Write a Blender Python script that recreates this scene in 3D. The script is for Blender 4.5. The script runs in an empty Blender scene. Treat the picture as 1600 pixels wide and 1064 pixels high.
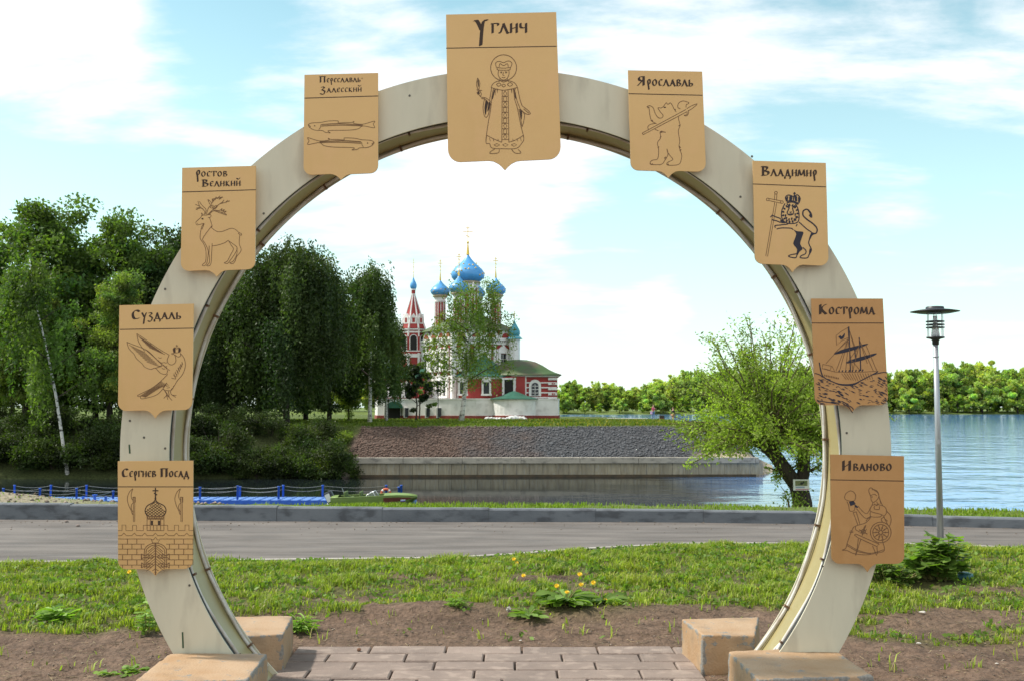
import bpy, bmesh, math, random
import numpy as np
from mathutils import Vector, Matrix, noise as mnoise
R = math.radians
scene = bpy.context.scene
COL = scene.collection
random.seed(7); RNG = np.random.default_rng(7)

# ------------------------------------------------------------------ camera
FPX, PW, PH, EYE, HOR = 1750.0, 1600, 1064, 1.6, 634.0
TH = math.atan((HOR - PH / 2) / FPX)
cam = bpy.data.cameras.new('camera'); camo = bpy.data.objects.new('camera', cam); COL.objects.link(camo)
cam.sensor_width = 36.0; cam.lens = 36.0 * FPX / PW; cam.clip_start = 0.05; cam.clip_end = 6000
camo.location = (0, 0, EYE); camo.rotation_euler = (math.pi / 2 + TH, 0, 0)
cam.dof.use_dof = True; cam.dof.focus_distance = 8.0; cam.dof.aperture_fstop = 9.0
scene.camera = camo

def ray(px, py):
    a, b = px - PW / 2, PH / 2 - py
    return Vector((a, FPX * math.cos(TH) - b * math.sin(TH), FPX * math.sin(TH) + b * math.cos(TH)))
def P(px, py, Y):
    d = ray(px, py); return Vector((0, 0, EYE)) + d * (Y / d.y)
def G(px, py, z=0.0):
    d = ray(px, py); return Vector((0, 0, EYE)) + d * ((z - EYE) / d.z)
def XP(px, Y): return P(px, HOR, Y).x
def ZP(py, Y): return P(800, py, Y).z

# ------------------------------------------------------------------ sky, sun, exposure
SUN_EL, SUN_AZ = R(50), R(-78)          # azimuth measured from +Y towards +X
SUN_DIR = Vector((math.sin(SUN_AZ) * math.cos(SUN_EL), math.cos(SUN_AZ) * math.cos(SUN_EL), math.sin(SUN_EL)))
world = bpy.data.worlds.new('World'); scene.world = world; world.use_nodes = True
def build_world():
    nt = world.node_tree; N = nt.nodes; L = nt.links; N.clear()
    def nd(t, **k):
        n = N.new(t)
        for a, b in k.items(): setattr(n, a, b)
        return n
    def mth(op, a, b=None, c=None, clamp=False):
        n = nd('ShaderNodeMath', operation=op, use_clamp=clamp)
        for i, v in enumerate((a, b, c)):
            if v is None: continue
            if isinstance(v, (int, float)): n.inputs[i].default_value = v
            else: L.new(v, n.inputs[i])
        return n.outputs[0]
    def mixc(f, a, b, bt='MIX'):
        n = nd('ShaderNodeMix', data_type='RGBA', blend_type=bt)
        for s, v in ((n.inputs[0], f), (n.inputs[6], a), (n.inputs[7], b)):
            if isinstance(v, (int, float)): s.default_value = v
            elif isinstance(v, tuple): s.default_value = v
            else: L.new(v, s)
        return n.outputs[2]
    sky = nd('ShaderNodeTexSky', sky_type='NISHITA', sun_disc=False, sun_elevation=SUN_EL, sun_rotation=SUN_AZ,
             air_density=1.0, dust_density=0.6, ozone_density=1.6)
    tc = nd('ShaderNodeTexCoord')
    nrm = nd('ShaderNodeVectorMath', operation='NORMALIZE'); L.new(tc.outputs['Generated'], nrm.inputs[0])
    sep = nd('ShaderNodeSeparateXYZ'); L.new(nrm.outputs[0], sep.inputs[0])
    den = mth('ADD', mth('MAXIMUM', sep.outputs[2], 0.0), 0.16)
    u = mth('DIVIDE', sep.outputs[0], den); v = mth('DIVIDE', sep.outputs[1], den)
    cb = nd('ShaderNodeCombineXYZ'); L.new(u, cb.inputs[0]); L.new(v, cb.inputs[1])
    mp = nd('ShaderNodeMapping'); L.new(cb.outputs[0], mp.inputs[0])
    mp.inputs['Location'].default_value = (3.1, 1.7, 0); mp.inputs['Rotation'].default_value = (0, 0, R(24)); mp.inputs['Scale'].default_value = (0.8, 1.35, 1)
    n1 = nd('ShaderNodeTexNoise'); L.new(mp.outputs[0], n1.inputs['Vector'])
    n1.inputs['Scale'].default_value = 1.7; n1.inputs['Detail'].default_value = 9; n1.inputs['Roughness'].default_value = 0.56; n1.inputs['Distortion'].default_value = 0.5
    n2 = nd('ShaderNodeTexNoise'); L.new(mp.outputs[0], n2.inputs['Vector'])
    n2.inputs['Scale'].default_value = 6.0; n2.inputs['Detail'].default_value = 7; n2.inputs['Roughness'].default_value = 0.62
    m = mth('ADD', mth('MULTIPLY', n1.outputs[0], 1.0), mth('MULTIPLY', mth('SUBTRACT', n2.outputs[0], 0.5), 0.42))
    for (px, py, rp, amt) in SKY_BLOBS + [('d', Vector((0, -.5, 1)), 2600, .22), ('d', Vector((0, -1, .3)), 3400, .2)]:  # last two: unseen cloud overhead and behind the camera, added to whiten fill light
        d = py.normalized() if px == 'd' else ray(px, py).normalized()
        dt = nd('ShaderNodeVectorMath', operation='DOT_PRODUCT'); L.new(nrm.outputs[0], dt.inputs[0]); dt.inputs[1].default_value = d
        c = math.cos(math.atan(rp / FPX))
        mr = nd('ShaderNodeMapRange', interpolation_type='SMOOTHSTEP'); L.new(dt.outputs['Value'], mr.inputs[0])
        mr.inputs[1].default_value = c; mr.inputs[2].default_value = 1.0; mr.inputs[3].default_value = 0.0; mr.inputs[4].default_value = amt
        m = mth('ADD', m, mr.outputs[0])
    mr = nd('ShaderNodeMapRange', interpolation_type='SMOOTHSTEP'); L.new(m, mr.inputs[0])
    mr.inputs[1].default_value = 0.43; mr.inputs[2].default_value = 0.77
    skyc = mixc(1.0, sky.outputs[0], SKY_TINT, 'MULTIPLY')
    g = nd('ShaderNodeTexNoise'); L.new(mp.outputs[0], g.inputs['Vector']); g.inputs['Scale'].default_value = 1.1; g.inputs['Detail'].default_value = 3
    cc = mixc(g.outputs[0], CLOUD_A, CLOUD_B)
    # pale veil of thin cloud over the whole sky, thicker low down
    veil = nd('ShaderNodeMapRange'); L.new(sep.outputs[2], veil.inputs[0])
    veil.inputs[1].default_value = 0.0; veil.inputs[2].default_value = 0.35; veil.inputs[3].default_value = 0.62; veil.inputs[4].default_value = 0.0
    skyv = mixc(veil.outputs[0], skyc, (4.1, 5.3, 5.8, 1))
    out = mixc(mr.outputs[0], skyv, cc)
    bg = nd('ShaderNodeBackground'); L.new(out, bg.inputs[0]); bg.inputs[1].default_value = SKY_STRENGTH
    ow = nd('ShaderNodeOutputWorld'); L.new(bg.outputs[0], ow.inputs[0])
SKY_STRENGTH = 0.105
SKY_TINT = (0.99, 1.11, 0.82, 1)
CLOUD_A = (6.1, 6.25, 6.3, 1); CLOUD_B = (4.3, 4.5, 4.7, 1)
SKY_BLOBS = [(110, 250, 200, -.12), (300, 60, 110, -.16), (420, 130, 150, -.10), (90, 60, 240, .24), (560, 60, 150, .14), (400, 200, 120, .14), (790, 270, 210, .24), (640, 320, 180, .14),
             (1150, 90, 260, .10), (1320, 190, 170, -.06), (1450, 400, 220, -.18), (1400, 345, 90, .16), (1500, 470, 110, .08), (960, 370, 110, -.20), (1130, 400, 150, -.16), (1000, 450, 120, .15), (940, 520, 90, -.12), (1130, 500, 120, -.08), (760, 330, 110, .14), (870, 470, 60, .10), (1040, 470, 60, .10),
             (1330, 300, 130, .12), (1500, 80, 220, .14), (1580, 300, 120, -.08), (250, 260, 90, .10)]
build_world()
sun = bpy.data.lights.new('sun', 'SUN'); suno = bpy.data.objects.new('sun', sun); COL.objects.link(suno)
sun.energy = 2.5; sun.angle = R(3.0); sun.color = (1.0, 0.95, 0.86)
suno.rotation_euler = (-SUN_DIR).to_track_quat('-Z', 'Y').to_euler()
scene.view_settings.view_transform = 'Standard'; scene.view_settings.look = 'None'
scene.view_settings.exposure = 1.1; scene.view_settings.gamma = 1.0; scene.view_settings.use_curve_mapping = False

# ------------------------------------------------------------------ helpers
def tag(o, label=None, cat=None, group=None, kind=None):
    if label: o['label'] = label
    if cat: o['category'] = cat
    if group: o['group'] = group
    if kind: o['kind'] = kind
    return o
def thing(name, label, cat, loc=(0, 0, 0), group=None):
    o = bpy.data.objects.new(name, None); COL.objects.link(o); o.location = loc; o.empty_display_size = 0.2
    return tag(o, label, cat, group)
def base_of(parent):
    v = Vector((0, 0, 0))
    while parent is not None: v = v + parent.location; parent = parent.parent
    return v
def link_mesh(name, me, mat, parent=None, loc=None):
    o = bpy.data.objects.new(name, me); COL.objects.link(o)
    if mat is not None and not me.materials: me.materials.append(mat)
    if parent is not None: o.parent = parent
    if loc is not None: o.location = loc
    return o
def dup(root, loc, rz=0.0, sc=1.0, label=None, group=None):
    r = root.copy(); COL.objects.link(r); r.location = loc; r.rotation_euler = (0, 0, rz)
    r.scale = sc if isinstance(sc, (tuple, list)) else (sc, sc, sc)
    if label: r['label'] = label
    if group: r['group'] = group
    for ch in list(root.children):
        c = ch.copy(); COL.objects.link(c); c.parent = r
        for g in list(ch.children):
            d = g.copy(); COL.objects.link(d); d.parent = c
    return r
class MB:
    def __init__(s, xf=None): s.v = []; s.f = []; s.xf = xf
    def add(s, vs, fs):
        n = len(s.v)
        for p in vs:
            p = Vector(p); s.v.append(s.xf(p) if s.xf else p)
        s.f += [tuple(i + n for i in f) for f in fs]; return s
    def box(s, c, d, rz=0.0, rx=0.0, ry=0.0):
        m = Matrix.Rotation(rz, 3, 'Z') @ Matrix.Rotation(ry, 3, 'Y') @ Matrix.Rotation(rx, 3, 'X')
        vs = [Vector(c) + m @ Vector((x * d[0] / 2, y * d[1] / 2, z * d[2] / 2)) for x in (-1, 1) for y in (-1, 1) for z in (-1, 1)]
        return s.add(vs, [(0, 1, 3, 2), (4, 6, 7, 5), (0, 4, 5, 1), (2, 3, 7, 6), (0, 2, 6, 4), (1, 5, 7, 3)])
    def tube(s, pts, rad, n=8, cap=True, closed=False):
        pts = [Vector(p) for p in pts]; m = len(pts)
        if isinstance(rad, (int, float)): rad = [rad] * m
        rings = []; ref = None
        for i, p in enumerate(pts):
            if closed: t = pts[(i + 1) % m] - pts[i - 1]
            else: t = pts[min(i + 1, m - 1)] - pts[max(i - 1, 0)]
            t = t.normalized() if t.length > 1e-9 else Vector((0, 0, 1))
            if ref is None:
                ref = Vector((1, 0, 0)) if abs(t.x) < 0.8 else Vector((0, 1, 0))
            a = ref - t * ref.dot(t)
            a = a.normalized() if a.length > 1e-6 else t.orthogonal().normalized()
            ref = a; b = t.cross(a)
            rings.append([p + (a * math.cos(2 * math.pi * k / n) + b * math.sin(2 * math.pi * k / n)) * rad[i] for k in range(n)])
        vs = [q for r in rings for q in r]; fs = []
        for i in range(m if closed else m - 1):
            j = (i + 1) % m
            for k in range(n): fs.append((i * n + k, i * n + (k + 1) % n, j * n + (k + 1) % n, j * n + k))
        if cap and not closed: fs.append(tuple(range(n - 1, -1, -1))); fs.append(tuple((m - 1) * n + k for k in range(n)))
        return s.add(vs, fs)
    def lathe(s, prof, c, n=16, a0=0.0, a1=2 * math.pi, cap=True):
        c = Vector(c); full = abs(a1 - a0 - 2 * math.pi) < 1e-6; k = n if full else n + 1
        vs = [c + Vector((r * math.cos(a0 + (a1 - a0) * i / n), r * math.sin(a0 + (a1 - a0) * i / n), z)) for r, z in prof for i in range(k)]
        fs = []
        for j in range(len(prof) - 1):
            for i in range(n): fs.append((j * k + i, j * k + (i + 1) % k, (j + 1) * k + (i + 1) % k, (j + 1) * k + i))
        if cap and full: fs.append(tuple(range(k - 1, -1, -1))); fs.append(tuple((len(prof) - 1) * k + i for i in range(k)))
        return s.add(vs, fs)
    def prism(s, poly, z0, z1):
        n = len(poly); vs = [(p[0], p[1], z0) for p in poly] + [(p[0], p[1], z1) for p in poly]
        return s.add(vs, [tuple(range(n - 1, -1, -1)), tuple(range(n, 2 * n))] + [(i, (i + 1) % n, n + (i + 1) % n, n + i) for i in range(n)])
    def prismY(s, poly, y0, y1):   # polygon in x,z (anticlockwise), front at y0
        n = len(poly); vs = [(p[0], y0, p[1]) for p in poly] + [(p[0], y1, p[1]) for p in poly]
        return s.add(vs, [tuple(range(n)), tuple(range(2 * n - 1, n - 1, -1))] + [(i, n + i, n + (i + 1) % n, (i + 1) % n) for i in range(n)])
    def ball(s, c, r, n=8, sz=1.0):
        m = max(4, n // 2 + 1)
        return s.lathe([(max(1e-4, r * math.sin(math.pi * i / m)), -r * sz * math.cos(math.pi * i / m)) for i in range(m + 1)], c, n, cap=False)
    def build(s, name, mat, parent=None, smooth=False, bevel=0.0, loc=None):
        off = base_of(parent) if parent is not None else (Vector(loc) if loc is not None else Vector((0, 0, 0)))
        me = bpy.data.meshes.new(name); me.from_pydata([p - off for p in s.v], [], s.f); me.update()
        if smooth: me.polygons.foreach_set('use_smooth', [True] * len(me.polygons))
        o = link_mesh(name, me, mat, parent, off if parent is None else None)
        if bevel:
            b = o.modifiers.new('bevel', 'BEVEL'); b.width = bevel; b.segments = 2; b.limit_method = 'ANGLE'; b.angle_limit = R(40)
        return o
def np_mesh(name, verts, faces_flat, sizes, mat, cols=None, parent=None, smooth=False):
    me = bpy.data.meshes.new(name); verts = np.asarray(verts, np.float32).reshape(-1, 3)
    faces_flat = np.asarray(faces_flat, np.int32); sizes = np.asarray(sizes, np.int32)
    me.vertices.add(len(verts)); me.vertices.foreach_set('co', verts.ravel())
    me.loops.add(len(faces_flat)); me.loops.foreach_set('vertex_index', faces_flat)
    me.polygons.add(len(sizes)); st = np.zeros(len(sizes), np.int32); st[1:] = np.cumsum(sizes)[:-1]
    me.polygons.foreach_set('loop_start', st)
    if smooth: me.polygons.foreach_set('use_smooth', np.ones(len(sizes), bool))
    me.update(calc_edges=True)
    if cols is not None:
        at = me.attributes.new('Col', 'FLOAT_COLOR', 'POINT')
        c = np.ones((len(verts), 4), np.float32); c[:, :3] = cols; at.data.foreach_set('color', c.ravel())
    return link_mesh(name, me, mat, parent)

# ------------------------------------------------------------------ materials
MATS = {}
def mat(name, col, rough=0.7, metal=0.0, col2=None, scale=8.0, detail=6, bump=0.0, bscale=None, spec=0.5, stretch=None, lo=.35, hi=.65, col3=None, s3=40., amt3=.5, coord='Object'):
    m = bpy.data.materials.new(name); m.use_nodes = True; nt = m.node_tree; N = nt.nodes; L = nt.links
    b = N['Principled BSDF']; b.inputs['Roughness'].default_value = rough; b.inputs['Metallic'].default_value = metal
    b.inputs['Specular IOR Level'].default_value = spec; b.inputs['Base Color'].default_value = (*col, 1)
    tc = N.new('ShaderNodeTexCoord'); vec = tc.outputs[coord]
    if stretch:
        mp = N.new('ShaderNodeMapping'); mp.inputs['Scale'].default_value = stretch; L.new(vec, mp.inputs[0]); vec = mp.outputs[0]
    if col2:
        n = N.new('ShaderNodeTexNoise'); n.inputs['Scale'].default_value = scale; n.inputs['Detail'].default_value = detail; n.inputs['Roughness'].default_value = .6; L.new(vec, n.inputs['Vector'])
        mr = N.new('ShaderNodeMapRange'); mr.inputs[1].default_value = lo; mr.inputs[2].default_value = hi; L.new(n.outputs[0], mr.inputs[0])
        mx = N.new('ShaderNodeMix'); mx.data_type = 'RGBA'; L.new(mr.outputs[0], mx.inputs[0]); mx.inputs[6].default_value = (*col, 1); mx.inputs[7].default_value = (*col2, 1)
        out = mx.outputs[2]
        if col3:
            n3 = N.new('ShaderNodeTexNoise'); n3.inputs['Scale'].default_value = s3; n3.inputs['Detail'].default_value = 5; L.new(vec, n3.inputs['Vector'])
            m3 = N.new('ShaderNodeMapRange'); m3.inputs[1].default_value = .52; m3.inputs[2].default_value = .66; m3.inputs[4].default_value = amt3; L.new(n3.outputs[0], m3.inputs[0])
            x3 = N.new('ShaderNodeMix'); x3.data_type = 'RGBA'; L.new(m3.outputs[0], x3.inputs[0]); L.new(out, x3.inputs[6]); x3.inputs[7].default_value = (*col3, 1); out = x3.outputs[2]
        L.new(out, b.inputs['Base Color'])
    if bump:
        nb = N.new('ShaderNodeTexNoise'); nb.inputs['Scale'].default_value = bscale or scale * 3; nb.inputs['Detail'].default_value = 8; L.new(vec, nb.inputs['Vector'])
        bp = N.new('ShaderNodeBump'); bp.inputs['Strength'].default_value = bump; bp.inputs['Distance'].default_value = .02; L.new(nb.outputs[0], bp.inputs['Height']); L.new(bp.outputs[0], b.inputs['Normal'])
    return m
def leafmat(name, trans=0.4, sat=1.0, tcol=(0.50, 0.62, 0.17)):
    m = bpy.data.materials.new(name); m.use_nodes = True; nt = m.node_tree; N = nt.nodes; L = nt.links; N.clear()
    at = N.new('ShaderNodeAttribute'); at.attribute_name = 'Col'
    d = N.new('ShaderNodeBsdfPrincipled'); d.inputs['Roughness'].default_value = .55; d.inputs['Specular IOR Level'].default_value = .25; L.new(at.outputs['Color'], d.inputs['Base Color'])
    t = N.new('ShaderNodeBsdfTranslucent')
    hs = N.new('ShaderNodeMix'); hs.data_type = 'RGBA'; hs.blend_type = 'MULTIPLY'; hs.inputs[0].default_value = 1
    L.new(at.outputs['Color'], hs.inputs[6]); hs.inputs[7].default_value = (tcol[0] * 3, tcol[1] * 3, tcol[2] * 3, 1); L.new(hs.outputs[2], t.inputs[0])
    mx = N.new('ShaderNodeMixShader'); mx.inputs[0].default_value = trans; L.new(d.outputs[0], mx.inputs[1]); L.new(t.outputs[0], mx.inputs[2])
    o = N.new('ShaderNodeOutputMaterial'); L.new(mx.outputs[0], o.inputs[0]); return m
def attrmat(name, rough=.9, bump=0.5, bscale=30., nscale=6., namt=.35):
    """earth, sand and gravel: colour from the mesh's own 'Col' attribute, broken up by noise"""
    m = bpy.data.materials.new(name); m.use_nodes = True; nt = m.node_tree; N = nt.nodes; L = nt.links
    b = N['Principled BSDF']; b.inputs['Roughness'].default_value = rough; b.inputs['Specular IOR Level'].default_value = .2
    at = N.new('ShaderNodeAttribute'); at.attribute_name = 'Col'; tc = N.new('ShaderNodeTexCoord')
    n = N.new('ShaderNodeTexNoise'); n.inputs['Scale'].default_value = nscale; n.inputs['Detail'].default_value = 10; n.inputs['Roughness'].default_value = .7; L.new(tc.outputs['Object'], n.inputs['Vector'])
    mr = N.new('ShaderNodeMapRange'); mr.inputs[1].default_value = .3; mr.inputs[2].default_value = .7; mr.inputs[3].default_value = 1 - namt; mr.inputs[4].default_value = 1 + namt; L.new(n.outputs[0], mr.inputs[0])
    mx = N.new('ShaderNodeVectorMath'); mx.operation = 'SCALE'; L.new(at.outputs['Color'], mx.inputs[0]); L.new(mr.outputs[0], mx.inputs['Scale']); L.new(mx.outputs[0], b.inputs['Base Color'])
    nb = N.new('ShaderNodeTexNoise'); nb.inputs['Scale'].default_value = bscale; nb.inputs['Detail'].default_value = 8; L.new(tc.outputs['Object'], nb.inputs['Vector'])
    bp = N.new('ShaderNodeBump'); bp.inputs['Strength'].default_value = bump; bp.inputs['Distance'].default_value = .03; L.new(nb.outputs[0], bp.inputs['Height']); L.new(bp.outputs[0], b.inputs['Normal'])
    return m
M_soil = attrmat('soil', bump=1.0, bscale=30, nscale=13, namt=.5)
M_land = attrmat('land', bump=.6, bscale=5, nscale=1.3, namt=.45)
M_leaf = leafmat('leaves', .42); M_leafdark = leafmat('leaves_dense', .30); M_grass = leafmat('grass_blades', .35); M_leaffar = leafmat('leaves_far', .52)
M_bark = mat('bark', (.07, .05, .04), .95, col2=(.025, .02, .016), scale=3, bump=.8, stretch=(6, 6, 1.2))
M_birch = mat('birch_bark', (.62, .60, .56), .8, col2=(.05, .045, .04), scale=2.4, stretch=(1.2, 1.2, 3.4), lo=.52, hi=.6)
M_twig = mat('twig', (.16, .12, .06), .9, col2=(.09, .07, .04), scale=6)
# ------------------------------------------------------------------ setting: ground, road, water, far banks
WATER = -3.45
def fbm(x, y, s, o=4, seed=0.0):
    a, r, f = 1.0, 0.0, s
    for _ in range(o): r += a * mnoise.noise(Vector((x * f, y * f, seed))); a *= .5; f *= 2.1
    return r
def interp(x, pts):
    if x <= pts[0][0]: return pts[0][1]
    for (a, b), (c, d) in zip(pts, pts[1:]):
        if x <= c: return b + (d - b) * (x - a) / (c - a)
    return pts[-1][1]
def sst(a, b, x):
    t = max(0., min(1., (x - a) / (b - a))); return t * t * (3 - 2 * t)
NEAR_PX = [(-900, 884), (0, 881), (420, 877), (690, 874), (780, 870), (900, 860), (1080, 851), (1400, 851), (1600, 858), (2600, 872)]
FAR_PX = [(-900, 806), (0, 811), (600, 815), (1000, 815), (1250, 818), (1414, 821), (1600, 826), (2600, 842)]
NEAR = [tuple(G(x, y)[:2]) for x, y in NEAR_PX]; FAR = [tuple(G(x, y)[:2]) for x, y in FAR_PX]
PAV = (-1.52, 1.215, 2.0, 8.06)
def near_h(x, y):
    ne, fa = interp(x, NEAR), interp(x, FAR)
    h = -0.125 + 0.125 * sst(7.4, 10.6, y)
    if y < ne:
        amp = sst(PAV[3] - .02, PAV[3] + .5, y) if PAV[0] - .1 < x < PAV[1] + .1 else sst(0, .4, max(x - PAV[1], PAV[0] - x)) if y < PAV[3] else 1.
        amp *= sst(ne, ne - .5, y)
        h += amp * (.035 * fbm(x, y, 1.1, 5, 3) + .017 * fbm(x, y, 6, 4, 9) + .026 * abs(fbm(x, y, 11, 3, 19)) * sst(.2, .7, soil_frac(x, y) if y > 5 else 0) + .02 * sst(7, 8.3, y))
        # low mound of raked soil behind the paving
        h += amp * .05 * math.exp(-((y - 9.05) / .25) ** 2) * (1 if -2 < x < 1.6 else 0)
        if PAV[0] - .02 < x < PAV[1] + .02 and y < PAV[3]: h = -.16
    elif y < fa + .1: h = -.012
    else:
        d = y - fa - .1
        h = min(.05, -.012 + d * .6) - max(0, d - 2.0) * .137 + .02 * fbm(x, y, 2, 3)
        s = math.exp(-((x + 8.6) / 1.6) ** 2) * math.exp(-((d - 1.6) / 1.0) ** 2); h += .2 * s * (1 + .3 * fbm(x, y, 3, 3))
        h = max(h, -5.2)
    return h
def soil_frac(x, y):
    """0 = turf, 1 = bare soil, for the strip between paving and road"""
    n = fbm(x, y, .9, 4, 21); n2 = fbm(x * .55, y * 1.5, 1.3, 4, 5)
    if x < -2.2: return sst(8.75, 8.3, y + .28 * n)
    if x > 2.35:
        base = sst(8.45, 7.9, y + .25 * n2)
        bands = .95 * sst(.0, .22, n2 + .30 * math.sin(y * 5.2 + x * .3)) * sst(10.2, 9.6, y)
        return max(base, bands)
    e = 9.35 if x < .6 else 9.15
    if -2.2 <= x < -1.2: e = 9.0
    s = sst(e + .18, e - .25, y + .3 * n)
    patch = math.exp(-((x - .28) / .42) ** 2 - ((y - 10.35) / .3) ** 2) * 1.3 + .6 * math.exp(-((x - .1) / .4) ** 2 - ((y - 9.75) / .22) ** 2)
    tuft = 1.15 * math.exp(-((x - .45) / .55) ** 2 - ((y - 9.2) / .33) ** 2)
    p2 = .95 * sst(.22, .5, n2) * sst(11.0, 10.0, y)
    return max(0, min(1, max(s, patch, p2) - tuft))
def grid_mesh(name, xs, ys, hf, cf, m, kind='structure'):
    nx, ny = len(xs), len(ys)
    V = np.array([(x, y, hf(x, y)) for y in ys for x in xs], np.float32); C = np.array([cf(x, y, h) for (x, y, h) in V.tolist()], np.float32)
    i = np.arange((nx - 1) * (ny - 1)); a = (i // (nx - 1)) * nx + i % (nx - 1)
    F = np.stack([a, a + 1, a + nx + 1, a + nx], 1).ravel()
    o = np_mesh(name, V, F, np.full(len(i), 4), m, C, smooth=True); o['kind'] = kind; return o
SOIL = np.array((.150, .098, .068)); SOILD = np.array((.070, .044, .030)); TURF = np.array((.09, .085, .03)); SAND = np.array((.27, .23, .165))
def near_c(x, y, h):
    ne, fa = interp(x, NEAR), interp(x, FAR)
    if y < ne:
        s = soil_frac(x, y) if y > 5 else 1.
        k = .5 + .5 * fbm(x, y, 3.5, 4, 31)
        dark = math.exp(-((x - .28) / .42) ** 2 - ((y - 10.35) / .3) ** 2) + .5 * sst(.2, .5, fbm(x, y, 1.4, 3, 77))
        so = SOIL * (1 - min(1, .45 * k + dark * .6)) + SOILD * min(1, .45 * k + dark * .6)
        return tuple(TURF * (1 - s) + so * s)
    if y < fa + .3: return (.1, .09, .08)
    s = math.exp(-((x + 8.8) / 2.4) ** 4) * (1 if y < fa + 3.4 else .3)
    return tuple(SAND * s + np.array((.10, .13, .03)) * (1 - s))
def axis(parts):
    out = []
    for a, b, st in parts: out += list(np.arange(a, b - 1e-6, st))
    return out + [parts[-1][1]]
XS = axis([(-90, -30, 6), (-30, -9, 1.0), (-9, -6, .2), (-6, 6, .05), (6, 9, .2), (9, 30, 1.0), (30, 90, 6)])
YS = axis([(-60, -8, 6), (-8, 4, 1), (4, 6, .25), (6, 12.6, .045), (12.6, 19, .18), (19, 30, 1), (30, 52, 2)])
grid_mesh('ground', XS, YS, near_h, near_c, M_soil)

# road, its flush edging and the tall kerb along the bank
M_asph = mat('asphalt', (.092, .077, .068), .9, col2=(.172, .148, .132), scale=1.4, stretch=(.5, 2.4, 1), bump=.35, bscale=120, col3=(.085, .08, .078), s3=3.0, amt3=.45)
M_conc = mat('concrete', (.30, .29, .27), .9, col2=(.20, .20, .195), scale=2.2, bump=.3, bscale=60, col3=(.10, .10, .10), s3=5, amt3=.5)
M_kerb = mat('kerb_concrete', (.155, .165, .18), .9, col2=(.105, .115, .13), scale=2.0, bump=.4, bscale=50, col3=(.05, .05, .055), s3=4, amt3=.6, stretch=(1, 1, 2.2))
M_edge = mat('edging', (.42, .38, .34), .9, col2=(.28, .25, .22), scale=5, bump=.3)
def strip(name, xs, f0, f1, z, m, thick=0):
    b = MB(); n = len(xs)
    if thick:
        vs = []
        for x in xs: vs += [(x, f0(x), z - thick), (x, f0(x), z), (x, f1(x), z), (x, f1(x), z - thick)]
        b.add(vs, [(4 * i + k, 4 * i + 4 + k, 4 * i + 4 + (k + 1) % 4, 4 * i + (k + 1) % 4) for i in range(n - 1) for k in range(4)])
    else:
        vs = []
        for x in xs: vs += [(x, f0(x), z), (x, f1(x), z)]
        b.add(vs, [(2 * i, 2 * i + 2, 2 * i + 3, 2 * i + 1) for i in range(n - 1)])
    o = b.build(name, m); o['kind'] = 'structure'; return o
xs = list(np.arange(-24, 24.1, .5))
strip('road', xs, lambda x: interp(x, NEAR) + .075, lambda x: interp(x, FAR) + .05, 0.0, M_asph)
strip('road_edging', xs, lambda x: interp(x, NEAR), lambda x: interp(x, NEAR) + .08, .022, M_edge, .08)
kb = MB(); x = -24.0; rk = random.Random(3)
while x < 24:
    ln = 1.48; x1 = x + ln; pts = []
    h0 = interp(x, [(-8, .225), (-2, .185), (2, .168), (5, .138), (6.5, .12), (10, .1)]) + rk.uniform(-.004, .004); dy = rk.uniform(-.006, .006)
    for xx in (x + .002, x1 - .002):
        f = interp(xx, FAR) + dy; pts += [(xx, f, -.06), (xx, f + .012, h0 - .02), (xx, f + .03, h0), (xx, f + .17, h0), (xx, f + .18, -.06)]
    kb.add(pts, [(k, 5 + k, 5 + (k + 1) % 5, (k + 1) % 5) for k in range(5)] + [(4, 3, 2, 1, 0), (5, 6, 7, 8, 9)])
    x = x1
kb.build('kerb', M_kerb)['kind'] = 'structure'

# paving of long concrete slabs
pv = MB(); rp = random.Random(11); y = PAV[3]; row = 0; rowh = .236
while y > 2.0:
    off = [0, .26, .05, .31, .13][row % 5]; xx = PAV[0] - off
    hh = rowh
    while xx < PAV[1] - .02:
        a, c = max(xx, PAV[0]), min(xx + .53, PAV[1])
        if c - a > .06:
            g = .006; z = -.1 + rp.uniform(-.004, .004); t = rp.uniform(-.002, .002)
            e = .008
            lo_, hi_ = (a + g, y - hh + g), (c - g, y - g)
            vs = [(lo_[0], lo_[1], -.15), (hi_[0], lo_[1], -.15), (hi_[0], hi_[1], -.15), (lo_[0], hi_[1], -.15),
                  (lo_[0], lo_[1], z - e), (hi_[0], lo_[1], z - e + t), (hi_[0], hi_[1], z - e + t), (lo_[0], hi_[1], z - e),
                  (lo_[0] + e, lo_[1] + e, z), (hi_[0] - e, lo_[1] + e, z + t), (hi_[0] - e, hi_[1] - e, z + t), (lo_[0] + e, hi_[1] - e, z)]
            pv.add(vs, [(0, 1, 5, 4), (1, 2, 6, 5), (2, 3, 7, 6), (3, 0, 4, 7), (4, 5, 9, 8), (5, 6, 10, 9), (6, 7, 11, 10), (7, 4, 8, 11), (8, 9, 10, 11)])
        xx += .53
    y -= hh; row += 1
M_pave = mat('paving_slab', (.25, .188, .155), .9, col2=(.18, .135, .112), scale=2.5, bump=.5, bscale=90, col3=(.36, .28, .23), s3=9, amt3=.5)
def add_island_tint(m, amt):
    nt = m.node_tree; b = nt.nodes['Principled BSDF']; src = b.inputs['Base Color'].links[0].from_socket
    g = nt.nodes.new('ShaderNodeNewGeometry'); r = nt.nodes.new('ShaderNodeMapRange'); r.inputs[3].default_value = 1 - amt; r.inputs[4].default_value = 1 + amt; nt.links.new(g.outputs['Random Per Island'], r.inputs[0])
    v = nt.nodes.new('ShaderNodeVectorMath'); v.operation = 'SCALE'; nt.links.new(src, v.inputs[0]); nt.links.new(r.outputs[0], v.inputs['Scale']); nt.links.new(v.outputs[0], b.inputs['Base Color'])
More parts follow.
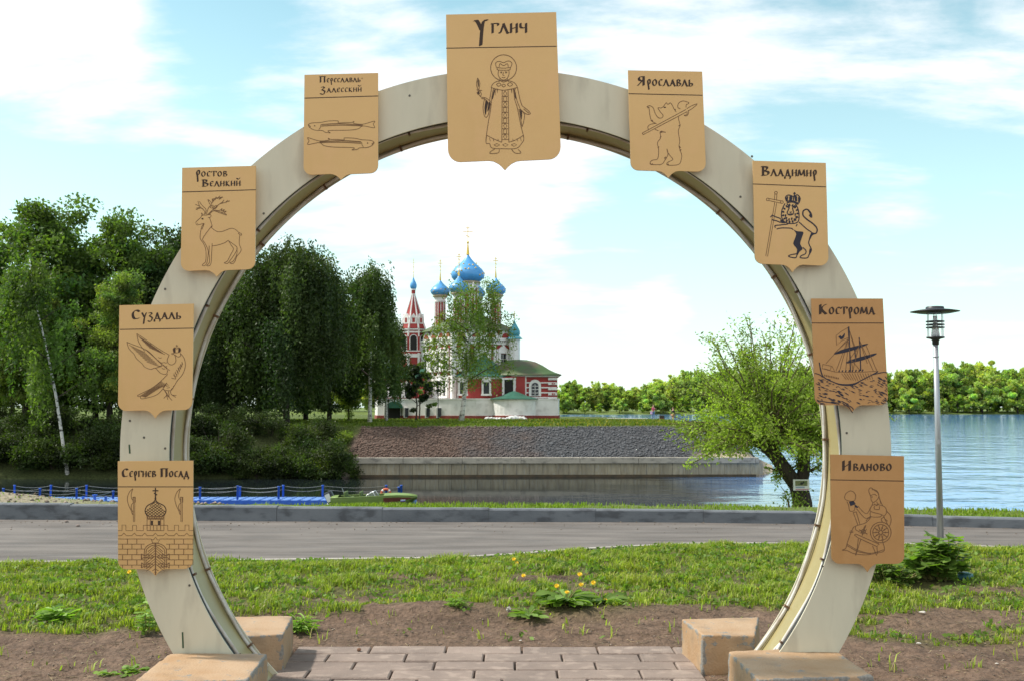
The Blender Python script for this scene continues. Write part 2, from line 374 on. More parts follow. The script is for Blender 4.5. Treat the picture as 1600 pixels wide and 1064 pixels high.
add_island_tint(M_pave, .14); add_island_tint(M_kerb, .05)
pv.build('paving', M_pave)['kind'] = 'structure'

# water: one sheet for the creek and the wide river
M_water = bpy.data.materials.new('water'); M_water.use_nodes = True
def build_water():
    nt = M_water.node_tree; N = nt.nodes; L = nt.links; b = N['Principled BSDF']
    b.inputs['Base Color'].default_value = (.012, .018, .02, 1); b.inputs['Roughness'].default_value = .06; b.inputs['IOR'].default_value = 1.33; b.inputs['Specular IOR Level'].default_value = .5
    tc = N.new('ShaderNodeTexCoord'); prev = None
    for sc, st, amt in ((.9, (.4, 1, 1), .5), (3.2, (.4, 1, 1), .4), (.14, (1, 1, 1), .8)):
        mp = N.new('ShaderNodeMapping'); mp.inputs['Scale'].default_value = st; L.new(tc.outputs['Object'], mp.inputs[0])
        n = N.new('ShaderNodeTexNoise'); n.inputs['Scale'].default_value = sc; n.inputs['Detail'].default_value = 5; L.new(mp.outputs[0], n.inputs['Vector'])
        bp = N.new('ShaderNodeBump'); bp.inputs['Strength'].default_value = amt; bp.inputs['Distance'].default_value = .10 / sc * .5; L.new(n.outputs[0], bp.inputs['Height'])
        # the sheltered creek is calm, the open river ruffled
        sp = N.new('ShaderNodeSeparateXYZ'); L.new(tc.outputs['Object'], sp.inputs[0])
        mr = N.new('ShaderNodeMapRange'); mr.inputs[1].default_value = 2.5; mr.inputs[2].default_value = 17; mr.inputs[3].default_value = .035 * amt; mr.inputs[4].default_value = amt; L.new(sp.outputs[0], mr.inputs[0])
        L.new(mr.outputs[0], bp.inputs['Strength'])
        if prev: L.new(prev, bp.inputs['Normal'])
        prev = bp.outputs[0]
    L.new(prev, b.inputs['Normal'])
    cm = N.new('ShaderNodeMix'); cm.data_type = 'RGBA'; cm.inputs[6].default_value = (.012, .017, .018, 1); cm.inputs[7].default_value = (.085, .215, .47, 1)   # dark creek base colour stands in for its dark reflections; blue river
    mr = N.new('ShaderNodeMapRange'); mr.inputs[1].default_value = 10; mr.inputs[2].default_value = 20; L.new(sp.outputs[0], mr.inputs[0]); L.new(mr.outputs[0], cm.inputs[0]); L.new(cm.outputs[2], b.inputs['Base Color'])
    b.inputs['Specular Tint'].default_value = (.55, .76, 1, 1); sl = N.new('ShaderNodeMapRange'); sl.inputs[1].default_value = 12; sl.inputs[2].default_value = 22; sl.inputs[3].default_value = .5; sl.inputs[4].default_value = .10; L.new(sp.outputs[0], sl.inputs[0]); L.new(sl.outputs[0], b.inputs['Specular IOR Level'])
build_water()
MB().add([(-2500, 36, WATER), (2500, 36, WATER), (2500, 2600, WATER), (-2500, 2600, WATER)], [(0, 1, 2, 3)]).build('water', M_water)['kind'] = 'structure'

# peninsula with the wood, the gravel embankment and the church
PEN = [(-170, 90), (-110, 86), (-70, 80), (-52, 77), (-38, 78.2), (-25, 77.6), (-16, 79), (-11.9, 80.3), (17.6, 81.0), (20.3, 86), (22.5, 96), (24, 112), (24, 135), (20, 160), (0, 185), (-60, 215), (-170, 240)]
PA = np.array(PEN)
def pen_dist(x, y):
    a = PA; b = np.roll(PA, -1, 0); ab = b - a; p = np.array((x, y)); t = np.clip(((p - a) * ab).sum(1) / (ab ** 2).sum(1), 0, 1)
    d = np.sqrt((((a + ab * t[:, None]) - p) ** 2).sum(1)).min(); ins = False
    for (x0, y0), (x1, y1) in zip(PEN, PEN[1:] + PEN[:1]):
        if (y0 > y) != (y1 > y) and x < (x1 - x0) * (y - y0) / (y1 - y0) + x0: ins = not ins
    return d if ins else -d
TOP = .12
def pen_h(x, y):
    d = pen_dist(x, y)
    if d < -2: return -5.5
    wall = sst(-12.6, -11.4, x) * sst(19.5, 17.2, x) * (1 if y < 100 else 0)
    nat = WATER - .3 + (d + .3) * (.62 if x < 0 else .5)
    wl = -2.12 + max(0, d - .25) * .41 if d > .2 else -5.5
    h = nat * (1 - wall) + wl * wall
    k = .5 * (h + TOP - math.sqrt((h - TOP) ** 2 + .02))
    return k + .05 * fbm(x, y, .35, 3, 8) * sst(0, 3, d)
def pen_c(x, y, h):
    d = pen_dist(x, y); n = fbm(x, y, .5, 4, 2); grass = np.array((.075, .10, .016)); dk = np.array((.05, .06, .02))
    e = 5.7 + .35 * n - 1.0 * sst(11, 17, x)
    gv = sst(e + .25, e - .25, d) * sst(-12.6, -11.6, x + .7 * n) * (1 if y < 110 and x < 22 else 0)
    red = sst(4.5, -6.5, x + 3.5 * n) * .9
    gravel = np.array((.064, .064, .068)) * (1 - red) + np.array((.088, .058, .044)) * red
    if x > 11: gravel = gravel * (1 - sst(12.5, 15, x) * sst(1.4, .5, d)) + np.array((.42, .34, .24)) * sst(12.5, 15, x) * sst(1.4, .5, d)
    base = grass if x > -13 or d > 6 else dk
    if x > 8 and y > 90: base = base * (.8 + .5 * sst(.1, .5, n)) + np.array((.05, .03, 0)) * sst(.1, .5, n)
    return tuple(base * (1 - gv) + gravel * gv)
M_pen = attrmat('embankment', bump=1.0, bscale=14, nscale=8, namt=.75)
grid_mesh('peninsula', axis([(-170, -60, 5), (-60, -16, 1.5), (-16, 26, .6)]), axis([(74, 90, .35), (90, 130, 1.5), (130, 245, 5)]), pen_h, pen_c, M_pen)

# far shore beyond the river
def far_h(x, y): return WATER - .8 + sst(672, 700, y + 6 * fbm(x, y, .02, 3)) * 2.6
M_far = attrmat('far_bank', bump=.3, bscale=.3, nscale=.08, namt=.3)
grid_mesh('far_bank', axis([(-1600, -400, 100), (-400, 800, 12), (800, 2400, 100)]), axis([(655, 720, 5), (720, 2600, 240)]), far_h, lambda x, y, h: (.12, .16, .04), M_far)

# sheet-pile quay wall with its concrete cap
qw = thing('quay_wall', 'grey concrete quay wall with a pale cap beam at the foot of the gravel slope', 'quay wall', (3, 80.2, WATER))
M_pile = mat('quay_concrete', (.37, .32, .225), .9, col2=(.24, .20, .14), scale=1.6, stretch=(3.2, 1, .5), bump=.4, bscale=14, col3=(.30, .29, .26), s3=4.5, amt3=.7)
M_cap = mat('cap_concrete', (.45, .40, .33), .9, col2=(.33, .295, .245), scale=.8, stretch=(1, 1, 2), bump=.3, bscale=12, col3=(.13, .12, .11), s3=2, amt3=.6)
M_rust = mat('wet_stain', (.10, .062, .03), .7, col2=(.045, .035, .02), scale=2)
pb = MB(); rq = random.Random(5); x = -11.75
while x < 17.4:
    w = .93; yy = interp(x, [(-11.9, 80.3), (17.6, 81.0)]); pb.box((x + w / 2, yy - .10 + rq.uniform(-.008, .008), (-2.48 + WATER + .16) / 2), (w - .022, .3, -2.48 - WATER - .16)); x += w
add_island_tint(M_pile, .12)
pb.build('pile_panels', M_pile, qw)
cb = MB(); x = -11.95
while x < 17.6:
    w = 4.2; x1 = min(x + w, 17.7); y0, y1 = interp(x, [(-11.9, 80.3), (17.6, 81.0)]), interp(x1, [(-11.9, 80.3), (17.6, 81.0)])
    cb.add([(x + .015, y0 - .42, -2.47), (x1 - .015, y1 - .42, -2.47), (x1 - .015, y1 + .3, -2.47), (x + .015, y0 + .3, -2.47), (x + .015, y0 - .42, -2.07), (x1 - .015, y1 - .42, -2.07), (x1 - .015, y1 + .3, -2.07), (x + .015, y0 + .3, -2.07)],
           [(0, 3, 2, 1), (4, 5, 6, 7), (0, 1, 5, 4), (1, 2, 6, 5), (2, 3, 7, 6), (3, 0, 4, 7)]); x = x1
cb.build('cap_beam', M_cap, qw)
MB().add([(-11.9, 80.0, -5), (17.5, 80.7, -5), (17.5, 80.7, WATER + .17), (-11.9, 80.0, WATER + .17), (-11.9, 80.5, -5), (17.5, 81.2, -5), (17.5, 81.2, WATER + .17), (-11.9, 80.5, WATER + .17)],
         [(0, 1, 2, 3), (3, 2, 6, 7), (0, 3, 7, 4), (1, 5, 6, 2)]).build('wet_foot', M_rust, qw)
# ------------------------------------------------------------------ the arch
RY, RD = 6.8, 0.43
RC = Vector((P(790, HOR, RY).x, RY, 1.337)); RO, RI = 2.332, 2.036; RBOT = -.13
M_arch = mat('cream_paint', (.645, .595, .455), .5, col2=(.575, .53, .40), scale=1.6, bump=.04, bscale=6, col3=(.42, .375, .28), s3=3.5, amt3=.5, stretch=(2.2, 1, .55))
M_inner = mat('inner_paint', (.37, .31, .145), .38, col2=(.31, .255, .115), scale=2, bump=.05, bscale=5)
M_rope = mat('light_hose', (.62, .60, .56), .35, col2=(.40, .33, .26), scale=5, lo=.45, hi=.7)
M_clip = mat('rusty_clip', (.20, .11, .06), .7, col2=(.10, .055, .03), scale=30)
M_dark = mat('dark_seam', (.02, .022, .02), .7)
M_screw = mat('screw', (.12, .11, .09), .5, metal=.6)
M_grnmark = mat('green_scratch', (.03, .07, .03), .6)
arch = thing('arch', 'tall round cream metal arch standing on concrete blocks over the paved path', 'arch', (RC.x, RY, RBOT))
def a_of(r): return math.asin((RBOT - RC.z) / r)
def rp_(r, t, y): 
    a0 = a_of(r); a = a0 + (math.pi - 2 * a0) * t; return (RC.x + r * math.cos(a), y, RC.z + r * math.sin(a))
NT = 180
def ring_solid(r0, r1, y0, y1):
    b = MB(); vs = []
    for i in range(NT + 1):
        t = i / NT; vs += [rp_(r0, t, y0), rp_(r1, t, y0), rp_(r1, t, y1), rp_(r0, t, y1)]
    return b.add(vs, [(4 * i + k, 4 * i + (k + 1) % 4, 4 * i + 4 + (k + 1) % 4, 4 * i + 4 + k) for i in range(NT) for k in range(4)] + [(3, 2, 1, 0), (4 * NT, 4 * NT + 1, 4 * NT + 2, 4 * NT + 3)])
ring_solid(RI, RO, RY, RY + .012).build('front_panel', M_arch, arch)
ring_solid(RI, RO, RY + RD - .012, RY + RD).build('back_panel', M_arch, arch)
ring_solid(RO - .012, RO - .002, RY + .013, RY + RD - .013).build('outer_panel', M_arch, arch)
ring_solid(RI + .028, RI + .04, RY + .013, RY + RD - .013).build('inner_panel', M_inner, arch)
ring_solid(RI + .010, RI + .0275, RY + .045, RY + .075).build('seam', M_dark, arch)
rr = random.Random(2)
for yy, ph in ((RY + .09, 0.), (RY + RD - .032, 2.)):
    pts = [rp_(RI + .012 + .006 * math.sin(t * 90 + ph) , t / 1.0, yy + .006 * math.sin(t * 61 + ph * 2)) for t in np.linspace(.012, .988, 220)]
    MB().tube(pts, .0115, 6).build('rope_light', M_rope, arch, smooth=True)
    for t in np.linspace(.04 + ph * .01, .97, 17):
        p = rp_(RI + .012, t, yy); a = a_of(RI) + (math.pi - 2 * a_of(RI)) * t
        MB().box(p, (.036, .034, .014), ry=-a).build('clip', M_clip, arch)
# loose end of the hose near the right foot
MB().tube([G(1208, 985, .2) * 0 + Vector(p) for p in (rp_(RI + .02, .045, RY + .10), rp_(RI + .012, .03, RY + .16), rp_(RI + .018, .018, RY + .21), rp_(RI + .02, .008, RY + .23))], .009, 6).build('rope_light', M_rope, arch, smooth=True)
SCREW = bpy.data.meshes.new('screw'); _s = MB().lathe([(.0005, .003), (.0065, .003), (.008, -.001)], (0, 0, 0), 8); SCREW.from_pydata(_s.v, [], _s.f); SCREW.materials.append(M_screw)
for (x, y) in [(203, 657), (225, 683), (258, 700), (1323, 676), (1175, 245), (412, 334), (258, 452), (296, 914), (1285, 884), (1157, 308), (640, 150)]:
    p = P(x, y, RY); o = link_mesh('screw', SCREW, None, arch); o.location = p - arch.location; o.rotation_euler = (R(90), 0, 0)
for (x0, y0, x1, y1) in [(202, 694, 202.6, 708), (285.3, 987, 285.8, 1012)]:
    a, b_ = P(x0, y0, RY - .002), P(x1, y1, RY - .002)
    MB().add([a - Vector((.005, 0, 0)), a + Vector((.004, 0, 0)), b_ + Vector((.006, 0, 0)), b_ - Vector((.004, 0, 0))], [(0, 1, 2, 3)]).build('paint_scratch', M_grnmark, arch)

# ------------------------------------------------------------------ concrete blocks gripping the arch feet
M_block = mat('painted_concrete', (.36, .215, .11), .62, col2=(.43, .295, .185), scale=3.0, bump=.3, bscale=70, col3=(.26, .17, .10), s3=5, amt3=.7)
def chip_mix(m):
    nt = m.node_tree; N = nt.nodes; L = nt.links; b = N['Principled BSDF']; src = b.inputs['Base Color'].links[0].from_socket
    tc = N.new('ShaderNodeTexCoord'); at = N.new('ShaderNodeAttribute'); at.attribute_name = 'Wear'; n = N.new('ShaderNodeTexNoise'); n.inputs['Scale'].default_value = 12; n.inputs['Detail'].default_value = 8; n.inputs['Roughness'].default_value = .65; L.new(tc.outputs['Object'], n.inputs['Vector'])
    ad = N.new('ShaderNodeMath'); ad.operation = 'MULTIPLY_ADD'; L.new(at.outputs['Fac'], ad.inputs[0]); ad.inputs[1].default_value = .16; L.new(n.outputs[0], ad.inputs[2])
    mr = N.new('ShaderNodeMapRange'); mr.inputs[1].default_value = .615; mr.inputs[2].default_value = .635; L.new(ad.outputs[0], mr.inputs[0])
    sp = N.new('ShaderNodeTexNoise'); sp.inputs['Scale'].default_value = 90; sp.inputs['Detail'].default_value = 3; L.new(tc.outputs['Object'], sp.inputs['Vector'])
    cr_ = N.new('ShaderNodeMix'); cr_.data_type = 'RGBA'; L.new(sp.outputs[0], cr_.inputs[0]); cr_.inputs[6].default_value = (.07, .068, .065, 1); cr_.inputs[7].default_value = (.36, .33, .29, 1)
    mx = N.new('ShaderNodeMix'); mx.data_type = 'RGBA'; L.new(mr.outputs[0], mx.inputs[0]); L.new(src, mx.inputs[6]); L.new(cr_.outputs[2], mx.inputs[7]); L.new(mx.outputs[2], b.inputs['Base Color'])
chip_mix(M_block)
def block(label, top, zt, zb):
    t = [G(x, y, zt) for x, y in top]; c = sum(t, Vector()) / 4
    bm = bmesh.new(); cen = Vector((c.x, c.y, zb))
    lo = [bm.verts.new(Vector((p.x + (p.x - c.x) * .03, p.y + (p.y - c.y) * .03, zb)) - cen) for p in t]; hi = [bm.verts.new(p - cen) for p in t]
    bm.faces.new(hi); bm.faces.new(lo[::-1])
    for i in range(4): bm.faces.new((lo[i], lo[(i + 1) % 4], hi[(i + 1) % 4], hi[i]))
    bmesh.ops.recalc_face_normals(bm, faces=bm.faces)
    if bm.faces[0].normal.z < 0: bmesh.ops.reverse_faces(bm, faces=bm.faces)
    bmesh.ops.bevel(bm, geom=[e for e in bm.edges], offset=.013, segments=3, affect='EDGES', profile=.6)
    fl_ = bm.faces.layers.int.new('bev')
    for f in bm.faces:
        if max(abs(f.normal.z), f.calc_area() / .02) < .9:
            f[fl_] = 1
    bmesh.ops.triangulate(bm, faces=[f for f in bm.faces if len(f.verts) > 4])
    for _ in range(4): bmesh.ops.subdivide_edges(bm, edges=[e for e in bm.edges if e.calc_length() > .035], cuts=1, use_grid_fill=True)
    wl_ = bm.verts.layers.float.new('Wear')
    for v in bm.verts: v[wl_] = 1.0 if any(f[fl_] for f in v.link_faces) else 0.0
    for _ in range(1):
        nv = {v: .5 * v[wl_] + .5 * sum(e.other_vert(v)[wl_] for e in v.link_edges) / len(v.link_edges) for v in bm.verts}
        for v, q in nv.items(): v[wl_] = q
    for v in bm.verts:
        q = v.co + cen
        d = .004 * mnoise.noise(q * 5) + .0035 * mnoise.noise(q * 26) - .010 * v[wl_] * max(0, mnoise.noise(q * 13)); v.co += v.normal * d
    me = bpy.data.meshes.new('foundation_block'); bm.to_mesh(me); bm.free()
    me.materials.append(M_block); me.polygons.foreach_set('use_smooth', [True] * len(me.polygons))
    o = link_mesh('foundation_block', me, None, None, cen); tag(o, label, 'concrete block', 'concrete blocks at the feet of the arch'); return o
ZT = .13
block('orange-brown block in front of the arch foot below the fortress plaque', [(264, 1020), (418, 1020), (387, 1061), (209, 1064)], ZT, -.2)
block('block with a worn yellow face behind the arch foot below the fortress plaque', [(352, 963), (458, 961), (443, 990), (368, 994)], ZT, -.2)
block('rounded yellow-faced block behind the arch foot below the spinning woman plaque', [(1065, 966), (1186, 963), (1180, 992), (1097, 991)], ZT, -.2)
block('block with a chipped grey front edge below the spinning woman plaque', [(1138, 1017), (1297, 1010), (1365, 1055), (1184, 1061)], ZT, -.2)

# ------------------------------------------------------------------ the nine plaques with lettering and engraved emblems
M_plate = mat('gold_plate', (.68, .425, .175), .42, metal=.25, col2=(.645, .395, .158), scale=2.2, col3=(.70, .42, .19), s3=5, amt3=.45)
M_plate2 = mat('dark_gold_plate', (.53, .28, .105), .45, metal=.25, col2=(.48, .25, .09), scale=2.5, col3=(.58, .32, .13), s3=6, amt3=.4)  # darker tone of the gold, for the ship and spinner plaques
M_side = mat('plate_edge', (.30, .18, .07), .6)
M_ink = mat('engraving', (.045, .022, .012), .7)
M_line = mat('fine_engraving', (.17, .085, .035), .7)
M_navy = mat('dark_engraving', (.022, .02, .035), .7)
PY = RY - .055
GL = {
 'г': (.62, [[(.15, 0), (.15, 1)], [(.02, .98), (.58, 1), (.6, .78)]]),
 'л': (.78, [[(0, .08), (.1, .05), (.38, 1)], [(.34, 1), (.7, 0), (.78, .06)]]),
 'и': (.72, [[(.12, 0), (.12, 1)], [(.6, 0), (.6, 1)], [(.12, .42), (.6, .6)]]),
 'н': (.72, [[(.12, 0), (.12, 1)], [(.6, 0), (.6, 1)], [(.12, .62), (.6, .42)]]),
 'ч': (.7, [[(.1, 1), (.12, .6), (.35, .5), (.58, .62)], [(.58, 1), (.58, 0)]]),
 'е': (.62, [[(.55, .82), (.4, 1), (.18, .8), (.12, .45), (.25, .06), (.55, .12)], [(.14, .52), (.46, .56)]]),
 'р': (.6, [[(.3, -.62), (.22, .1), (.14, .7), (.3, 1), (.46, .75), (.42, .35), (.24, .15)]]),
 'с': (.58, [[(.52, .85), (.38, 1), (.16, .75), (.12, .4), (.24, .05), (.52, .12)]]),
 'а': (.78, [[(0, .06), (.12, .05), (.4, 1)], [(.36, 1), (.68, 0), (.78, .06)], [(.18, .34), (.55, .36)]]),
 'в': (.66, [[(.14, 0), (.14, 1)], [(.14, 1), (.46, .92), (.44, .64), (.14, .52)], [(.14, .52), (.54, .42), (.54, .1), (.14, 0)]]),
 'ь': (.64, [[(.14, 1), (.14, 0)], [(.14, 0), (.5, .05), (.52, .38), (.14, .45)]]),
 'о': (.76, [[(.38, 1), (.14, .7), (.14, .28), (.36, 0), (.6, .3), (.6, .72), (.38, 1)]]),
 'т': (.84, [[(.42, 0), (.42, 1)], [(.04, .76), (.08, .98), (.76, 1), (.8, .76)]]),
 'к': (.7, [[(.14, 0), (.14, 1)], [(.58, 1), (.2, .52), (.62, 0)]]),
 'й': (.72, [[(.12, 0), (.12, 1)], [(.6, 0), (.6, 1)], [(.12, .42), (.6, .6)], [(.1, 1.5), (.36, 1.28), (.62, 1.58)]]),
 'з': (.66, [[(.1, .9), (.38, 1), (.5, .76), (.22, .52), (.56, .16), (.34, -.38), (.02, -.25)]]),
 'д': (.82, [[(.1, -.4), (.1, 0), (.72, 0), (.72, -.4)], [(.2, 0), (.42, 1)], [(.4, 1), (.64, 0)]]),
 'м': (.95, [[(.02, .02), (.16, 1)], [(.16, 1), (.46, .15), (.76, 1)], [(.76, 1), (.88, 0)]]),
 'у': (.68, [[(.08, 1), (.36, .32)], [(.62, 1), (.4, .3), (.28, -.75)]]),
 '-': (.4, [[(.05, .8), (.35, .86)]]), ' ': (.5, []),
 'У': (.9, [[(.0, 1), (.2, .95), (.46, .3)], [(.85, 1.02), (.62, .98), (.5, .3), (.42, -.95)]]),
 'П': (.9, [[(.16, 0), (.16, 1)], [(.72, 0), (.72, 1)], [(.02, 1), (.86, 1)]]),
 'З': (.8, [[(.12, .9), (.42, 1.02), (.58, .78), (.26, .52), (.64, .2), (.42, -.35), (.02, -.2)]]),
 'Р': (.55, [[(.25, -.85), (.2, .1), (.12, .7), (.3, 1.05), (.46, .8), (.4, .4), (.22, .25)]]),
 'В': (.82, [[(.2, 0), (.2, 1)], [(.04, 1), (.54, .94), (.52, .66), (.2, .54)], [(.2, .54), (.66, .42), (.64, .1), (.06, 0)]]),
 'С': (.78, [[(.7, .82), (.48, 1), (.2, .78), (.14, .4), (.3, .04), (.7, .12)]]),
 'Я': (.86, [[(.66, 0), (.66, 1)], [(.66, 1), (.26, .94), (.26, .6), (.66, .5)], [(.5, .5), (.1, 0)]]),
 'К': (.84, [[(.16, 0), (.16, 1)], [(.74, 1.02), (.5, .9), (.26, .52), (.72, 0)]]),
 'И': (.88, [[(.16, 0), (.16, 1)], [(.7, 0), (.7, 1)], [(.16, .3), (.7, .72)]]),
}
def cr(pts, k=5):
    if len(pts) < 3: return [tuple(p) for p in pts]
    out = []; n = len(pts)
    for i in range(n - 1):
        p0, p1, p2, p3 = pts[max(i - 1, 0)], pts[i], pts[i + 1], pts[min(i + 2, n - 1)]
        for j in range(k):
            t = j / k
            out.append(tuple(.5 * (2 * p1[d] + (p2[d] - p0[d]) * t + (2 * p0[d] - 5 * p1[d] + 4 * p2[d] - p3[d]) * t * t + (3 * p1[d] - p0[d] - 3 * p2[d] + p3[d]) * t ** 3) for d in (0, 1)))
    return out + [tuple(pts[-1])]
class Art:
    """flat engraved shapes on a plaque face; coordinates are photo pixels on the plaque's own plane"""
    def __init__(s, o=(0, 0), k=1.0): s.o, s.k = o, k; s.b = MB(); s.layer = 0
    def q(s, p): return (s.o[0] + p[0] / s.k, s.o[1] + p[1] / s.k)
    def _add(s, vs, fs):
        y = PY - .0072 - .00002 * (s.layer % 60); s.layer += 1
        s.b.add([P(x, yy, y) for x, yy in vs], fs)
    def line(s, pts, w=1.15, smooth=True, closed=False):
        pts = [s.q(p) for p in pts]
        if closed: pts = pts + [pts[0]]
        if smooth: pts = cr(pts)
        n = len(pts); vs = []
        for i, p in enumerate(pts):
            a, b = pts[max(i - 1, 0)], pts[min(i + 1, n - 1)]; dx, dy = b[0] - a[0], b[1] - a[1]; l = math.hypot(dx, dy) or 1
            nx, ny = -dy / l * w * .41, dx / l * w * .41; vs += [(p[0] + nx, p[1] + ny), (p[0] - nx, p[1] - ny)]
        s._add(vs, [(2 * i, 2 * i + 1, 2 * i + 3, 2 * i + 2) for i in range(n - 1)]); return s
    def lines(s, L, w=1.15, smooth=True):
        for l in L: s.line(l, w, smooth)
        return s
    def fill(s, pts, smooth=True):
        pts = [s.q(p) for p in pts]
        if smooth: pts = cr(pts + [pts[0]])[:-1]
        s._add(pts, [tuple(range(len(pts)))]); return s
    def circ(s, c, r, w=1.15, n=28): return s.line([(c[0] + r * math.cos(2 * math.pi * i / n), c[1] + r * math.sin(2 * math.pi * i / n)) for i in range(n + 1)], w, False)
    def dot(s, c, r): return s.fill([(c[0] + r * math.cos(a), c[1] + r * math.sin(a)) for a in np.linspace(0, 2 * math.pi, 9)[:-1]], False)
    def text(s, txt, x0, x1, yb, hs, hc, slope=0.0, pen=.24):
        adv = 0.0; items = []
        for ch in txt:
            cap = ch.isupper(); h = hc if cap else hs; w, st = GL[ch]; items.append((adv, w * h, h, st)); adv += (w + .10) * h
        kx = (x1 - x0) / adv
        for a, w, h, st in items:
            for k in st:
                pts = cr([(x0 + (a + p[0] * h) * kx, yb + slope * (a * kx) - p[1] * h) for p in k], 4); pw = h * pen * (1.25 if h == hc and hc > hs else 1.15); ang = R(24)
                nx, ny = math.cos(ang) * pw / 2, -math.sin(ang) * pw / 2; vs = []
                for p in pts: vs += [(p[0] - nx, p[1] - ny), (p[0] + nx, p[1] + ny)]
                fs = []
                for i in range(len(pts) - 1):
                    dx, dy = pts[i + 1][0] - pts[i][0], pts[i + 1][1] - pts[i][1]
                    f = (2 * i, 2 * i + 1, 2 * i + 3, 2 * i + 2); fs.append(f if dx * ny - dy * nx > 0 else f[::-1])
                s._add(vs, fs)
                # horizontals get a minimum thickness
                s.line(pts, h * .10, False)
        return s
def lerp2(a, b, t): return (a[0] + (b[0] - a[0]) * t, a[1] + (b[1] - a[1]) * t)
PLATES = []
def plaque(label, TL, TR, BR, BL, tip, ln, mat_=M_plate, rad=.11):
    c = P((TL[0] + BR[0]) / 2, (TL[1] + BR[1]) / 2, PY); th = thing('plaque', label, 'plaque', c, 'city plaques on the arch')
    w = BR[0] - BL[0]; r = rad * w; pts = [TL, BL[:1] + (BL[1] - r,)]
    for a in np.linspace(0, 90, 7)[1:]:
        pts.append((BL[0] + r - r * math.cos(R(a)), BL[1] - r + r * math.sin(R(a))))
    tw = .145 * w; by = (BL[1] + BR[1]) / 2
    for t in (0, .3, .6, .8, 1.0): pts.append((tip[0] - tw * (1 - t), by + (tip[1] - by) * t ** 2.2))
    for t in (.8, .6, .3, 0): pts.append((tip[0] + tw * (1 - t), by + (tip[1] - by) * t ** 2.2))
    for a in np.linspace(90, 0, 7): pts.append((BR[0] - r + r * math.cos(R(a)), BR[1] - r + r * math.sin(R(a))))
    pts.append(TR)
    f = [P(x, y, PY) for x, y in pts]; b = MB(); b.prismY([(p.x, p.z) for p in f], PY - .006, PY + .006); o = b.build('panel', mat_, th)
    A = Art(); A.line([ln[0], ln[1]], 1.5, False); A.b.build('divider_line', M_ink, th)
    for (u, v) in ((.5, .12), (.5, .8)):
        q = P(TL[0] + (TR[0] - TL[0]) * u, TL[1] + (BL[1] - TL[1]) * v, PY + .03); MB().tube([q - Vector((0, .023, 0)), q + Vector((0, .025, 0))], .012, 8).build('spacer', M_screw, th)
    return th
def letters(th, calls):
    A = Art()
    for c in calls: A.text(*c[:6], **(c[6] if len(c) > 6 else {}))
    A.b.build('lettering', M_ink, th)
EMB = {}
def emblem(th, A, m=None): EMB.setdefault(th.name, (th, []))[1].append((A.b, m or M_line))

# 1 saint in a robe -------------------------------------------------
t = plaque('largest plaque, at the top of the arch, engraved with a haloed saint', (697, 24), (869, 20), (876, 250), (700, 254), (789, 267), ((697, 76), (869.5, 73)))
letters(t, [('У', 741, 765, 53, 15, 20), ('глич', 767, 826, 52.4, 15, 20, dict(slope=-.012))])
A = Art((660, 0), 3.546)
A.circ((450, 378), 72, 1.4)
A.lines([[(410, 376), (406, 352), (424, 342), (450, 349), (476, 340), (496, 352), (489, 376)], [(410, 376), (450, 380), (489, 376)], [(425, 374), (430, 355), (450, 366), (470, 355), (476, 374)], [(414, 378), (420, 390), (481, 390), (486, 378)],
 [(422, 390), (420, 415), (430, 436), (450, 446), (470, 436), (480, 412), (479, 390)], [(450, 400), (446, 418), (454, 420)], [(440, 430), (450, 433), (460, 430)], [(430, 402), (443, 400)], [(457, 400), (470, 402)], [(430, 438), (424, 456)], [(470, 438), (477, 456)],
 [(380, 486), (396, 462), (428, 450), (450, 457), (476, 450), (510, 461), (527, 486)], [(380, 486), (410, 496), (450, 502), (490, 496), (527, 486)], [(410, 470), (425, 462), (436, 472), (420, 480), (410, 470)], [(470, 470), (485, 460), (500, 470), (484, 480), (470, 470)], [(440, 475), (450, 468), (460, 476), (450, 484), (440, 475)],
 [(394, 492), (384, 545), (378, 610), (362, 700), (352, 790), (372, 798), (386, 822), (450, 826), (520, 824), (550, 796), (562, 768), (546, 700), (526, 600), (510, 545), (514, 492)],
 [(357, 752), (400, 774), (440, 790)], [(479, 790), (520, 776), (559, 752)], [(352, 790), (356, 752)], [(562, 768), (559, 752)],
 [(384, 486), (372, 560)], [(372, 560), (352, 545), (326, 540), (310, 522), (304, 512)], [(326, 548), (345, 552), (366, 570)], [(345, 545), (336, 600), (346, 648), (364, 640), (378, 575)], [(305, 512), (318, 508), (326, 522), (322, 538)],
 [(306, 434), (318, 462), (312, 500)], [(306, 434), (300, 468), (308, 500)], [(300, 500), (330, 504)], [(309, 500), (307, 512)],
 [(527, 488), (540, 550), (552, 588)], [(514, 510), (524, 560), (540, 600)], [(552, 588), (590, 618), (596, 634), (572, 632), (540, 604)], [(560, 605), (590, 630)], [(545, 612), (566, 636), (560, 680), (552, 706)], [(535, 605), (545, 660), (550, 700)],
 [(400, 828), (376, 844), (378, 853), (420, 849), (426, 830)], [(494, 830), (514, 850), (546, 849), (530, 830)]], 1.2)
A.lines([[(442, 502), (440, 790)], [(475, 502), (479, 790)]], 1.2, False)
for i, y in enumerate(range(520, 790, 30)):
    if i % 2: A.line([(450, y - 12), (450, y + 12), (466, y + 12), (466, y - 12)], 1.0, False, True)
    else: A.line([(458, y - 15), (449, y), (459, y + 15), (468, y)], 1.0, False, True)
    A.line([(441, y + 15), (477, y + 15)], .9, False)
for x in (412, 460, 508): A.line([(x - 16, 805), (x, 797), (x + 16, 805), (x, 813)], 1.0, False, True)
for x in (372, 392, 418, 500, 524, 544): A.line([(x, 765 + 10 * (1 - abs(x - 458) / 100)), (x + 4, 785)], .9, False)
for x, l in ((402, 40), (414, 26), (494, 30), (506, 44)): A.fill([(x - 4, 494), (x + 4, 494), (x + 2, 494 + l)], False)
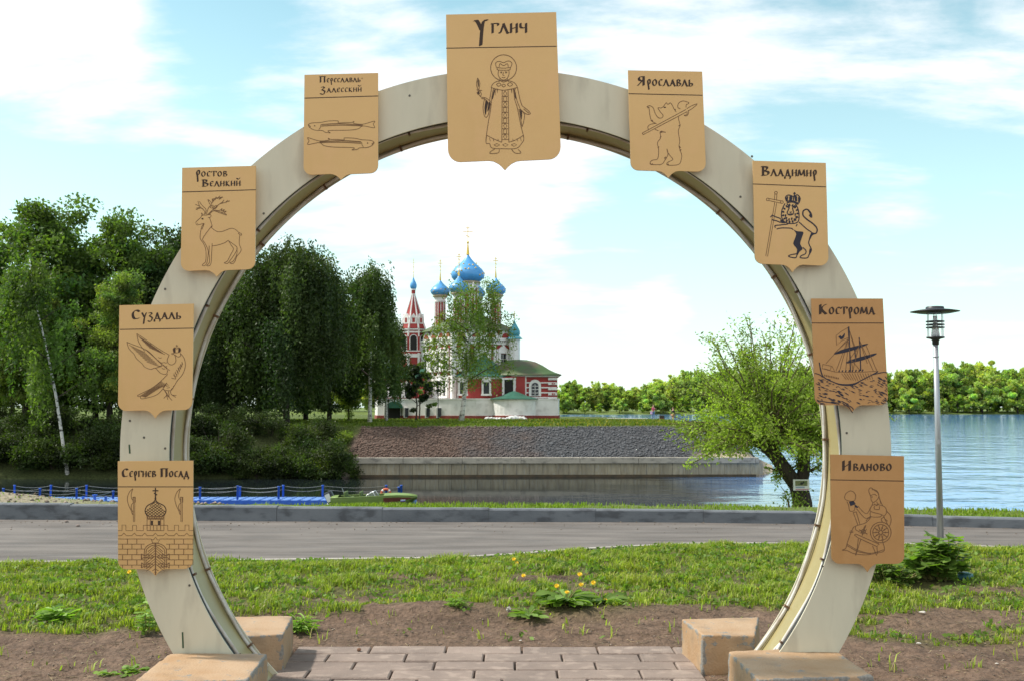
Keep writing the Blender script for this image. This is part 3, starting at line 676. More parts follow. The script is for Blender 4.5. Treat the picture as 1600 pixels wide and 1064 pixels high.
emblem(t, A); A = Art((660, 0), 3.546)
A.fill([(352, 552), (344, 600), (350, 640), (358, 600), (364, 570)]).fill([(366, 575), (360, 620), (372, 600), (377, 560)]).fill([(540, 602), (552, 620), (549, 665), (543, 640)]).fill([(396, 500), (386, 545), (390, 550), (400, 510)]).fill([(510, 500), (522, 548), (514, 545), (506, 512)])
A.dot((437, 406), 3.2).dot((463, 406), 3.2).fill([(300, 515), (312, 510), (318, 520), (308, 526)]).fill([(305, 455), (309, 440), (313, 470), (309, 485)]); emblem(t, A, M_ink)

# 2 two fish --------------------------------------------------------
t = plaque('gold plaque engraved with two long fish one above the other', (476, 118), (591, 115), (591, 271.5), (474.5, 274), (533, 282), ((475.5, 154), (591, 150.5)))
letters(t, [('Переславль-', 499, 568, 129.5, 6.4, 9.2, dict(slope=-.018, pen=.23)), ('Залесский', 500, 566, 145, 6.6, 8.6, dict(slope=-.02, pen=.23))])
A = Art((460, 100), 5.6)
for fl, F in ((0, lambda p: p), (1, lambda p: (818 - p[0], 1218 - (1218 - p[1] - 150) if False else p[1] + 152 - (p[0] - 120) * .012))):
    A.lines([[F(p) for p in l] for l in ([(120, 536), (150, 520), (230, 515), (290, 503), (380, 501), (384, 518), (450, 515), (495, 516), (524, 506), (516, 521), (600, 530), (700, 503), (690, 530), (699, 562), (600, 545), (560, 570), (480, 582), (300, 586), (315, 606), (268, 600), (245, 586), (180, 582), (135, 560), (120, 536)],
        [(230, 535), (226, 560), (214, 578)], [(122, 538), (140, 550), (132, 556)])], 1.0)
    A.lines([[F(p) for p in l] for l in ([(235, 532), (400, 524), (598, 538)], [(235, 548), (400, 540), (598, 545)])], 1.0)
    for i in range(36):
        x = 236 + i * 10; y = 540 - 8 * math.sin(math.pi * i / 36) + 3 * i / 36; A.line([F((x, y - 8)), F((x + 8, y + 8))], .8, False)
    A.dot(F((177, 544)), 6)
emblem(t, A)

# 3 deer ------------------------------------------------------------
t = plaque('gold plaque engraved with a standing antlered deer', (285, 263), (400, 260), (399, 421.5), (283, 424), (339, 433), ((285, 300.5), (400, 297)))
letters(t, [('Ростов', 306, 356, 276.5, 8, 9.5, dict(slope=-.01)), ('Великий', 315, 377, 292, 8, 10.5, dict(slope=-.02))])
A = Art((270, 245), 5.453)
A.lines([[(196, 570), (200, 555), (235, 522), (250, 502), (285, 500), (316, 496), (326, 505), (322, 516), (300, 522)], [(250, 502), (244, 482), (258, 496)], [(196, 570), (206, 583), (226, 580), (266, 570)], [(266, 570), (245, 602), (232, 680), (240, 712), (260, 740), (280, 790), (283, 860), (278, 900)], [(278, 900), (250, 926), (272, 930), (290, 906), (298, 860), (300, 800), (275, 742), (254, 712)],
 [(310, 760), (308, 820), (312, 900), (288, 929), (312, 930), (326, 906), (329, 860), (333, 790), (335, 740)], [(335, 762), (380, 755), (440, 736), (472, 714)], [(472, 714), (500, 760), (516, 790), (490, 842), (465, 890), (438, 906), (464, 912), (480, 896), (520, 842), (545, 795), (540, 766), (480, 722)],
 [(546, 780), (545, 832), (516, 890), (484, 906), (510, 913), (530, 892), (546, 850), (582, 800), (566, 742), (570, 672)], [(312, 518), (334, 588), (332, 608), (380, 640), (430, 636), (490, 613), (530, 620), (560, 646), (586, 660), (580, 672), (556, 654)], [(332, 592), (300, 632), (266, 680), (250, 712)], [(268, 572), (248, 622)],
 [(266, 496), (270, 465), (228, 424), (214, 380)], [(228, 424), (192, 408)], [(276, 492), (282, 452), (252, 420), (226, 384)], [(258, 446), (232, 440), (196, 455)], [(232, 432), (198, 442)],
 [(286, 492), (302, 442), (330, 402), (310, 374), (298, 368)], [(298, 368), (312, 400), (318, 412)], [(330, 402), (362, 364), (424, 345)], [(340, 390), (335, 360), (346, 376), (350, 356), (362, 370)], [(362, 364), (368, 346), (380, 354), (402, 336)], [(380, 356), (410, 350), (392, 366), (426, 346)],
 [(296, 496), (342, 452), (402, 402), (432, 386)], [(402, 402), (440, 394), (486, 378)], [(416, 396), (436, 370)], [(450, 390), (470, 372)], [(318, 440), (330, 418), (345, 420), (330, 444)], [(340, 446), (362, 420), (380, 424), (356, 450)],
 [(346, 456), (400, 470), (456, 492)], [(352, 458), (398, 460), (420, 444), (412, 464), (440, 452), (426, 470), (456, 466), (440, 480), (458, 500), (400, 480), (344, 464), (306, 500)]], 1.05)
emblem(t, A); A = Art((270, 245), 5.453); A.fill([(242, 528), (254, 524), (262, 532), (250, 538)]); A.dot((210, 572), 3); emblem(t, A, M_ink)

# 4 falcon ----------------------------------------------------------
t = plaque('gold plaque engraved with a crowned bird spreading its wings', (187, 477.5), (303, 475), (300.5, 640), (185, 641.5), (243, 653), ((187, 515), (303, 513)))
letters(t, [('Суздаль', 205, 284, 499, 10, 14, dict(slope=-.005))])
A = Art((170, 460), 5.32)
A.lines([[(232, 328), (268, 350), (340, 400), (430, 460), (502, 502)], [(232, 328), (246, 390), (276, 440), (300, 470)], [(150, 395), (200, 416), (290, 450), (342, 482), (420, 562), (505, 630)], [(150, 395), (168, 450), (210, 495), (228, 530), (275, 572), (300, 602), (350, 620), (386, 610), (430, 652), (476, 660), (490, 626)],
 [(502, 502), (485, 545), (500, 576), (530, 582), (556, 556), (552, 512), (532, 490)], [(594, 486), (626, 530), (636, 592), (614, 660), (572, 710), (542, 760), (516, 790)], [(490, 660), (430, 720), (350, 780), (240, 836), (262, 846), (270, 864), (322, 856), (400, 830), (452, 778), (482, 730)],
 [(454, 782), (480, 830), (456, 860)], [(480, 830), (490, 872)], [(480, 830), (526, 878)], [(470, 800), (494, 836), (505, 850)], [(510, 795), (522, 830), (562, 836)], [(522, 830), (556, 852)], [(494, 798), (502, 836)], [(476, 736), (452, 785), (515, 795), (540, 756)], [(550, 500), (575, 518), (596, 508), (594, 486)], [(340, 400), (350, 412), (344, 430)], [(445, 580), (420, 600), (386, 610)],
 [(540, 482), (534, 452), (552, 440), (565, 452), (580, 440), (596, 452), (590, 478), (540, 486)], [(552, 480), (552, 444)], [(578, 480), (580, 444)], [(565, 440), (565, 416)], [(556, 426), (575, 426)], [(542, 488), (522, 490), (530, 500)]], 1.05)
for k in range(9):
    u = k / 8; A.line([(170 + 18 * k, 420 + 18 * k * .95), (300 + 16 * k, 480 + 15 * k)], .9); A.line([(240 + 12 * k, 345 + 12 * k), (330 + 17 * k, 402 + 12 * k)], .9)
    A.line([(300 + 22 * k, 455 + 18 * k), (345 + 17 * k, 490 + 16 * k)], .9)
for k in range(6): A.line([(262 + 8 * k, 842 + 2 * k), (340 + 14 * k, 790 - 2 * k), (440 + 8 * k, 720 + 6 * k)], .9)
for k in range(7):
    A.line([(520 + 15 * k, 692 - 22 * k), (552 + 9 * k, 700 - 16 * k)], .9, False); A.line([(540 + 11 * k, 655 - 16 * k), (556 + 10 * k, 700 - 20 * k)], .9, False)
for (x, y) in ((425, 520), (440, 560), (470, 590), (455, 610), (470, 560), (430, 590)): A.line([(x - 14, y), (x, y + 8), (x + 14, y + 4)], .9)
A.line([(478, 740), (492, 745)], .9).line([(476, 760), (500, 756)], .9).line([(482, 775), (506, 770)], .9)
emblem(t, A); A = Art((170, 460), 5.32); A.fill([(541, 480), (536, 455), (549, 444), (551, 480)]).fill([(580, 478), (582, 446), (595, 455), (589, 476)]); emblem(t, A, M_ink)

# 5 fortress --------------------------------------------------------
t = plaque('gold plaque engraved with a brick fortress wall, gate and onion dome', (184.5, 720), (302, 719), (301.5, 888), (185, 888.5), (243, 899), ((184.5, 760), (302, 760)))
letters(t, [('Сергиев Посад', 190, 296, 744.5, 9.2, 12.8)])
A = Art((170, 705), 5.193)
for dx in (0, 386):
    A.lines([[(195 + dx, 300), (166 + dx, 330), (150 + dx, 380), (160 + dx, 432), (182 + dx, 480), (192 + dx, 512)], [(195 + dx, 300), (182 + dx, 345), (184 + dx, 378), (200 + dx, 400)], [(200 + dx, 415), (184 + dx, 430), (182 + dx, 460), (196 + dx, 492)], [(184 + dx, 495), (198 + dx, 508)]], 1.05)
    A.line([(199 + dx, 370), (199 + dx, 570), (210 + dx, 570), (210 + dx, 370)], 1.0, False, True); A.line([(196 + dx, 368), (196 + dx, 410), (215 + dx, 410), (215 + dx, 368)], 1.0, False, True)
A.lines([[(310, 522), (310, 640)], [(447, 522), (447, 640)], [(336, 552), (336, 640)], [(420, 552), (420, 640)], [(362, 600), (362, 640)], [(390, 600), (390, 640)], [(310, 522), (447, 522)], [(310, 597), (336, 597)], [(420, 597), (447, 597)], [(342, 597), (416, 597)],
 [(75, 640), (107, 640), (107, 595), (138, 595), (138, 640), (192, 640), (192, 597), (224, 597), (224, 640), (280, 640), (280, 597), (310, 597)], [(447, 597), (478, 597), (478, 640), (532, 640), (532, 597), (565, 597), (565, 640), (618, 640), (618, 595), (650, 595), (650, 640), (685, 640)], [(310, 640), (447, 640)]], 1.05, False)
z = [(75, 681)]
for c in (122, 207, 291, 378, 463, 548, 632): z += [(c - 20, 681), (c, 660), (c + 20, 681)]
A.line(z + [(687, 681)], 1.05, False)
ys = [708, 750, 790, 835, 877, 920]
for i, y in enumerate(ys):
    for (a, b) in ((75, 345 if y == 708 else 290), (412 if y == 708 else 466, 687)):
        if i == 5: a, b = max(a, 90), min(b, 672)
        A.line([(a, y), (b, y)], 1.05, False)
    y2 = ys[i + 1] if i < 5 else 944
    for x in range(75 + (76 if i % 2 == 0 else 36), 687, 76):
        if 288 < x < 468 or (i == 5 and (x < 100 or x > 660)): continue
        A.line([(x, y), (x, y2)], 1.05, False)
A.lines([[(288, 945), (288, 812), (302, 775), (332, 752), (378, 742), (425, 752), (455, 775), (468, 812), (468, 945)], [(302, 945), (302, 815), (318, 782), (345, 764), (378, 757), (412, 764), (440, 784), (454, 815), (454, 945)]], 1.3)
A.line([(345, 712), (362, 716), (378, 692), (394, 716), (412, 712), (400, 740), (356, 740)], 1.1, False, True)
for y in range(785, 990, 22):
    d = min(74, 60 + (y - 785)) if y < 945 else max(8, 74 - (y - 930) * 1.6); A.line([(378 - d, y + d * .55 - 8), (378, y - d * .4), (378 + d, y + d * .55 - 8)], 1.1, False)
A.line([(378, 742), (378, 1000)], 2.2, False)
for y in (850, 922):
    for sgn in (-1, 1):
        A.lines([[(378 + sgn * 112, y - 22), (378 + sgn * 90, y - 8), (378 + sgn * 40, y - 14), (378 + sgn * 16, y)], [(378 + sgn * 112, y + 22), (378 + sgn * 90, y + 8), (378 + sgn * 40, y + 14), (378 + sgn * 16, y)], [(378 + sgn * 112, y - 22), (378 + sgn * 112, y + 22)], [(378 + sgn * 60, y - 20), (378 + sgn * 50, y), (378 + sgn * 60, y + 20)]], 1.2)
for i in range(9): A.circ((322 + i * 14, 534), 8, 1.0, 8); A.line([(315 + 14 * i, 543), (322 + 14 * i, 550), (329 + 14 * i, 543)], 1.0)
emblem(t, A); A = Art((170, 705), 5.193)
A.lines([[(378, 385), (362, 410), (312, 440), (294, 480), (311, 522)], [(445, 522), (464, 480), (448, 440), (394, 410), (378, 385)]], 1.8)
for k in range(-6, 12):
    for sgn in (1, -1):
        seg = []
        for q in range(24):
            x = 294 + q * 7.4; y = 385 + (k * 22) + sgn * (x - 378) * .75
            tt = (y - 395) / 127.
            if not 0 < tt < 1: continue
            hw = 85 * (math.sin(math.pi * min(1, tt * 1.0) * .62) ** 1.4)
            if abs(x - 378) < hw: seg.append((x, y))
        if len(seg) > 1: A.line(seg, 1.0, False)
A.lines([[(378, 293), (378, 385)], [(355, 317), (402, 317)], [(366, 336), (392, 352)]], 2.2, False); A.dot((378, 380), 8)
A.fill([(341, 560), (358, 560), (358, 596), (341, 596)], False).fill([(398, 560), (416, 560), (416, 596), (398, 596)], False); emblem(t, A, M_ink)

# 6 bear ------------------------------------------------------------
t = plaque('gold plaque engraved with an upright bear shouldering an axe', (981, 111), (1097, 113), (1102.5, 269), (985, 267), (1044, 279), ((982, 147), (1097.5, 149.5)))
letters(t, [('Ярославль', 995, 1084, 134.3, 10, 14, dict(slope=.012))])
A = Art((965, 95), 5.458)
A.lines([[(250, 396), (274, 386), (304, 405), (320, 450), (345, 486), (374, 491), (388, 470), (362, 436), (345, 405), (374, 405), (398, 384), (414, 362), (430, 375), (448, 362), (465, 380), (482, 415), (500, 440)], [(522, 480), (520, 500), (532, 556), (518, 602), (530, 692), (524, 730), (545, 800), (545, 832), (522, 886), (430, 893), (424, 872), (466, 850), (468, 836), (430, 790), (420, 754)],
 [(420, 754), (430, 800), (404, 850), (372, 886), (286, 886), (280, 866), (300, 850), (342, 838), (350, 762), (340, 702), (366, 662), (362, 612)], [(348, 600), (318, 588)], [(250, 396), (268, 410), (276, 470), (292, 516), (332, 540)], [(330, 536), (282, 545), (258, 566), (264, 590)], [(584, 418), (210, 620)], [(594, 436), (219, 633)], [(210, 620), (219, 633)],
 [(536, 412), (514, 400), (520, 366), (556, 346), (604, 358), (606, 368), (586, 378), (584, 402)], [(590, 412), (634, 386), (679, 371), (640, 408), (600, 432)], [(602, 425), (606, 450), (588, 473), (568, 468), (590, 462), (594, 440)]], 1.15)
for p in [((360, 610), (382, 602)), ((366, 614), (392, 608)), ((376, 608), (410, 613)), ((284, 510), (298, 520)), ((520, 560), (536, 548)), ((524, 730), (538, 745)), ((530, 770), (542, 760)), ((344, 745), (354, 735)), ((362, 660), (372, 648)), ((398, 835), (412, 822)), ((404, 845), (418, 830)), ((428, 790), (440, 800)), ((486, 415), (496, 424)), ((282, 878), (290, 892)), ((296, 878), (300, 890)), ((428, 880), (436, 896)), ((250, 392), (262, 400)), ((256, 404), (272, 400)), ((290, 520), (300, 508))]: A.line(p, 1.6, False)
emblem(t, A); A = Art((965, 95), 5.458); A.fill([(390, 400), (402, 394), (414, 402), (402, 406)]); emblem(t, A, M_ink)

# 7 lion ------------------------------------------------------------
t = plaque('gold plaque engraved with a crowned lion holding a long cross', (1176, 252), (1290, 255.5), (1294, 415.5), (1179, 413), (1238, 426), ((1176.5, 288), (1290.5, 292.5)))
letters(t, [('Владимир', 1189, 1278, 275, 10.4, 14.2, dict(slope=.02))])
A = Art((1160, 240), 5.6)
A.lines([[(283, 432), (205, 900), (220, 904), (300, 436)], [(284, 356), (280, 410)], [(302, 358), (298, 414)], [(234, 396), (346, 418)], [(230, 414), (342, 438)]], 1.1, False)
A.circ((294, 346), 12, 1.2, 12).circ((222, 404), 12, 1.2, 12).circ((346, 428), 12, 1.2, 12)
emblem(t, A); A = Art((1160, 240), 5.6)
A.lines([[(372, 440), (346, 500), (344, 560), (372, 602), (430, 616), (486, 600), (496, 540), (484, 480), (464, 444)], [(246, 560), (262, 543), (280, 552), (336, 572)], [(256, 582), (300, 592), (334, 606)], [(290, 652), (286, 634), (330, 628), (400, 620)], [(300, 663), (342, 654), (422, 656), (442, 668)], [(470, 640), (480, 620)],
 [(496, 602), (560, 660), (604, 690)], [(606, 705), (582, 770), (585, 800), (604, 846), (582, 890), (566, 916), (508, 914), (516, 896), (550, 880), (556, 852), (528, 824)], [(472, 880), (420, 890), (406, 904), (464, 915), (478, 890)], [(390, 440), (410, 470), (400, 500), (392, 520), (410, 540), (438, 535), (448, 515), (440, 480), (462, 455)], [(404, 470), (386, 462)], [(446, 470), (466, 460)]], 2.0)
A.lines([[(606, 704), (644, 700), (654, 662), (622, 620), (562, 576), (530, 540), (536, 502), (570, 492), (602, 530), (606, 562)]], 2.6)
A.fill([(570, 500), (604, 530), (606, 566), (582, 545), (590, 530)]).fill([(440, 664), (480, 682), (532, 690), (520, 740), (506, 790), (526, 836), (500, 862), (484, 890), (472, 882), (478, 840), (446, 792), (462, 740), (470, 700)])
A.fill([(334, 572), (360, 596), (372, 612), (335, 606)]).fill([(604, 690), (640, 704), (612, 720), (590, 760), (584, 745)]).fill([(590, 830), (606, 850), (588, 880), (584, 860)])
for a in range(0, 360, 24):
    if 60 < (a % 360) < 120 and False: continue
    c, s_ = math.cos(R(a)), math.sin(R(a)); x, y = 420 + 62 * c, 528 + 72 * s_
    A.fill([(x - 9 * s_, y + 9 * c), (x + 16 * c, y + 16 * s_), (x + 9 * s_, y - 9 * c), (x - 10 * c, y - 10 * s_)])
for (x, y) in ((385, 568), (408, 580), (432, 572), (455, 580), (470, 560), (378, 545), (462, 535)): A.fill([(x - 7, y - 8), (x + 7, y - 8), (x + 3, y + 14), (x - 3, y + 14)])
A.fill([(396, 470), (410, 474), (402, 480)], False).fill([(436, 474), (450, 468), (446, 480)], False).fill([(408, 512), (436, 510), (424, 524)], False).line([(396, 538), (424, 530), (446, 536)], 1.6)
A.lines([[(386, 420), (378, 384), (404, 366), (450, 378), (482, 364), (506, 396), (494, 436)], [(386, 420), (440, 418), (494, 440)], [(388, 432), (440, 428), (490, 448)], [(450, 378), (446, 415)], [(455, 375), (457, 340)], [(446, 352), (467, 352)]], 2.0)
A.fill([(384, 412), (384, 388), (400, 378), (396, 412)]).fill([(410, 412), (414, 376), (436, 380), (432, 412)]).fill([(460, 416), (458, 382), (476, 378), (478, 420)]).fill([(488, 424), (488, 384), (502, 400), (496, 426)])
emblem(t, A, M_navy)

# 8 ship ------------------------------------------------------------
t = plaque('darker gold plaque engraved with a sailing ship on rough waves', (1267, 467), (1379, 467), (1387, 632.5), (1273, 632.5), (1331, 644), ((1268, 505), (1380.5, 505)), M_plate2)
letters(t, [('Кострома', 1279, 1368, 491.3, 11, 15)])
A = Art((1250, 455), 5.32)
A.lines([[(400, 395), (215, 600)], [(400, 400), (300, 660)], [(402, 400), (330, 655)], [(404, 420), (380, 655)], [(412, 330), (470, 500)], [(415, 340), (450, 470)], [(492, 400), (610, 660)], [(500, 420), (560, 600)], [(410, 480), (440, 650)], [(495, 440), (460, 560)], [(440, 655), (490, 460)], [(285, 515), (410, 400)], [(395, 590), (480, 470)], [(545, 440), (640, 660)], [(420, 560), (500, 655)],
 [(405, 300), (345, 335), (300, 370), (305, 450), (350, 408), (405, 385)], [(190, 605), (268, 622), (290, 668), (420, 672), (540, 668), (650, 662)], [(190, 605), (184, 640), (290, 668)], [(200, 640), (250, 655), (260, 625)]], 1.0, False)
for k in range(12): A.line([(345 + 22 * k, 680), (385 + 20 * k, 745 - 3 * abs(k - 5))], .9, False)
for k in range(9): A.line([(205 + 14 * k, 690 + 3 * k), (208 + 14 * k, 705 + 3 * k)], 1.6, False)
emblem(t, A); A = Art((1250, 455), 5.32)
A.lines([[(404, 298), (412, 450), (420, 668)], [(492, 384), (500, 500), (505, 660)], [(160, 590), (172, 650), (192, 706), (260, 746), (345, 772), (450, 766), (540, 722), (620, 682), (650, 664)], [(455, 480), (462, 560)]], 2.0)
A.fill([(318, 378), (338, 368), (346, 378), (372, 350), (366, 386), (342, 402), (330, 392)]).fill([(285, 516), (340, 488), (420, 465), (552, 436), (548, 450), (420, 496), (296, 523)]).fill([(384, 586), (450, 560), (540, 535), (632, 514), (620, 532), (520, 572), (398, 598)]).fill([(160, 590), (178, 660), (194, 708), (184, 700), (166, 650)]).fill([(262, 748), (345, 768), (450, 762), (520, 730), (450, 778), (340, 780)]).fill([(398, 300), (410, 300), (414, 400), (404, 400)])
for k in range(8): A.line([(322 + 28 * k, 672 - k), (328 + 28 * k, 655 - k)], 2.2, False)
rw = random.Random(4)
for i in range(190):
    u, v = rw.random(), rw.random(); x = 128 + u * 590; y = 690 + v * 245
    top = 700 + (70 * math.sin(math.pi * min(1, max(0, (x - 190) / 380))) if 190 < x < 570 else 0)
    if y < top + 4: continue
    L = rw.uniform(14, 44); s_ = .42 + .25 * math.sin(x * .02); w = rw.uniform(2, 7)
    x2, y2 = min(x + L, 728), min(y + L * s_, 938); A.fill([(x, y), ((x + x2) / 2, (y + y2) / 2 - w), (x2, y2), ((x + x2) / 2 - 3, (y + y2) / 2 + w * .5)])
for s_ in ([(360, 938), (405, 960), (432, 1000), (440, 1008)], [(385, 938), (430, 962), (446, 985)], [(140, 905), (230, 920), (330, 935)], [(610, 690), (690, 672), (730, 676)], [(122, 680), (160, 690), (190, 712)]): A.line(s_, 1.6)
emblem(t, A, M_navy)

# 9 spinner ---------------------------------------------------------
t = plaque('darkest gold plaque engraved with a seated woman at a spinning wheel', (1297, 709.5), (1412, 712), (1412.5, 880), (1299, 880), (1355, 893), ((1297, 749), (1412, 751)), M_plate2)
letters(t, [('Иваново', 1315, 1395, 734.7, 10.8, 15.5)])
A = Art((1280, 700), 5.453)
A.lines([[(265, 360), (228, 384), (218, 425), (250, 446), (300, 445), (310, 400), (292, 370), (265, 360)], [(236, 452), (250, 482), (262, 532), (300, 526), (304, 470)], [(290, 546), (330, 652)], [(316, 540), (346, 642)], [(290, 546), (318, 538)], [(330, 490), (400, 556), (440, 500)], [(318, 512), (390, 592), (440, 576)], [(425, 345), (442, 335), (470, 355), (500, 378), (508, 412), (490, 440), (460, 460), (444, 438), (440, 410), (424, 368), (425, 345)], [(450, 352), (476, 352), (502, 375), (516, 430), (542, 490)], [(508, 402), (526, 470)], [(440, 400), (470, 390), (492, 404)], [(460, 460), (452, 480)], [(490, 452), (500, 482)], [(470, 470), (490, 486), (512, 468)],
 [(440, 502), (458, 482), (520, 482), (560, 500), (576, 540), (552, 576), (530, 562), (440, 536), (440, 502)], [(470, 490), (472, 515), (510, 518), (512, 492)], [(436, 540), (442, 580), (520, 582), (530, 562)], [(570, 530), (606, 570), (612, 622), (596, 662), (580, 640), (556, 592), (550, 572)], [(560, 600), (585, 620)], [(556, 585), (530, 600), (540, 630)], [(440, 585), (398, 632), (312, 660), (282, 690), (240, 802), (226, 850), (196, 866), (236, 869), (300, 896), (400, 906), (490, 890), (556, 866), (534, 772)],
 [(236, 812), (330, 866), (440, 892), (550, 862)], [(234, 824), (330, 878), (440, 898)], [(355, 772), (312, 912)], [(334, 768), (322, 860), (308, 908)], [(455, 830), (490, 912)], [(492, 832), (497, 900)], [(310, 660), (312, 690), (345, 712)], [(400, 620), (412, 600), (440, 582)], [(262, 702), (285, 704), (284, 716), (258, 712)]], 1.15)
A.line([(300, 736), (312, 728), (512, 815), (490, 834), (330, 760)], 1.2, False, True)
A.circ((525, 715), 88, 1.3).circ((525, 715), 68, 1.2).circ((525, 715), 16, 1.2, 14)
for k in range(10):
    c, s_ = math.cos(R(36 * k)), math.sin(R(36 * k)); A.line([(525 + 16 * c, 715 + 16 * s_), (525 + 70 * c, 715 + 70 * s_)], 1.4, False); A.line([(525 + 40 * c - 6 * s_, 715 + 40 * s_ + 6 * c), (525 + 40 * c + 6 * s_, 715 + 40 * s_ - 6 * c)], 1.8, False)
A.circ((376, 708), 18, 1.4, 12); A.lines([[(398, 652), (366, 742)], [(340, 692), (412, 730)], [(350, 722), (405, 690)], [(390, 660), (372, 700)]], 1.4, False)
emblem(t, A); A = Art((1280, 700), 5.453); A.fill([(254, 456), (292, 444), (312, 474), (266, 491)], False).fill([(300, 480), (322, 488), (330, 506), (310, 502)]).fill([(445, 412), (455, 408), (452, 420)], False); emblem(t, A, M_navy)

for th, arts in EMB.values():          # one engraved emblem per plaque: fine lines and filled areas together
    b = MB(); idx = []; ms = []
    for a_, m_ in arts:
        if m_ not in ms: ms.append(m_)
        n = len(b.v); b.v += a_.v; b.f += [tuple(i + n for i in f) for f in a_.f]; idx += [ms.index(m_)] * len(a_.f)
    o = b.build('emblem', ms[0], th)
    for m_ in ms[1:]: o.data.materials.append(m_)
    o.data.polygons.foreach_set('material_index', idx)
# ------------------------------------------------------------------ vegetation
def leaf_cards(pts, size, cols, rng, droop=0.0, asp=1.7):
    """diamond leaf faces; pts (N,3)"""
    n = len(pts); a = rng.normal(size=(n, 3)); a[:, 2] -= droop; a /= np.linalg.norm(a, axis=1)[:, None]
    r = rng.normal(size=(n, 3)); b = np.cross(a, r); b /= np.linalg.norm(b, axis=1)[:, None]
    s = (size * rng.uniform(.65, 1.35, n))[:, None]
    V = np.stack([pts - a * s * .5 * asp ** .5, pts + b * s * .5 / asp ** .5, pts + a * s * .5 * asp ** .5, pts - b * s * .5 / asp ** .5], 1)
    return V.reshape(-1, 3), np.repeat(cols, 4, 0)
def cards_mesh(name, V, C, m, parent):
    n = len(V) // 4; return np_mesh(name, V, np.arange(4 * n), np.full(n, 4), m, C, parent)
def clump_cols(base, n, rng, amt=.28, hue=.12):
    f = 1 + amt * rng.normal(size=(n, 1)).clip(-1.6, 1.6); c = np.array(base)[None, :] * f
    c = c * (1 + hue * rng.normal(size=(n, 1)) * np.array([[1, .25, -.4]])); return np.clip(c, .004, .6)
def trunk_limbs(rng, H, r0, crown0, lean=(0, 0), nl=9, spread=3.0, wob=.25):
    mb = MB(); mb.limbs = MB(); tops = []; pts = []
    for i in range(9):
        t = i / 8; pts.append(Vector((lean[0] * t + wob * math.sin(t * 5 + rng.uniform(0, 1)) * t, lean[1] * t + wob * math.sin(t * 4 + 1) * t, H * .93 * t - .3 * (1 - t))))
    mb.tube(pts, [r0 * (1.25 if i == 0 else 1) * (1 - .9 * i / 8) + .012 for i in range(9)], 8)
    for k in range(nl):
        t = crown0 + (0.95 - crown0) * (k + .5) / nl; i = t * 8; p = pts[int(i)].lerp(pts[min(8, int(i) + 1)], i - int(i)); az = k * 2.4 + rng.uniform(-.4, .4)
        L = spread * (1.0 if t < .6 else 1.6 * (1.0 - t) + .36) * rng.uniform(.75, 1.1); q = [p]
        for j in range(1, 6):
            u = j / 5; q.append(p + Vector((math.cos(az) * L * u, math.sin(az) * L * u, L * (.75 * u - .12 * u * u))))
        mb.limbs.tube(q, [r0 * (.36 * (1 - t) + .12) * (1 - .85 * j / 5) + .008 for j in range(6)], 5, cap=False); tops.append(q)
    return mb, pts, tops
def broadleaf(name, H, W, cbase, col, nclump=70, per=150, size=.3, seed=1, r0=.22, leafm=None, crown0=.22, bark=None):
    rng = np.random.default_rng(seed); th = thing(name, '', 'tree')
    mb, pts, limbs = trunk_limbs(rng, H, r0, crown0, nl=11, spread=W * .5)
    mb.build('trunk', bark or M_bark, th, True); mb.limbs.build('limbs', M_bark, th, True)
    cen = []
    for q in limbs:
        for j in (3, 4, 5): cen.append(np.array(q[j]) + rng.normal(size=3) * .5)
    while len(cen) < nclump:
        d = rng.normal(size=3); d /= np.linalg.norm(d); rr = rng.uniform(.55, 1.0)
        z = cbase + (H - cbase) * (.5 + .5 * d[2] * rr); prof = math.sin(math.pi * min(1, max(.06, (z - cbase) / (H - cbase))) ** .75) ** .7
        cen.append(np.array((d[0] * rr * W * .5 * prof + pts[int(8 * min(.99, z / H))].x, d[1] * rr * W * .5 * prof, z)))
    V = []; C = []; cc = clump_cols(col, len(cen), rng)
    for i, c in enumerate(cen):
        n = int(per * rng.uniform(.5, 1.4)); rad = W * .105 * rng.uniform(.7, 1.35)
        d = rng.normal(size=(n, 3)); d /= np.linalg.norm(d, axis=1)[:, None]; p = c + d * (rad * rng.uniform(.35, 1.1, (n, 1))) * np.array([1.15, 1.15, .75])
        v, k = leaf_cards(p, size, np.repeat(cc[i:i + 1], n, 0) * rng.uniform(.8, 1.2, (n, 1)), rng); V.append(v); C.append(k)
    cards_mesh('crown', np.concatenate(V), np.concatenate(C), leafm or M_leaf, th); return th
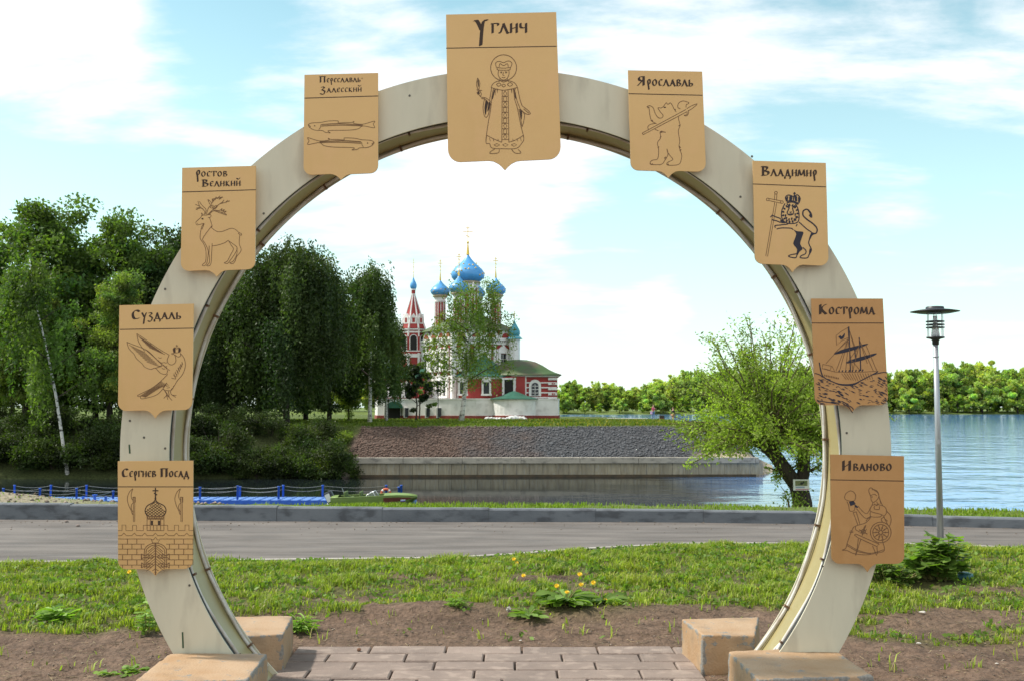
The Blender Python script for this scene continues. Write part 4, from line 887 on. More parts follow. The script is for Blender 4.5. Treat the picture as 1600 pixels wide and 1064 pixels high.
def weeping(name, H, W, cbase, col, nstr=420, size=.22, seed=1, r0=.2, step=.1, leafm=None, lean=(0, 0), crown0=.25, bark=None, lmin=1.2, lmax=4.5, nl=16, up=.25):
    rng = np.random.default_rng(seed); th = thing(name, '', 'tree')
    mb, pts, limbs = trunk_limbs(rng, H, r0, crown0, lean, nl=nl, spread=W * .47, wob=.2); mb.build('trunk', bark or M_birch, th, True); mb.limbs.build('limbs', M_bark, th, True)
    V = []; C = []; cc = clump_cols(col, nl + 9, rng, .25)
    src = [(k, q) for k, q in enumerate(limbs)]
    for s in range(nstr):
        k, q = src[rng.integers(len(src))]; u = rng.uniform(.25, 1) ** .8 * 5; j = min(4, int(u)); p = np.array(q[j].lerp(q[j + 1], u - j)) + rng.normal(size=3).clip(-1.5, 1.5) * np.array([.45, .45, .35]) * W / 8
        if rng.random() < up:
            p = np.array(pts[8]) + rng.normal(size=3).clip(-1.5, 1.5) * np.array([W * .16, W * .16, .6]) + np.array([0, 0, -rng.uniform(0, H * .22)])
        L = min(rng.uniform(lmin, lmax), p[2] - cbase * rng.uniform(.75, 1.3)); 
        if L < .4: L = .5
        n = max(4, int(L / step)); t = np.linspace(0, 1, n)[:, None]; out = (p[:2] - np.array(pts[4])[:2]); out = out / (np.linalg.norm(out) + .3)
        P_ = p[None] + np.concatenate([out[0] * .5 * np.sqrt(t), out[1] * .5 * np.sqrt(t), .25 * np.sin(t * 3) - L * t ** 1.1], 1) + rng.normal(size=(n, 3)) * .10 * (W / 8 + .3)
        v, c = leaf_cards(P_, size, np.repeat(cc[k:k + 1], n, 0) * rng.uniform(.75, 1.25, (n, 1)), rng, droop=1.1, asp=2.0); V.append(v); C.append(c)
    cards_mesh('crown', np.concatenate(V), np.concatenate(C), leafm or M_leaf, th); return th
def bush(name, Rx, Hh, col, n=2600, size=.22, seed=1, leafm=None, stems=7):
    rng = np.random.default_rng(seed); th = thing(name, '', 'bush'); mb = MB()
    for k in range(stems):
        a = rng.uniform(0, 6.28); mb.tube([Vector((.1 * math.cos(a), .1 * math.sin(a), -.1)), Vector((Rx * .3 * math.cos(a), Rx * .3 * math.sin(a), Hh * .5)), Vector((Rx * .6 * math.cos(a), Rx * .6 * math.sin(a), Hh * .85))], [.03, .02, .008], 5)
    mb.build('stem', M_bark, th); nc = 26; V = []; C = []; cc = clump_cols(col, nc, rng, .32)
    for i in range(nc):
        a = rng.uniform(0, 6.28); rr = rng.uniform(0, 1) ** .5; z = Hh * rng.uniform(.12, 1.0) * (1 - .55 * rr * rr); c = np.array((math.cos(a) * rr * Rx, math.sin(a) * rr * Rx, z)); m = int(n / nc * rng.uniform(.6, 1.5))
        d = rng.normal(size=(m, 3)); d /= np.linalg.norm(d, axis=1)[:, None]; p = c + d * (Rx * .42 * rng.uniform(.1, 1.15, (m, 1))) * np.array([1, 1, .8]); p[:, 2] = np.maximum(p[:, 2], .02)
        v, k = leaf_cards(p, size, np.repeat(cc[i:i + 1], m, 0) * rng.uniform(.75, 1.25, (m, 1)), rng); V.append(v); C.append(k)
    cards_mesh('foliage', np.concatenate(V), np.concatenate(C), leafm or M_leaf, th); return th
def setlab(o, label, cat, loc, rz=0, sc=1.0, group=None):
    o.location = loc; o.rotation_euler = (0, 0, rz); o.scale = sc if isinstance(sc, tuple) else (sc, sc, sc); tag(o, label, cat, group); return o
def gz(x, y): return pen_h(x, y) - .03

# --- the wood on the left bank
DK = (.056, .088, .024); MD = (.098, .145, .034); LT = (.155, .20, .05)
wb = weeping('weeping_birch', 15.5, 10.5, .7, DK, nstr=1500, size=.19, seed=3, r0=.26, step=.085, leafm=M_leafdark, crown0=.2, lmax=6.2, nl=24, bark=M_bark)
bl1 = broadleaf('broadleaf_tree', 16, 9.5, 1.2, MD, 170, 230, .21, 5, .25)
bl2 = broadleaf('broadleaf_tree', 15, 8.0, .8, LT, 150, 230, .20, 6, .2)
bl3 = broadleaf('broadleaf_tree', 15, 9.0, .6, DK, 170, 230, .21, 8, .24, leafm=M_leafdark)
used = set()
def plant(proto, px, Y, top, label, H, group='trees of the wood on the left bank', wf=1.0, rz=None, cat='tree'):
    x = XP(px, Y); z = gz(x, Y); s = (ZP(top, Y) - z) / H; rz = rz if rz is not None else (px * .37) % 6.28
    if proto.name in used: return dup(proto, (x, Y, z), rz, (s * wf, s * wf, s), label, group)
    used.add(proto.name); return setlab(proto, label, cat, (x, Y, z), rz, (s * wf, s * wf, s), group)
plant(bl1, 42, 92, 316, 'tallest leafy tree, cut by the left edge of the photo', 16, wf=1.15)
plant(bl1, 172, 95, 340, 'round-topped leafy tree behind the slim white birch trunk', 16, wf=.95, rz=2.2)
plant(bl3, 262, 99, 352, 'dark leafy tree standing behind the deer plaque', 15)
plant(bl3, 345, 97, 392, 'dark leafy tree behind the left curve of the arch', 15, rz=1.0)
plant(bl2, 188, 86, 425, 'pale green leafy tree beside the bird plaque', 15, wf=.9)
plant(bl2, 20, 86, 420, 'pale green leafy tree low in front at the left photo edge', 15, wf=.95, rz=2.5)
plant(wb, 448, 91, 372, 'big dark weeping birch with long hanging branches inside the arch', 15.5, wf=1.0)
plant(wb, 365, 93, 430, 'dark weeping birch tucked behind the left leg of the arch', 15.5, wf=.9, rz=2.0)
plant(bl3, 515, 103, 428, 'dark round tree filling the gap between two weeping birches', 15, wf=.95, rz=3.0)
plant(bl3, 100, 103, 385, 'dark tree deep in the wood behind the slim birch', 15, rz=4.4)
plant(bl3, 300, 106, 430, 'dark tree deep in the wood behind the bird plaque', 15, rz=5.0, wf=1.1)
for k, (px, Y, tp, wf) in enumerate(((-20, 112, 420, 1.3), (70, 114, 430, 1.3), (150, 112, 440, 1.2), (225, 114, 435, 1.3), (330, 113, 470, 1.3), (405, 114, 450, 1.25), (478, 116, 470, 1.2))):
    plant(bl3, px, Y, tp, 'dark tree at the back of the wood, mostly hidden by the trees before it', 15, wf=wf, rz=k * 1.3)
plant(bl2, 545, 108, 520, 'small bright green tree under the birches left of the church', 15, wf=.8, rz=1.2)
sl = weeping('slim_birch', 13.5, 5.0, 2.5, MD, nstr=420, size=.16, seed=12, r0=.10, step=.09, lean=(-2.6, .5), crown0=.35, lmax=3.2, nl=14)
x, Y = XP(110, 78.6), 78.6; setlab(sl, 'slim birch with a leaning white trunk growing from the water edge', 'tree', (x, Y, ZP(746, Y)), 0, (ZP(375, Y) - ZP(746, Y)) / 13.5)
cb2 = weeping('birch', 14, 5.4, 2.2, DK, nstr=900, size=.17, seed=22, r0=.17, step=.085, leafm=M_leafdark, crown0=.25, lmax=4.0, nl=16)
x, Y = XP(578, 98), 98; setlab(cb2, 'tall birch with a white lower trunk just left of the church bell tower', 'tree', (x, Y, gz(x, Y)), .6, (ZP(404, Y) - gz(x, Y)) / 14)
o = dup(cb2, (XP(604, 108), 108, gz(XP(604, 108), 108)), 2.4, (ZP(490, 108) - .1) / 14 * 1.0, 'lower birch overlapping the left side of the bell tower')
# --- the birch in front of the church
fb = weeping('birch', 14, 7.3, 3.0, (.12, .165, .03), nstr=410, size=.15, seed=41, r0=.20, step=.085, crown0=.28, lmin=.8, lmax=4.4, nl=17, up=.06, lean=(1.2, 0))
x, Y = XP(720, 106), 106; setlab(fb, 'lone birch with a white trunk standing in front of the church', 'tree', (x, Y, gz(x, Y)), 0.0, ((ZP(425, Y) - gz(x, Y)) / 14 * 1.12,) * 2 + ((ZP(425, Y) - gz(x, Y)) / 14,))
sp = broadleaf('young_conifer', 5.2, 3.4, 1.3, (.022, .036, .016), 40, 70, .2, 51, .08, leafm=M_leafdark, crown0=.3)
x, Y = XP(650, 112), 112; setlab(sp, 'small dark round-crowned tree on a thin trunk before the church facade', 'tree', (x, Y, gz(x, Y)), 0, (ZP(572, Y) - gz(x, Y)) / 5.2)
yt = broadleaf('young_tree', 6.5, 2.6, 1.6, MD, 34, 50, .22, 53, .07, crown0=.3)
x, Y = XP(655, 120), 120; setlab(yt, 'slender young green tree behind the small dark tree by the church', 'tree', (x, Y, gz(x, Y)), 0, (ZP(560, Y) - gz(x, Y)) / 6.5)

# --- undergrowth along the left bank
b1 = bush('bank_bush', 2.4, 4.2, (.036, .055, .014), 5200, .17, 61, M_leafdark); b2 = bush('bank_bush', 2.0, 3.2, (.048, .074, .017), 4600, .16, 62); b3 = bush('bank_bush', 1.5, 2.0, (.13, .17, .035), 3000, .16, 63)
rb = random.Random(9); first = {}
spots = []
for i, px in enumerate(range(-40, 545, 26)): spots.append((px + rb.uniform(-8, 8), 79.0 + rb.uniform(0, .8) + (1.2 if px < 60 else 0), b1 if i % 2 else b2, rb.uniform(.55, .9), 'dark green bush rooted along the water edge of the left bank'))
for i, px in enumerate(range(-50, 520, 34)): spots.append((px + rb.uniform(-10, 10), 82.3 + rb.uniform(0, 1.5), b1 if i % 3 else b2, rb.uniform(.38, .72), 'dark green bush on the upper slope of the left bank below the wood'))
for px, Y, s in ((505, 79.6, .75), (528, 81.5, .7), (480, 79.2, .8), (538, 84.2, .55), (440, 79.4, .7)): spots.append((px, Y, b3, s, 'light green low bush beside the rocks at the end of the quay wall'))
for px, Y, pr, s, lab in spots:
    x = XP(px, Y); z = max(pen_h(x, Y), WATER) - .1; grp = {'dark green bush rooted': 'bushes at the water edge', 'dark green bush on the': 'bushes on the upper bank', 'light green low bush b': 'low bushes by the rocks'}[lab[:22]]
    if pr.name not in first: first[pr.name] = 1; setlab(pr, lab, 'bush', (x, Y, z), rb.uniform(0, 6), s, grp)
    else: dup(pr, (x, Y, z), rb.uniform(0, 6), s, lab, grp)

# --- trees across the river
FG = [(.30, .35, .10), (.36, .38, .12), (.22, .29, .09)]  # leaf colours raised to stand in for slight distance haze
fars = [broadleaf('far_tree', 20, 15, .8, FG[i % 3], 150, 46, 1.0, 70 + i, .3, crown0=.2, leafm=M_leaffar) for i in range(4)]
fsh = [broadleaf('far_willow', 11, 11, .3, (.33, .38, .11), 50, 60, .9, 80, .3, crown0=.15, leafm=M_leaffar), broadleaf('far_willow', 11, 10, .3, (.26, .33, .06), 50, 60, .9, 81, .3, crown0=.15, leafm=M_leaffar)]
rf = random.Random(21); cnt = {}
def far_put(pr, px, Y, top, lab, grp, H, wf=1.):
    x = XP(px, Y); z = far_h(x, Y) - .1; s = (ZP(top, Y) - z) / H; rz = rf.uniform(0, 6)
    if pr.name not in cnt: cnt[pr.name] = 1; setlab(pr, lab, 'tree', (x, Y, z), rz, (s * wf, s * wf, s), grp)
    else: dup(pr, (x, Y, z), rz, (s * wf, s * wf, s), lab, grp)
TOPS = [(380, 600), (560, 603), (870, 601), (905, 596), (940, 598), (985, 601), (1030, 599), (1060, 590), (1100, 585), (1180, 582), (1300, 578), (1385, 588), (1398, 598), (1404, 580), (1440, 576), (1500, 574), (1545, 572), (1565, 583), (1590, 576), (1800, 574)]
i = 0
for row, (Yb, dpx) in enumerate(((706, 17), (722, 21))):
    px = 420
    while px < 1740:
        tp = interp(px, TOPS) + rf.uniform(-8, 10) + (-2 if row else 2)
        if px > 690: far_put(fars[i % 4], px, Yb + rf.uniform(-6, 6), tp, 'bright green tree in the wall of woodland across the river', 'woodland trees across the river', 20, rf.uniform(.55, 1.15))
        elif i % 2: far_put(fars[i % 4], px, Yb, tp, 'bright green tree in the wall of woodland across the river', 'woodland trees across the river', 20, 1.2)
        px += dpx * rf.uniform(.8, 1.25); i += 1
px = 760
while px < 1700:
    far_put(fsh[i % 2], px, 690 + rf.uniform(-5, 5), 630 + rf.uniform(-14, 7), 'rounded paler tree on the far waterline in front of the woodland', 'waterline trees across the river', 11, rf.uniform(.8, 1.2)); px += rf.uniform(18, 36); i += 1
for px, tp, lab in ((885, 622, 'pale round willow on the far shore just right of the church'), (1020, 612, 'large pale willow on the far shore behind the two walkers'), (1420, 610, 'pale willow on the far shore left of the lamp post'), (1535, 600, 'broad rounded willow on the far shore right of the lamp post'), (1590, 597, 'rounded willow on the far shore at the right photo edge')):
    far_put(fsh[0], px, 686, tp, lab, None, 11, 1.05)

# --- pollard willow by the quay
def pollard():
    Y = 30.0; rng = np.random.default_rng(33); base = P(1254, 815, Y); base.z = near_h(base.x, Y) - .2; th = thing('pollard_willow', 'pollard willow with two dark trunks and a fan of thin leafy shoots', 'tree', base)
    fork = P(1246, 752, Y); hA = P(1199, 692, Y - .2); hB = P(1258, 690, Y + .3); mb = MB()
    mb.tube([base, P(1254, 785, Y), fork], [.31, .26, .25], 10); mb.tube([P(1250, 765, Y), P(1228, 735, Y), P(1212, 712, Y - .1), hA], [.21, .19, .18, .25], 10); mb.tube([P(1250, 765, Y), P(1256, 735, Y), P(1256, 712, Y + .2), hB], [.18, .17, .17, .23], 10)
    for h in (hA, hB):
        for k in range(9): mb.ball(h + Vector(rng.normal(size=3)) * .13, rng.uniform(.08, .17), 7)
    mb.build('trunk', M_bark, th, True); tw = MB(); V = []; C = []
    def shoots(h, n, seed, L0, L1, bx, col):
        r2 = np.random.default_rng(seed)
        for k in range(n):
            d = r2.normal(size=3); d[2] = abs(d[2]) * 1.0 + .10; d[0] = d[0] * 1.25 + bx; d /= np.linalg.norm(d); L = r2.uniform(L0, L1) * (.74 + .36 * max(0, d[2])); q = []
            for j in range(7):
                u = j / 6; q.append(h + Vector(d) * L * u + Vector((0, 0, .12 * L * u - .42 * L * u * u * (1 - .72 * max(0, d[2])))) + Vector(r2.normal(size=3)) * .05 * u)
            tw.tube(q, [.032 * (1 - .85 * j / 6) + .004 for j in range(7)], 4, cap=False)
            subs = [(q, 0)]
            for s in range(4):
                j = int(r2.integers(2, 6)); dd = Vector(d) * .5 + Vector(r2.normal(size=3)) * .5; l2 = L * r2.uniform(.14, .3); sq = [q[j] + dd * l2 * u - Vector((0, 0, .2 * l2 * u * u)) for u in (0, .5, 1)]; tw.tube(sq, [.009, .006, .003], 3, cap=False); subs.append((sq, 1))
            cc = np.array(col) * (1 + .24 * r2.normal())
            for sq, kind in subs:
                m = int((66 if kind == 0 else 38) * L / 2.4)
                us = r2.uniform(.30 if kind == 0 else .1, 1.0, m) * (len(sq) - 1); pts = np.array([np.array(sq[int(min(u, len(sq) - 1.001))].lerp(sq[int(min(u, len(sq) - 1.001)) + 1], u - int(min(u, len(sq) - 1.001)))) for u in us]) + r2.normal(size=(m, 3)) * .085
                v, c = leaf_cards(pts, .063, np.clip(np.repeat(cc[None], m, 0) * r2.uniform(.7, 1.3, (m, 1)), .01, .6), r2, .25, 2.4); V.append(v); C.append(c)
    G_ = (.24, .305, .058)
    shoots(hA, 120, 5, 2.3, 3.3, -.22, G_); shoots(hB, 66, 16, 1.5, 2.9, .05, G_)
    shoots(hA, 20, 12, .7, 1.3, -.2, G_); shoots(hB, 14, 13, .7, 1.2, .1, G_)
    shoots(P(1232, 745, Y), 6, 7, .4, .8, -.5, G_); shoots(P(1236, 806, Y - .4), 7, 8, .6, 1.1, -.6, G_); shoots(P(1266, 735, Y), 4, 9, .5, .9, .3, G_)
    tw.build('shoot', M_twig, th); cards_mesh('crown', np.concatenate(V) - np.array(base), np.concatenate(C), M_leaf, th)
pollard()

# --- rough grass in front, as blades over the turf part of the strip
def blades(name, pos, hts, cols, rng, width=.006, lean=.5):
    n = len(pos); az = rng.uniform(0, 2 * np.pi, n); d = np.stack([np.cos(az), np.sin(az), np.zeros(n)], 1); s = np.stack([-np.sin(az), np.cos(az), np.zeros(n)], 1); h = hts[:, None]; ln = (lean * rng.uniform(.1, 1.3, n))[:, None]; w = width * (.6 + .8 * rng.random((n, 1)))
    up = np.array([0, 0, 1.]); mid = pos + up * h * .6 + d * h * ln * .3; tip = pos + up * h * (1 - .25 * ln) + d * h * ln
    V = np.stack([pos - s * w, pos + s * w, mid + s * w * .75, mid - s * w * .75, tip], 1).reshape(-1, 3); i = np.arange(n) * 5
    F = np.concatenate([np.stack([i, i + 1, i + 2, i + 3], 1).ravel(), np.stack([i + 3, i + 2, i + 4], 1).ravel()]); S = np.concatenate([np.full(n, 4), np.full(n, 3)])
    return np_mesh(name, V, F, S, M_grass, np.repeat(cols, 5, 0))
def grass_front():
    rng = np.random.default_rng(17); pos = []; hts = []; cols = []
    for _ in range(600000):
        x = rng.uniform(-9.6, 10.0); y = 7.3 + 5.9 * rng.random() ** 1.05
        if abs(x) > y * .62 + 1.4: continue
        ne = interp(x, NEAR)
        if y > ne - .03 or (PAV[0] - .05 < x < PAV[1] + .05 and y < PAV[3] + .1): continue
        s = soil_frac(x, y); cl = mnoise.noise(Vector((x * 2.3, y * 2.3, 4))); cl2 = mnoise.noise(Vector((x * 9, y * 9, 14)))
        p = (1 - s) * max(.03, .30 + .55 * sst(ne - 1.6, ne - .3, y) + 1.2 * cl2 + 1.0 * cl) * (1 if y < ne - .22 else .35)
        if s > .75: p = .10 if cl2 > .36 and cl > .0 else .0010
        if rng.random() > p * 1.25: continue
        if 1.9 < x and abs(x - P(1470, HOR, 10).x) < .32 and 9.7 < y < 10.35: continue
        z = near_h(x, y); hh = (.020 + .034 * rng.random()) * (1 + 1.9 * max(0, cl + .5 * cl2))
        pos.append((x, y, z - .004)); hts.append(hh); t = rng.random()
        hue = mnoise.noise(Vector((x * 1.3, y * 1.3, 40)))
        base = np.array((.21, .275, .04)) * (1 - .5 * t) + np.array((.36, .36, .06)) * .5 * t + np.array((.05, .02, 0)) * max(0, hue) - np.array((.03, .03, 0)) * max(0, -hue)
        if rng.random() < .07: base = np.array((.36, .30, .14))
        cols.append(np.clip(base, .01, 1) * rng.uniform(.6, 1.25) * (1 + .45 * cl2))
    o = blades('grass', np.array(pos), np.array(hts), np.array(cols), rng, .0052, .85); tag(o, 'short rough green grass growing in patches between the soil and the road', 'grass', kind='stuff')
    # broad low weeds among the grass
    P_, C_ = [], []
    for _ in range(90000):
        x = rng.uniform(-9.4, 9.8); y = 7.6 + 5.2 * rng.random()
        if y > interp(x, NEAR) - .05 or abs(x) > y * .62 + 1.3 or (PAV[0] < x < PAV[1] and y < PAV[3] + .1): continue
        k = mnoise.noise(Vector((x * 3.1, y * 3.1, 60))); s = soil_frac(x, y)
        pr = (1 - s) * (1.0 if k > .1 else .12) if s < .8 else (.25 if k > .48 else 0)
        if rng.random() > pr: continue
        P_.append((x, y, near_h(x, y) + rng.uniform(.008, .05))); C_.append(np.array((.13, .20, .035)) * rng.uniform(.55, 1.4))
    v, c = leaf_cards(np.array(P_), .034, np.array(C_), rng, 0, 1.9); o = cards_mesh('ground_weeds', v, c, M_grass, None); tag(o, 'low broad-leaved weeds scattered through the rough grass', 'weeds', kind='stuff')
    # dry straw and dead stalks lying on the soil
    P_, C_ = [], []
    for _ in range(5200):
        x = rng.uniform(-5.5, 5.5); y = 7.1 + 4 * rng.random() ** 1.3
        if abs(x) > y * .48 or y > interp(x, NEAR) - .1 or (PAV[0] < x < PAV[1] and y < PAV[3] + .02) or soil_frac(x, y) < .3: continue
        P_.append((x, y, near_h(x, y) + .006)); C_.append(np.array((.34, .26, .16)) * rng.uniform(.4, 1.4))
    P_ = np.array(P_); n = len(P_); a = rng.uniform(0, 6.28, n); l = rng.uniform(.012, .06, n)[:, None]; d = np.stack([np.cos(a), np.sin(a), rng.normal(size=n) * .12], 1); w = np.stack([-np.sin(a), np.cos(a), np.zeros(n)], 1) * .0022
    V = np.stack([P_ - d * l / 2 - w, P_ + d * l / 2 - w, P_ + d * l / 2 + w, P_ - d * l / 2 + w], 1).reshape(-1, 3); o = cards_mesh('straw', V, np.repeat(np.array(C_), 4, 0), M_grass, None); tag(o, 'bits of dry straw and dead stalks lying on the bare soil', 'straw', kind='stuff')
    # taller grass behind the kerb, on the brink of the bank
    pos, hts, cols = [], [], []
    for _ in range(60000):
        x = rng.uniform(-12, 12); fa = interp(x, FAR); d = rng.uniform(.25, 2.2); y = fa + d; k = fbm(x, y * .3, .8, 3, 50)
        den = interp(x, [(-9, .25), (-6.3, .02), (-5.2, .05), (-3.2, .25), (-2.4, 1.0), (-.6, 1.0), (1.2, .55), (2.0, .08), (3.0, .5), (4.2, .1), (5.4, .6), (9, .35)])
        if rng.random() > den * (.35 + 1.2 * max(0, k + .25)): continue
        lo = interp(x, [(-5, .03), (-2.4, .06), (0, .07), (3, .055), (6, .055)])
        pos.append((x, y, near_h(x, y) - .01)); hts.append(lo * rng.uniform(.55, 1.45)); cols.append(np.array((.15, .23, .025)) * rng.uniform(.6, 1.35) + np.array((.05, .02, 0)) * rng.random())
    o = blades('bank_grass', np.array(pos), np.array(hts), np.array(cols), rng, .008, .6); tag(o, 'long green grass on the brink of the bank behind the kerb', 'grass', kind='stuff')
    # meadow on the crest of the embankment
    pos, hts, cols = [], [], []
    for _ in range(70000):
        x = rng.uniform(-40, 24); y = rng.uniform(84.5, 124)
        if x > -12 and y < 86: pass
        d = pen_dist(x, y)
        if d < (5.6 if x > -12 else 3.5) + .5 * mnoise.noise(Vector((x * .6, y * .6, 3))): continue
        if rng.random() > (1 if y < 92 else .45): continue
        pos.append((x, y, pen_h(x, y) - .03)); hts.append(rng.uniform(.1, .26)); t = rng.random(); cols.append((np.array((.105, .145, .018)) if t < .85 else np.array((.30, .24, .03)) if x > 0 else np.array((.15, .16, .02))) * rng.uniform(.7, 1.3))
    o = blades('meadow', np.array(pos), np.array(hts), np.array(cols), rng, .055, .5); tag(o, 'sunlit meadow grass along the top of the embankment', 'grass', kind='stuff')
grass_front()

# --- leafy plants near the arch
M_yel = mat('petals', (.88, .62, .02), .6, col2=(.80, .50, .015), scale=60); M_stem = mat('flower_stem', (.22, .25, .06), .7, col2=(.28, .22, .09), scale=20); M_puff = mat('seed_head', (.62, .60, .55), .9, col2=(.45, .42, .38), scale=80)
def broad_leaves(b, cols, c, n, L, rng, rise=.5, w=.28, tilt=0.):
    for k in range(n):
        a = rng.uniform(0, 6.28); l = L * rng.uniform(.55, 1.2); d = Vector((math.cos(a), math.sin(a), 0)); s = (Vector((-d.y, d.x, 0)) + Vector((0, 0, rng.uniform(-.7, .7)))).normalized(); r = rise * rng.uniform(-.2, 1.6) + rng.uniform(-.45, .45) * tilt; vs = []; 
        for u, ww in ((0, .12), (.3, .7), (.55, .55), (.7, 1.0), (.88, .6), (1, .03)):
            q = Vector(c) + d * l * u + Vector((0, 0, l * (r * u - r * .75 * u * u) + .006)); vs += [q - s * l * w * .5 * ww + Vector((0, 0, l * .04)), q, q + s * l * w * .5 * ww + Vector((0, 0, l * .04))]
        b.add(vs, [(3 * i + j, 3 * i + j + 1, 3 * i + j + 4, 3 * i + j + 3) for i in range(5) for j in (0, 1)]); g = rng.uniform(.65, 1.35); cols += [np.array((.165, .255, .05)) * g] * len(vs)
def put_leaves(name, b, cols, parent, m=None):
    off = base_of(parent); return np_mesh(name, np.array([p - off for p in b.v]), np.array([i for f in b.f for i in f]), np.array([len(f) for f in b.f]), m or M_grass, np.array(cols), parent)
def dandelion(label, px, py, n, L, flowers, seed):
    rng = np.random.default_rng(seed); c = G(px, py, 0); c.z = near_h(c.x, c.y); th = thing('dandelion', label, 'flower', c); b = MB(); cols = []
    broad_leaves(b, cols, c, n, L, rng); put_leaves('foliage', b, cols, th)
    for (fx, fy, kind) in flowers:
        top = P(fx, fy, c.y + rng.uniform(-.05, .05)); sb = MB(); m = c.lerp(top, .55) + Vector((rng.uniform(-.03, .03), 0, .03)); sb.tube([c, m, top], [.0035, .003, .0028], 5); sb.build('stalk', M_stem, th)
        if kind == 'y':
            fb_ = MB(); tilt = rng.uniform(.2, 1.0)
            for ring, (rr, nn, zz) in enumerate(((.02, 14, .0), (.015, 12, .004), (.009, 8, .007))):
                for k in range(nn):
                    a = 2 * math.pi * k / nn + ring; ca, sa = math.cos(a), math.sin(a); mm = Matrix.Rotation(tilt, 3, 'X')
                    fb_.add([top + mm @ Vector(v) for v in ((-sa * .0015, ca * .0015, 0), (sa * .0015, -ca * .0015, 0), (ca * rr + sa * .003, sa * rr - ca * .003, zz + .004), (ca * rr - sa * .003, sa * rr + ca * .003, zz + .004))], [(0, 1, 2, 3)])
            fb_.lathe([(.001, -.008), (.006, -.006), (.007, 0), (.004, .003)], top, 8); fb_.build('flower_head', M_yel, th)
        elif kind == 'w':
            rg = np.random.default_rng(5); pts = rg.normal(size=(240, 3)); pts /= np.linalg.norm(pts, axis=1)[:, None]; v, cc = leaf_cards(np.array(top) + pts * .019 * rg.uniform(.75, 1, (240, 1)), .009, np.full((240, 3), .6), rg); off = base_of(th); cards_mesh('seed_head', v - np.array(off), cc, M_puff, th)
        else: MB().ball(top, .006, 8, 1.3).build('bud', M_stem, th)
dandelion('largest dandelion clump, with a tall curved stalk and several yellow heads', 885, 947, 90, .23, [(906, 897, 'y'), (908, 913, 'y'), (891, 889, 'b'), (927, 910, 'y'), (870, 915, 'y'), (886, 925, 'y')], 1)
dandelion('flat dandelion rosette with green leaves and a white seed head at the soil edge', 826, 957, 36, .17, [(795, 951, 'w'), (852, 954, 'b')], 2)
dandelion('low leafy dandelion rosette right of the largest clump with one orange-yellow head', 945, 943, 44, .18, [(946, 938, 'y')], 3)
dandelion('small dandelion with two yellow heads one above the other by the road', 806, 886, 10, .09, [(803, 873, 'y'), (808, 879, 'y')], 4)
dandelion('dandelion with a single bud on a slanting stalk over dark soil', 842, 922, 9, .10, [(818, 899, 'y')], 5)
dandelion('dandelion with one yellow head below the fortress plaque', 202, 905, 9, .09, [(202, 893, 'y')], 6)
dandelion('dandelion with one upright yellow head left of the right arch leg', 1182, 925, 9, .09, [(1182, 920, 'y')], 7)
def weed(label, px, py, Hh, W, n, L, seed, dark=1.0, cat='weed', name='leafy_weed', wl=.55):
    rng = np.random.default_rng(seed); c = G(px, py, 0); c.z = near_h(c.x, c.y) - .01; th = thing(name, label, cat, c); sb = MB(); b = MB(); cols = []
    for k in range(n):
        a = rng.uniform(0, 6.28); rr = W * rng.random() ** .6; t = c + Vector((rr * math.cos(a), rr * .6 * math.sin(a), Hh * (1 - .55 * (rr / W) ** 2) * rng.uniform(.6, 1.05))); f = c + Vector((rr * .45 * math.cos(a), rr * .3 * math.sin(a), 0)); sb.tube([f, f.lerp(t, .5) + Vector((0, 0, .02)), t], [.006, .005, .003], 4)
        for j in range(5):
            q = f.lerp(t, .35 + .65 * j / 4); m0 = len(cols); broad_leaves(b, cols, q, 2, L, rng, .1, wl, 1.6)
            for i in range(m0, len(cols)): cols[i] = cols[i] * dark
    sb.build('stem', M_stem, th); put_leaves('foliage', b, cols, th)
weed('tall leafy burdock-like weed at the foot of the lamp post', 1470, 910, .40, .30, 46, .15, 1, .85, wl=.62)
weed('dark bushy weed beside the right arch leg under the spinning woman plaque', 1388, 914, .24, .30, 44, .085, 2, .62, wl=.5)
weed('pale drooping single-stemmed weed touching the outer side of the left arch leg', 231, 975, .24, .05, 4, .10, 3, 1.25, wl=.4)
weed('tuft of bright strap-leaved weed behind the worn yellow block', 468, 970, .12, .07, 14, .12, 4, 1.25, wl=.16)
weed('broad pale-leaved weed near the left edge of the grass', 95, 958, .10, .14, 10, .15, 5, 1.3, wl=.35)
weed('small upright weed alone on bare soil at the right edge of the photo', 1432, 1062, .10, .02, 3, .07, 6, 1.2, wl=.2)
weed('low weed spreading over the soil near the lower left block', 200, 1025, .05, .16, 9, .07, 7, 1.1, wl=.45)
weed('strap-leaved weed beside the dandelion seed head', 718, 950, .10, .06, 9, .09, 8, 1.2, wl=.16)
# ------------------------------------------------------------------ the church
M_red = mat('red_plaster', (.36, .045, .040), .8, col2=(.29, .034, .030), scale=.8, bump=.2, bscale=10)
M_white = mat('white_plaster', (.80, .775, .75), .8, col2=(.70, .675, .65), scale=.7, bump=.15, bscale=8, col3=(.52, .50, .47), s3=1.4, amt3=.5)
M_foot = mat('red_footing', (.27, .055, .035), .85, col2=(.20, .04, .03), scale=1.5)
M_groof = mat('green_roof', (.045, .16, .105), .45, col2=(.035, .12, .085), scale=1.2, stretch=(4, 1, 1), metal=.2)
M_oroof = mat('old_green_roof', (.065, .115, .035), .6, col2=(.10, .075, .045), scale=.5, lo=.45, hi=.62)
M_dome = mat('blue_dome', (.09, .34, .66), .38, col2=(.07, .28, .58), scale=2)
M_teal = mat('teal_dome', (.06, .30, .36), .4, col2=(.05, .24, .30), scale=2)
M_gold = mat('gilding', (.78, .50, .10), .3, metal=.7)
M_beige = mat('dome_collar', (.46, .38, .24), .7, col2=(.40, .32, .2), scale=3)
M_win = mat('window_glass', (.018, .022, .028), .12)
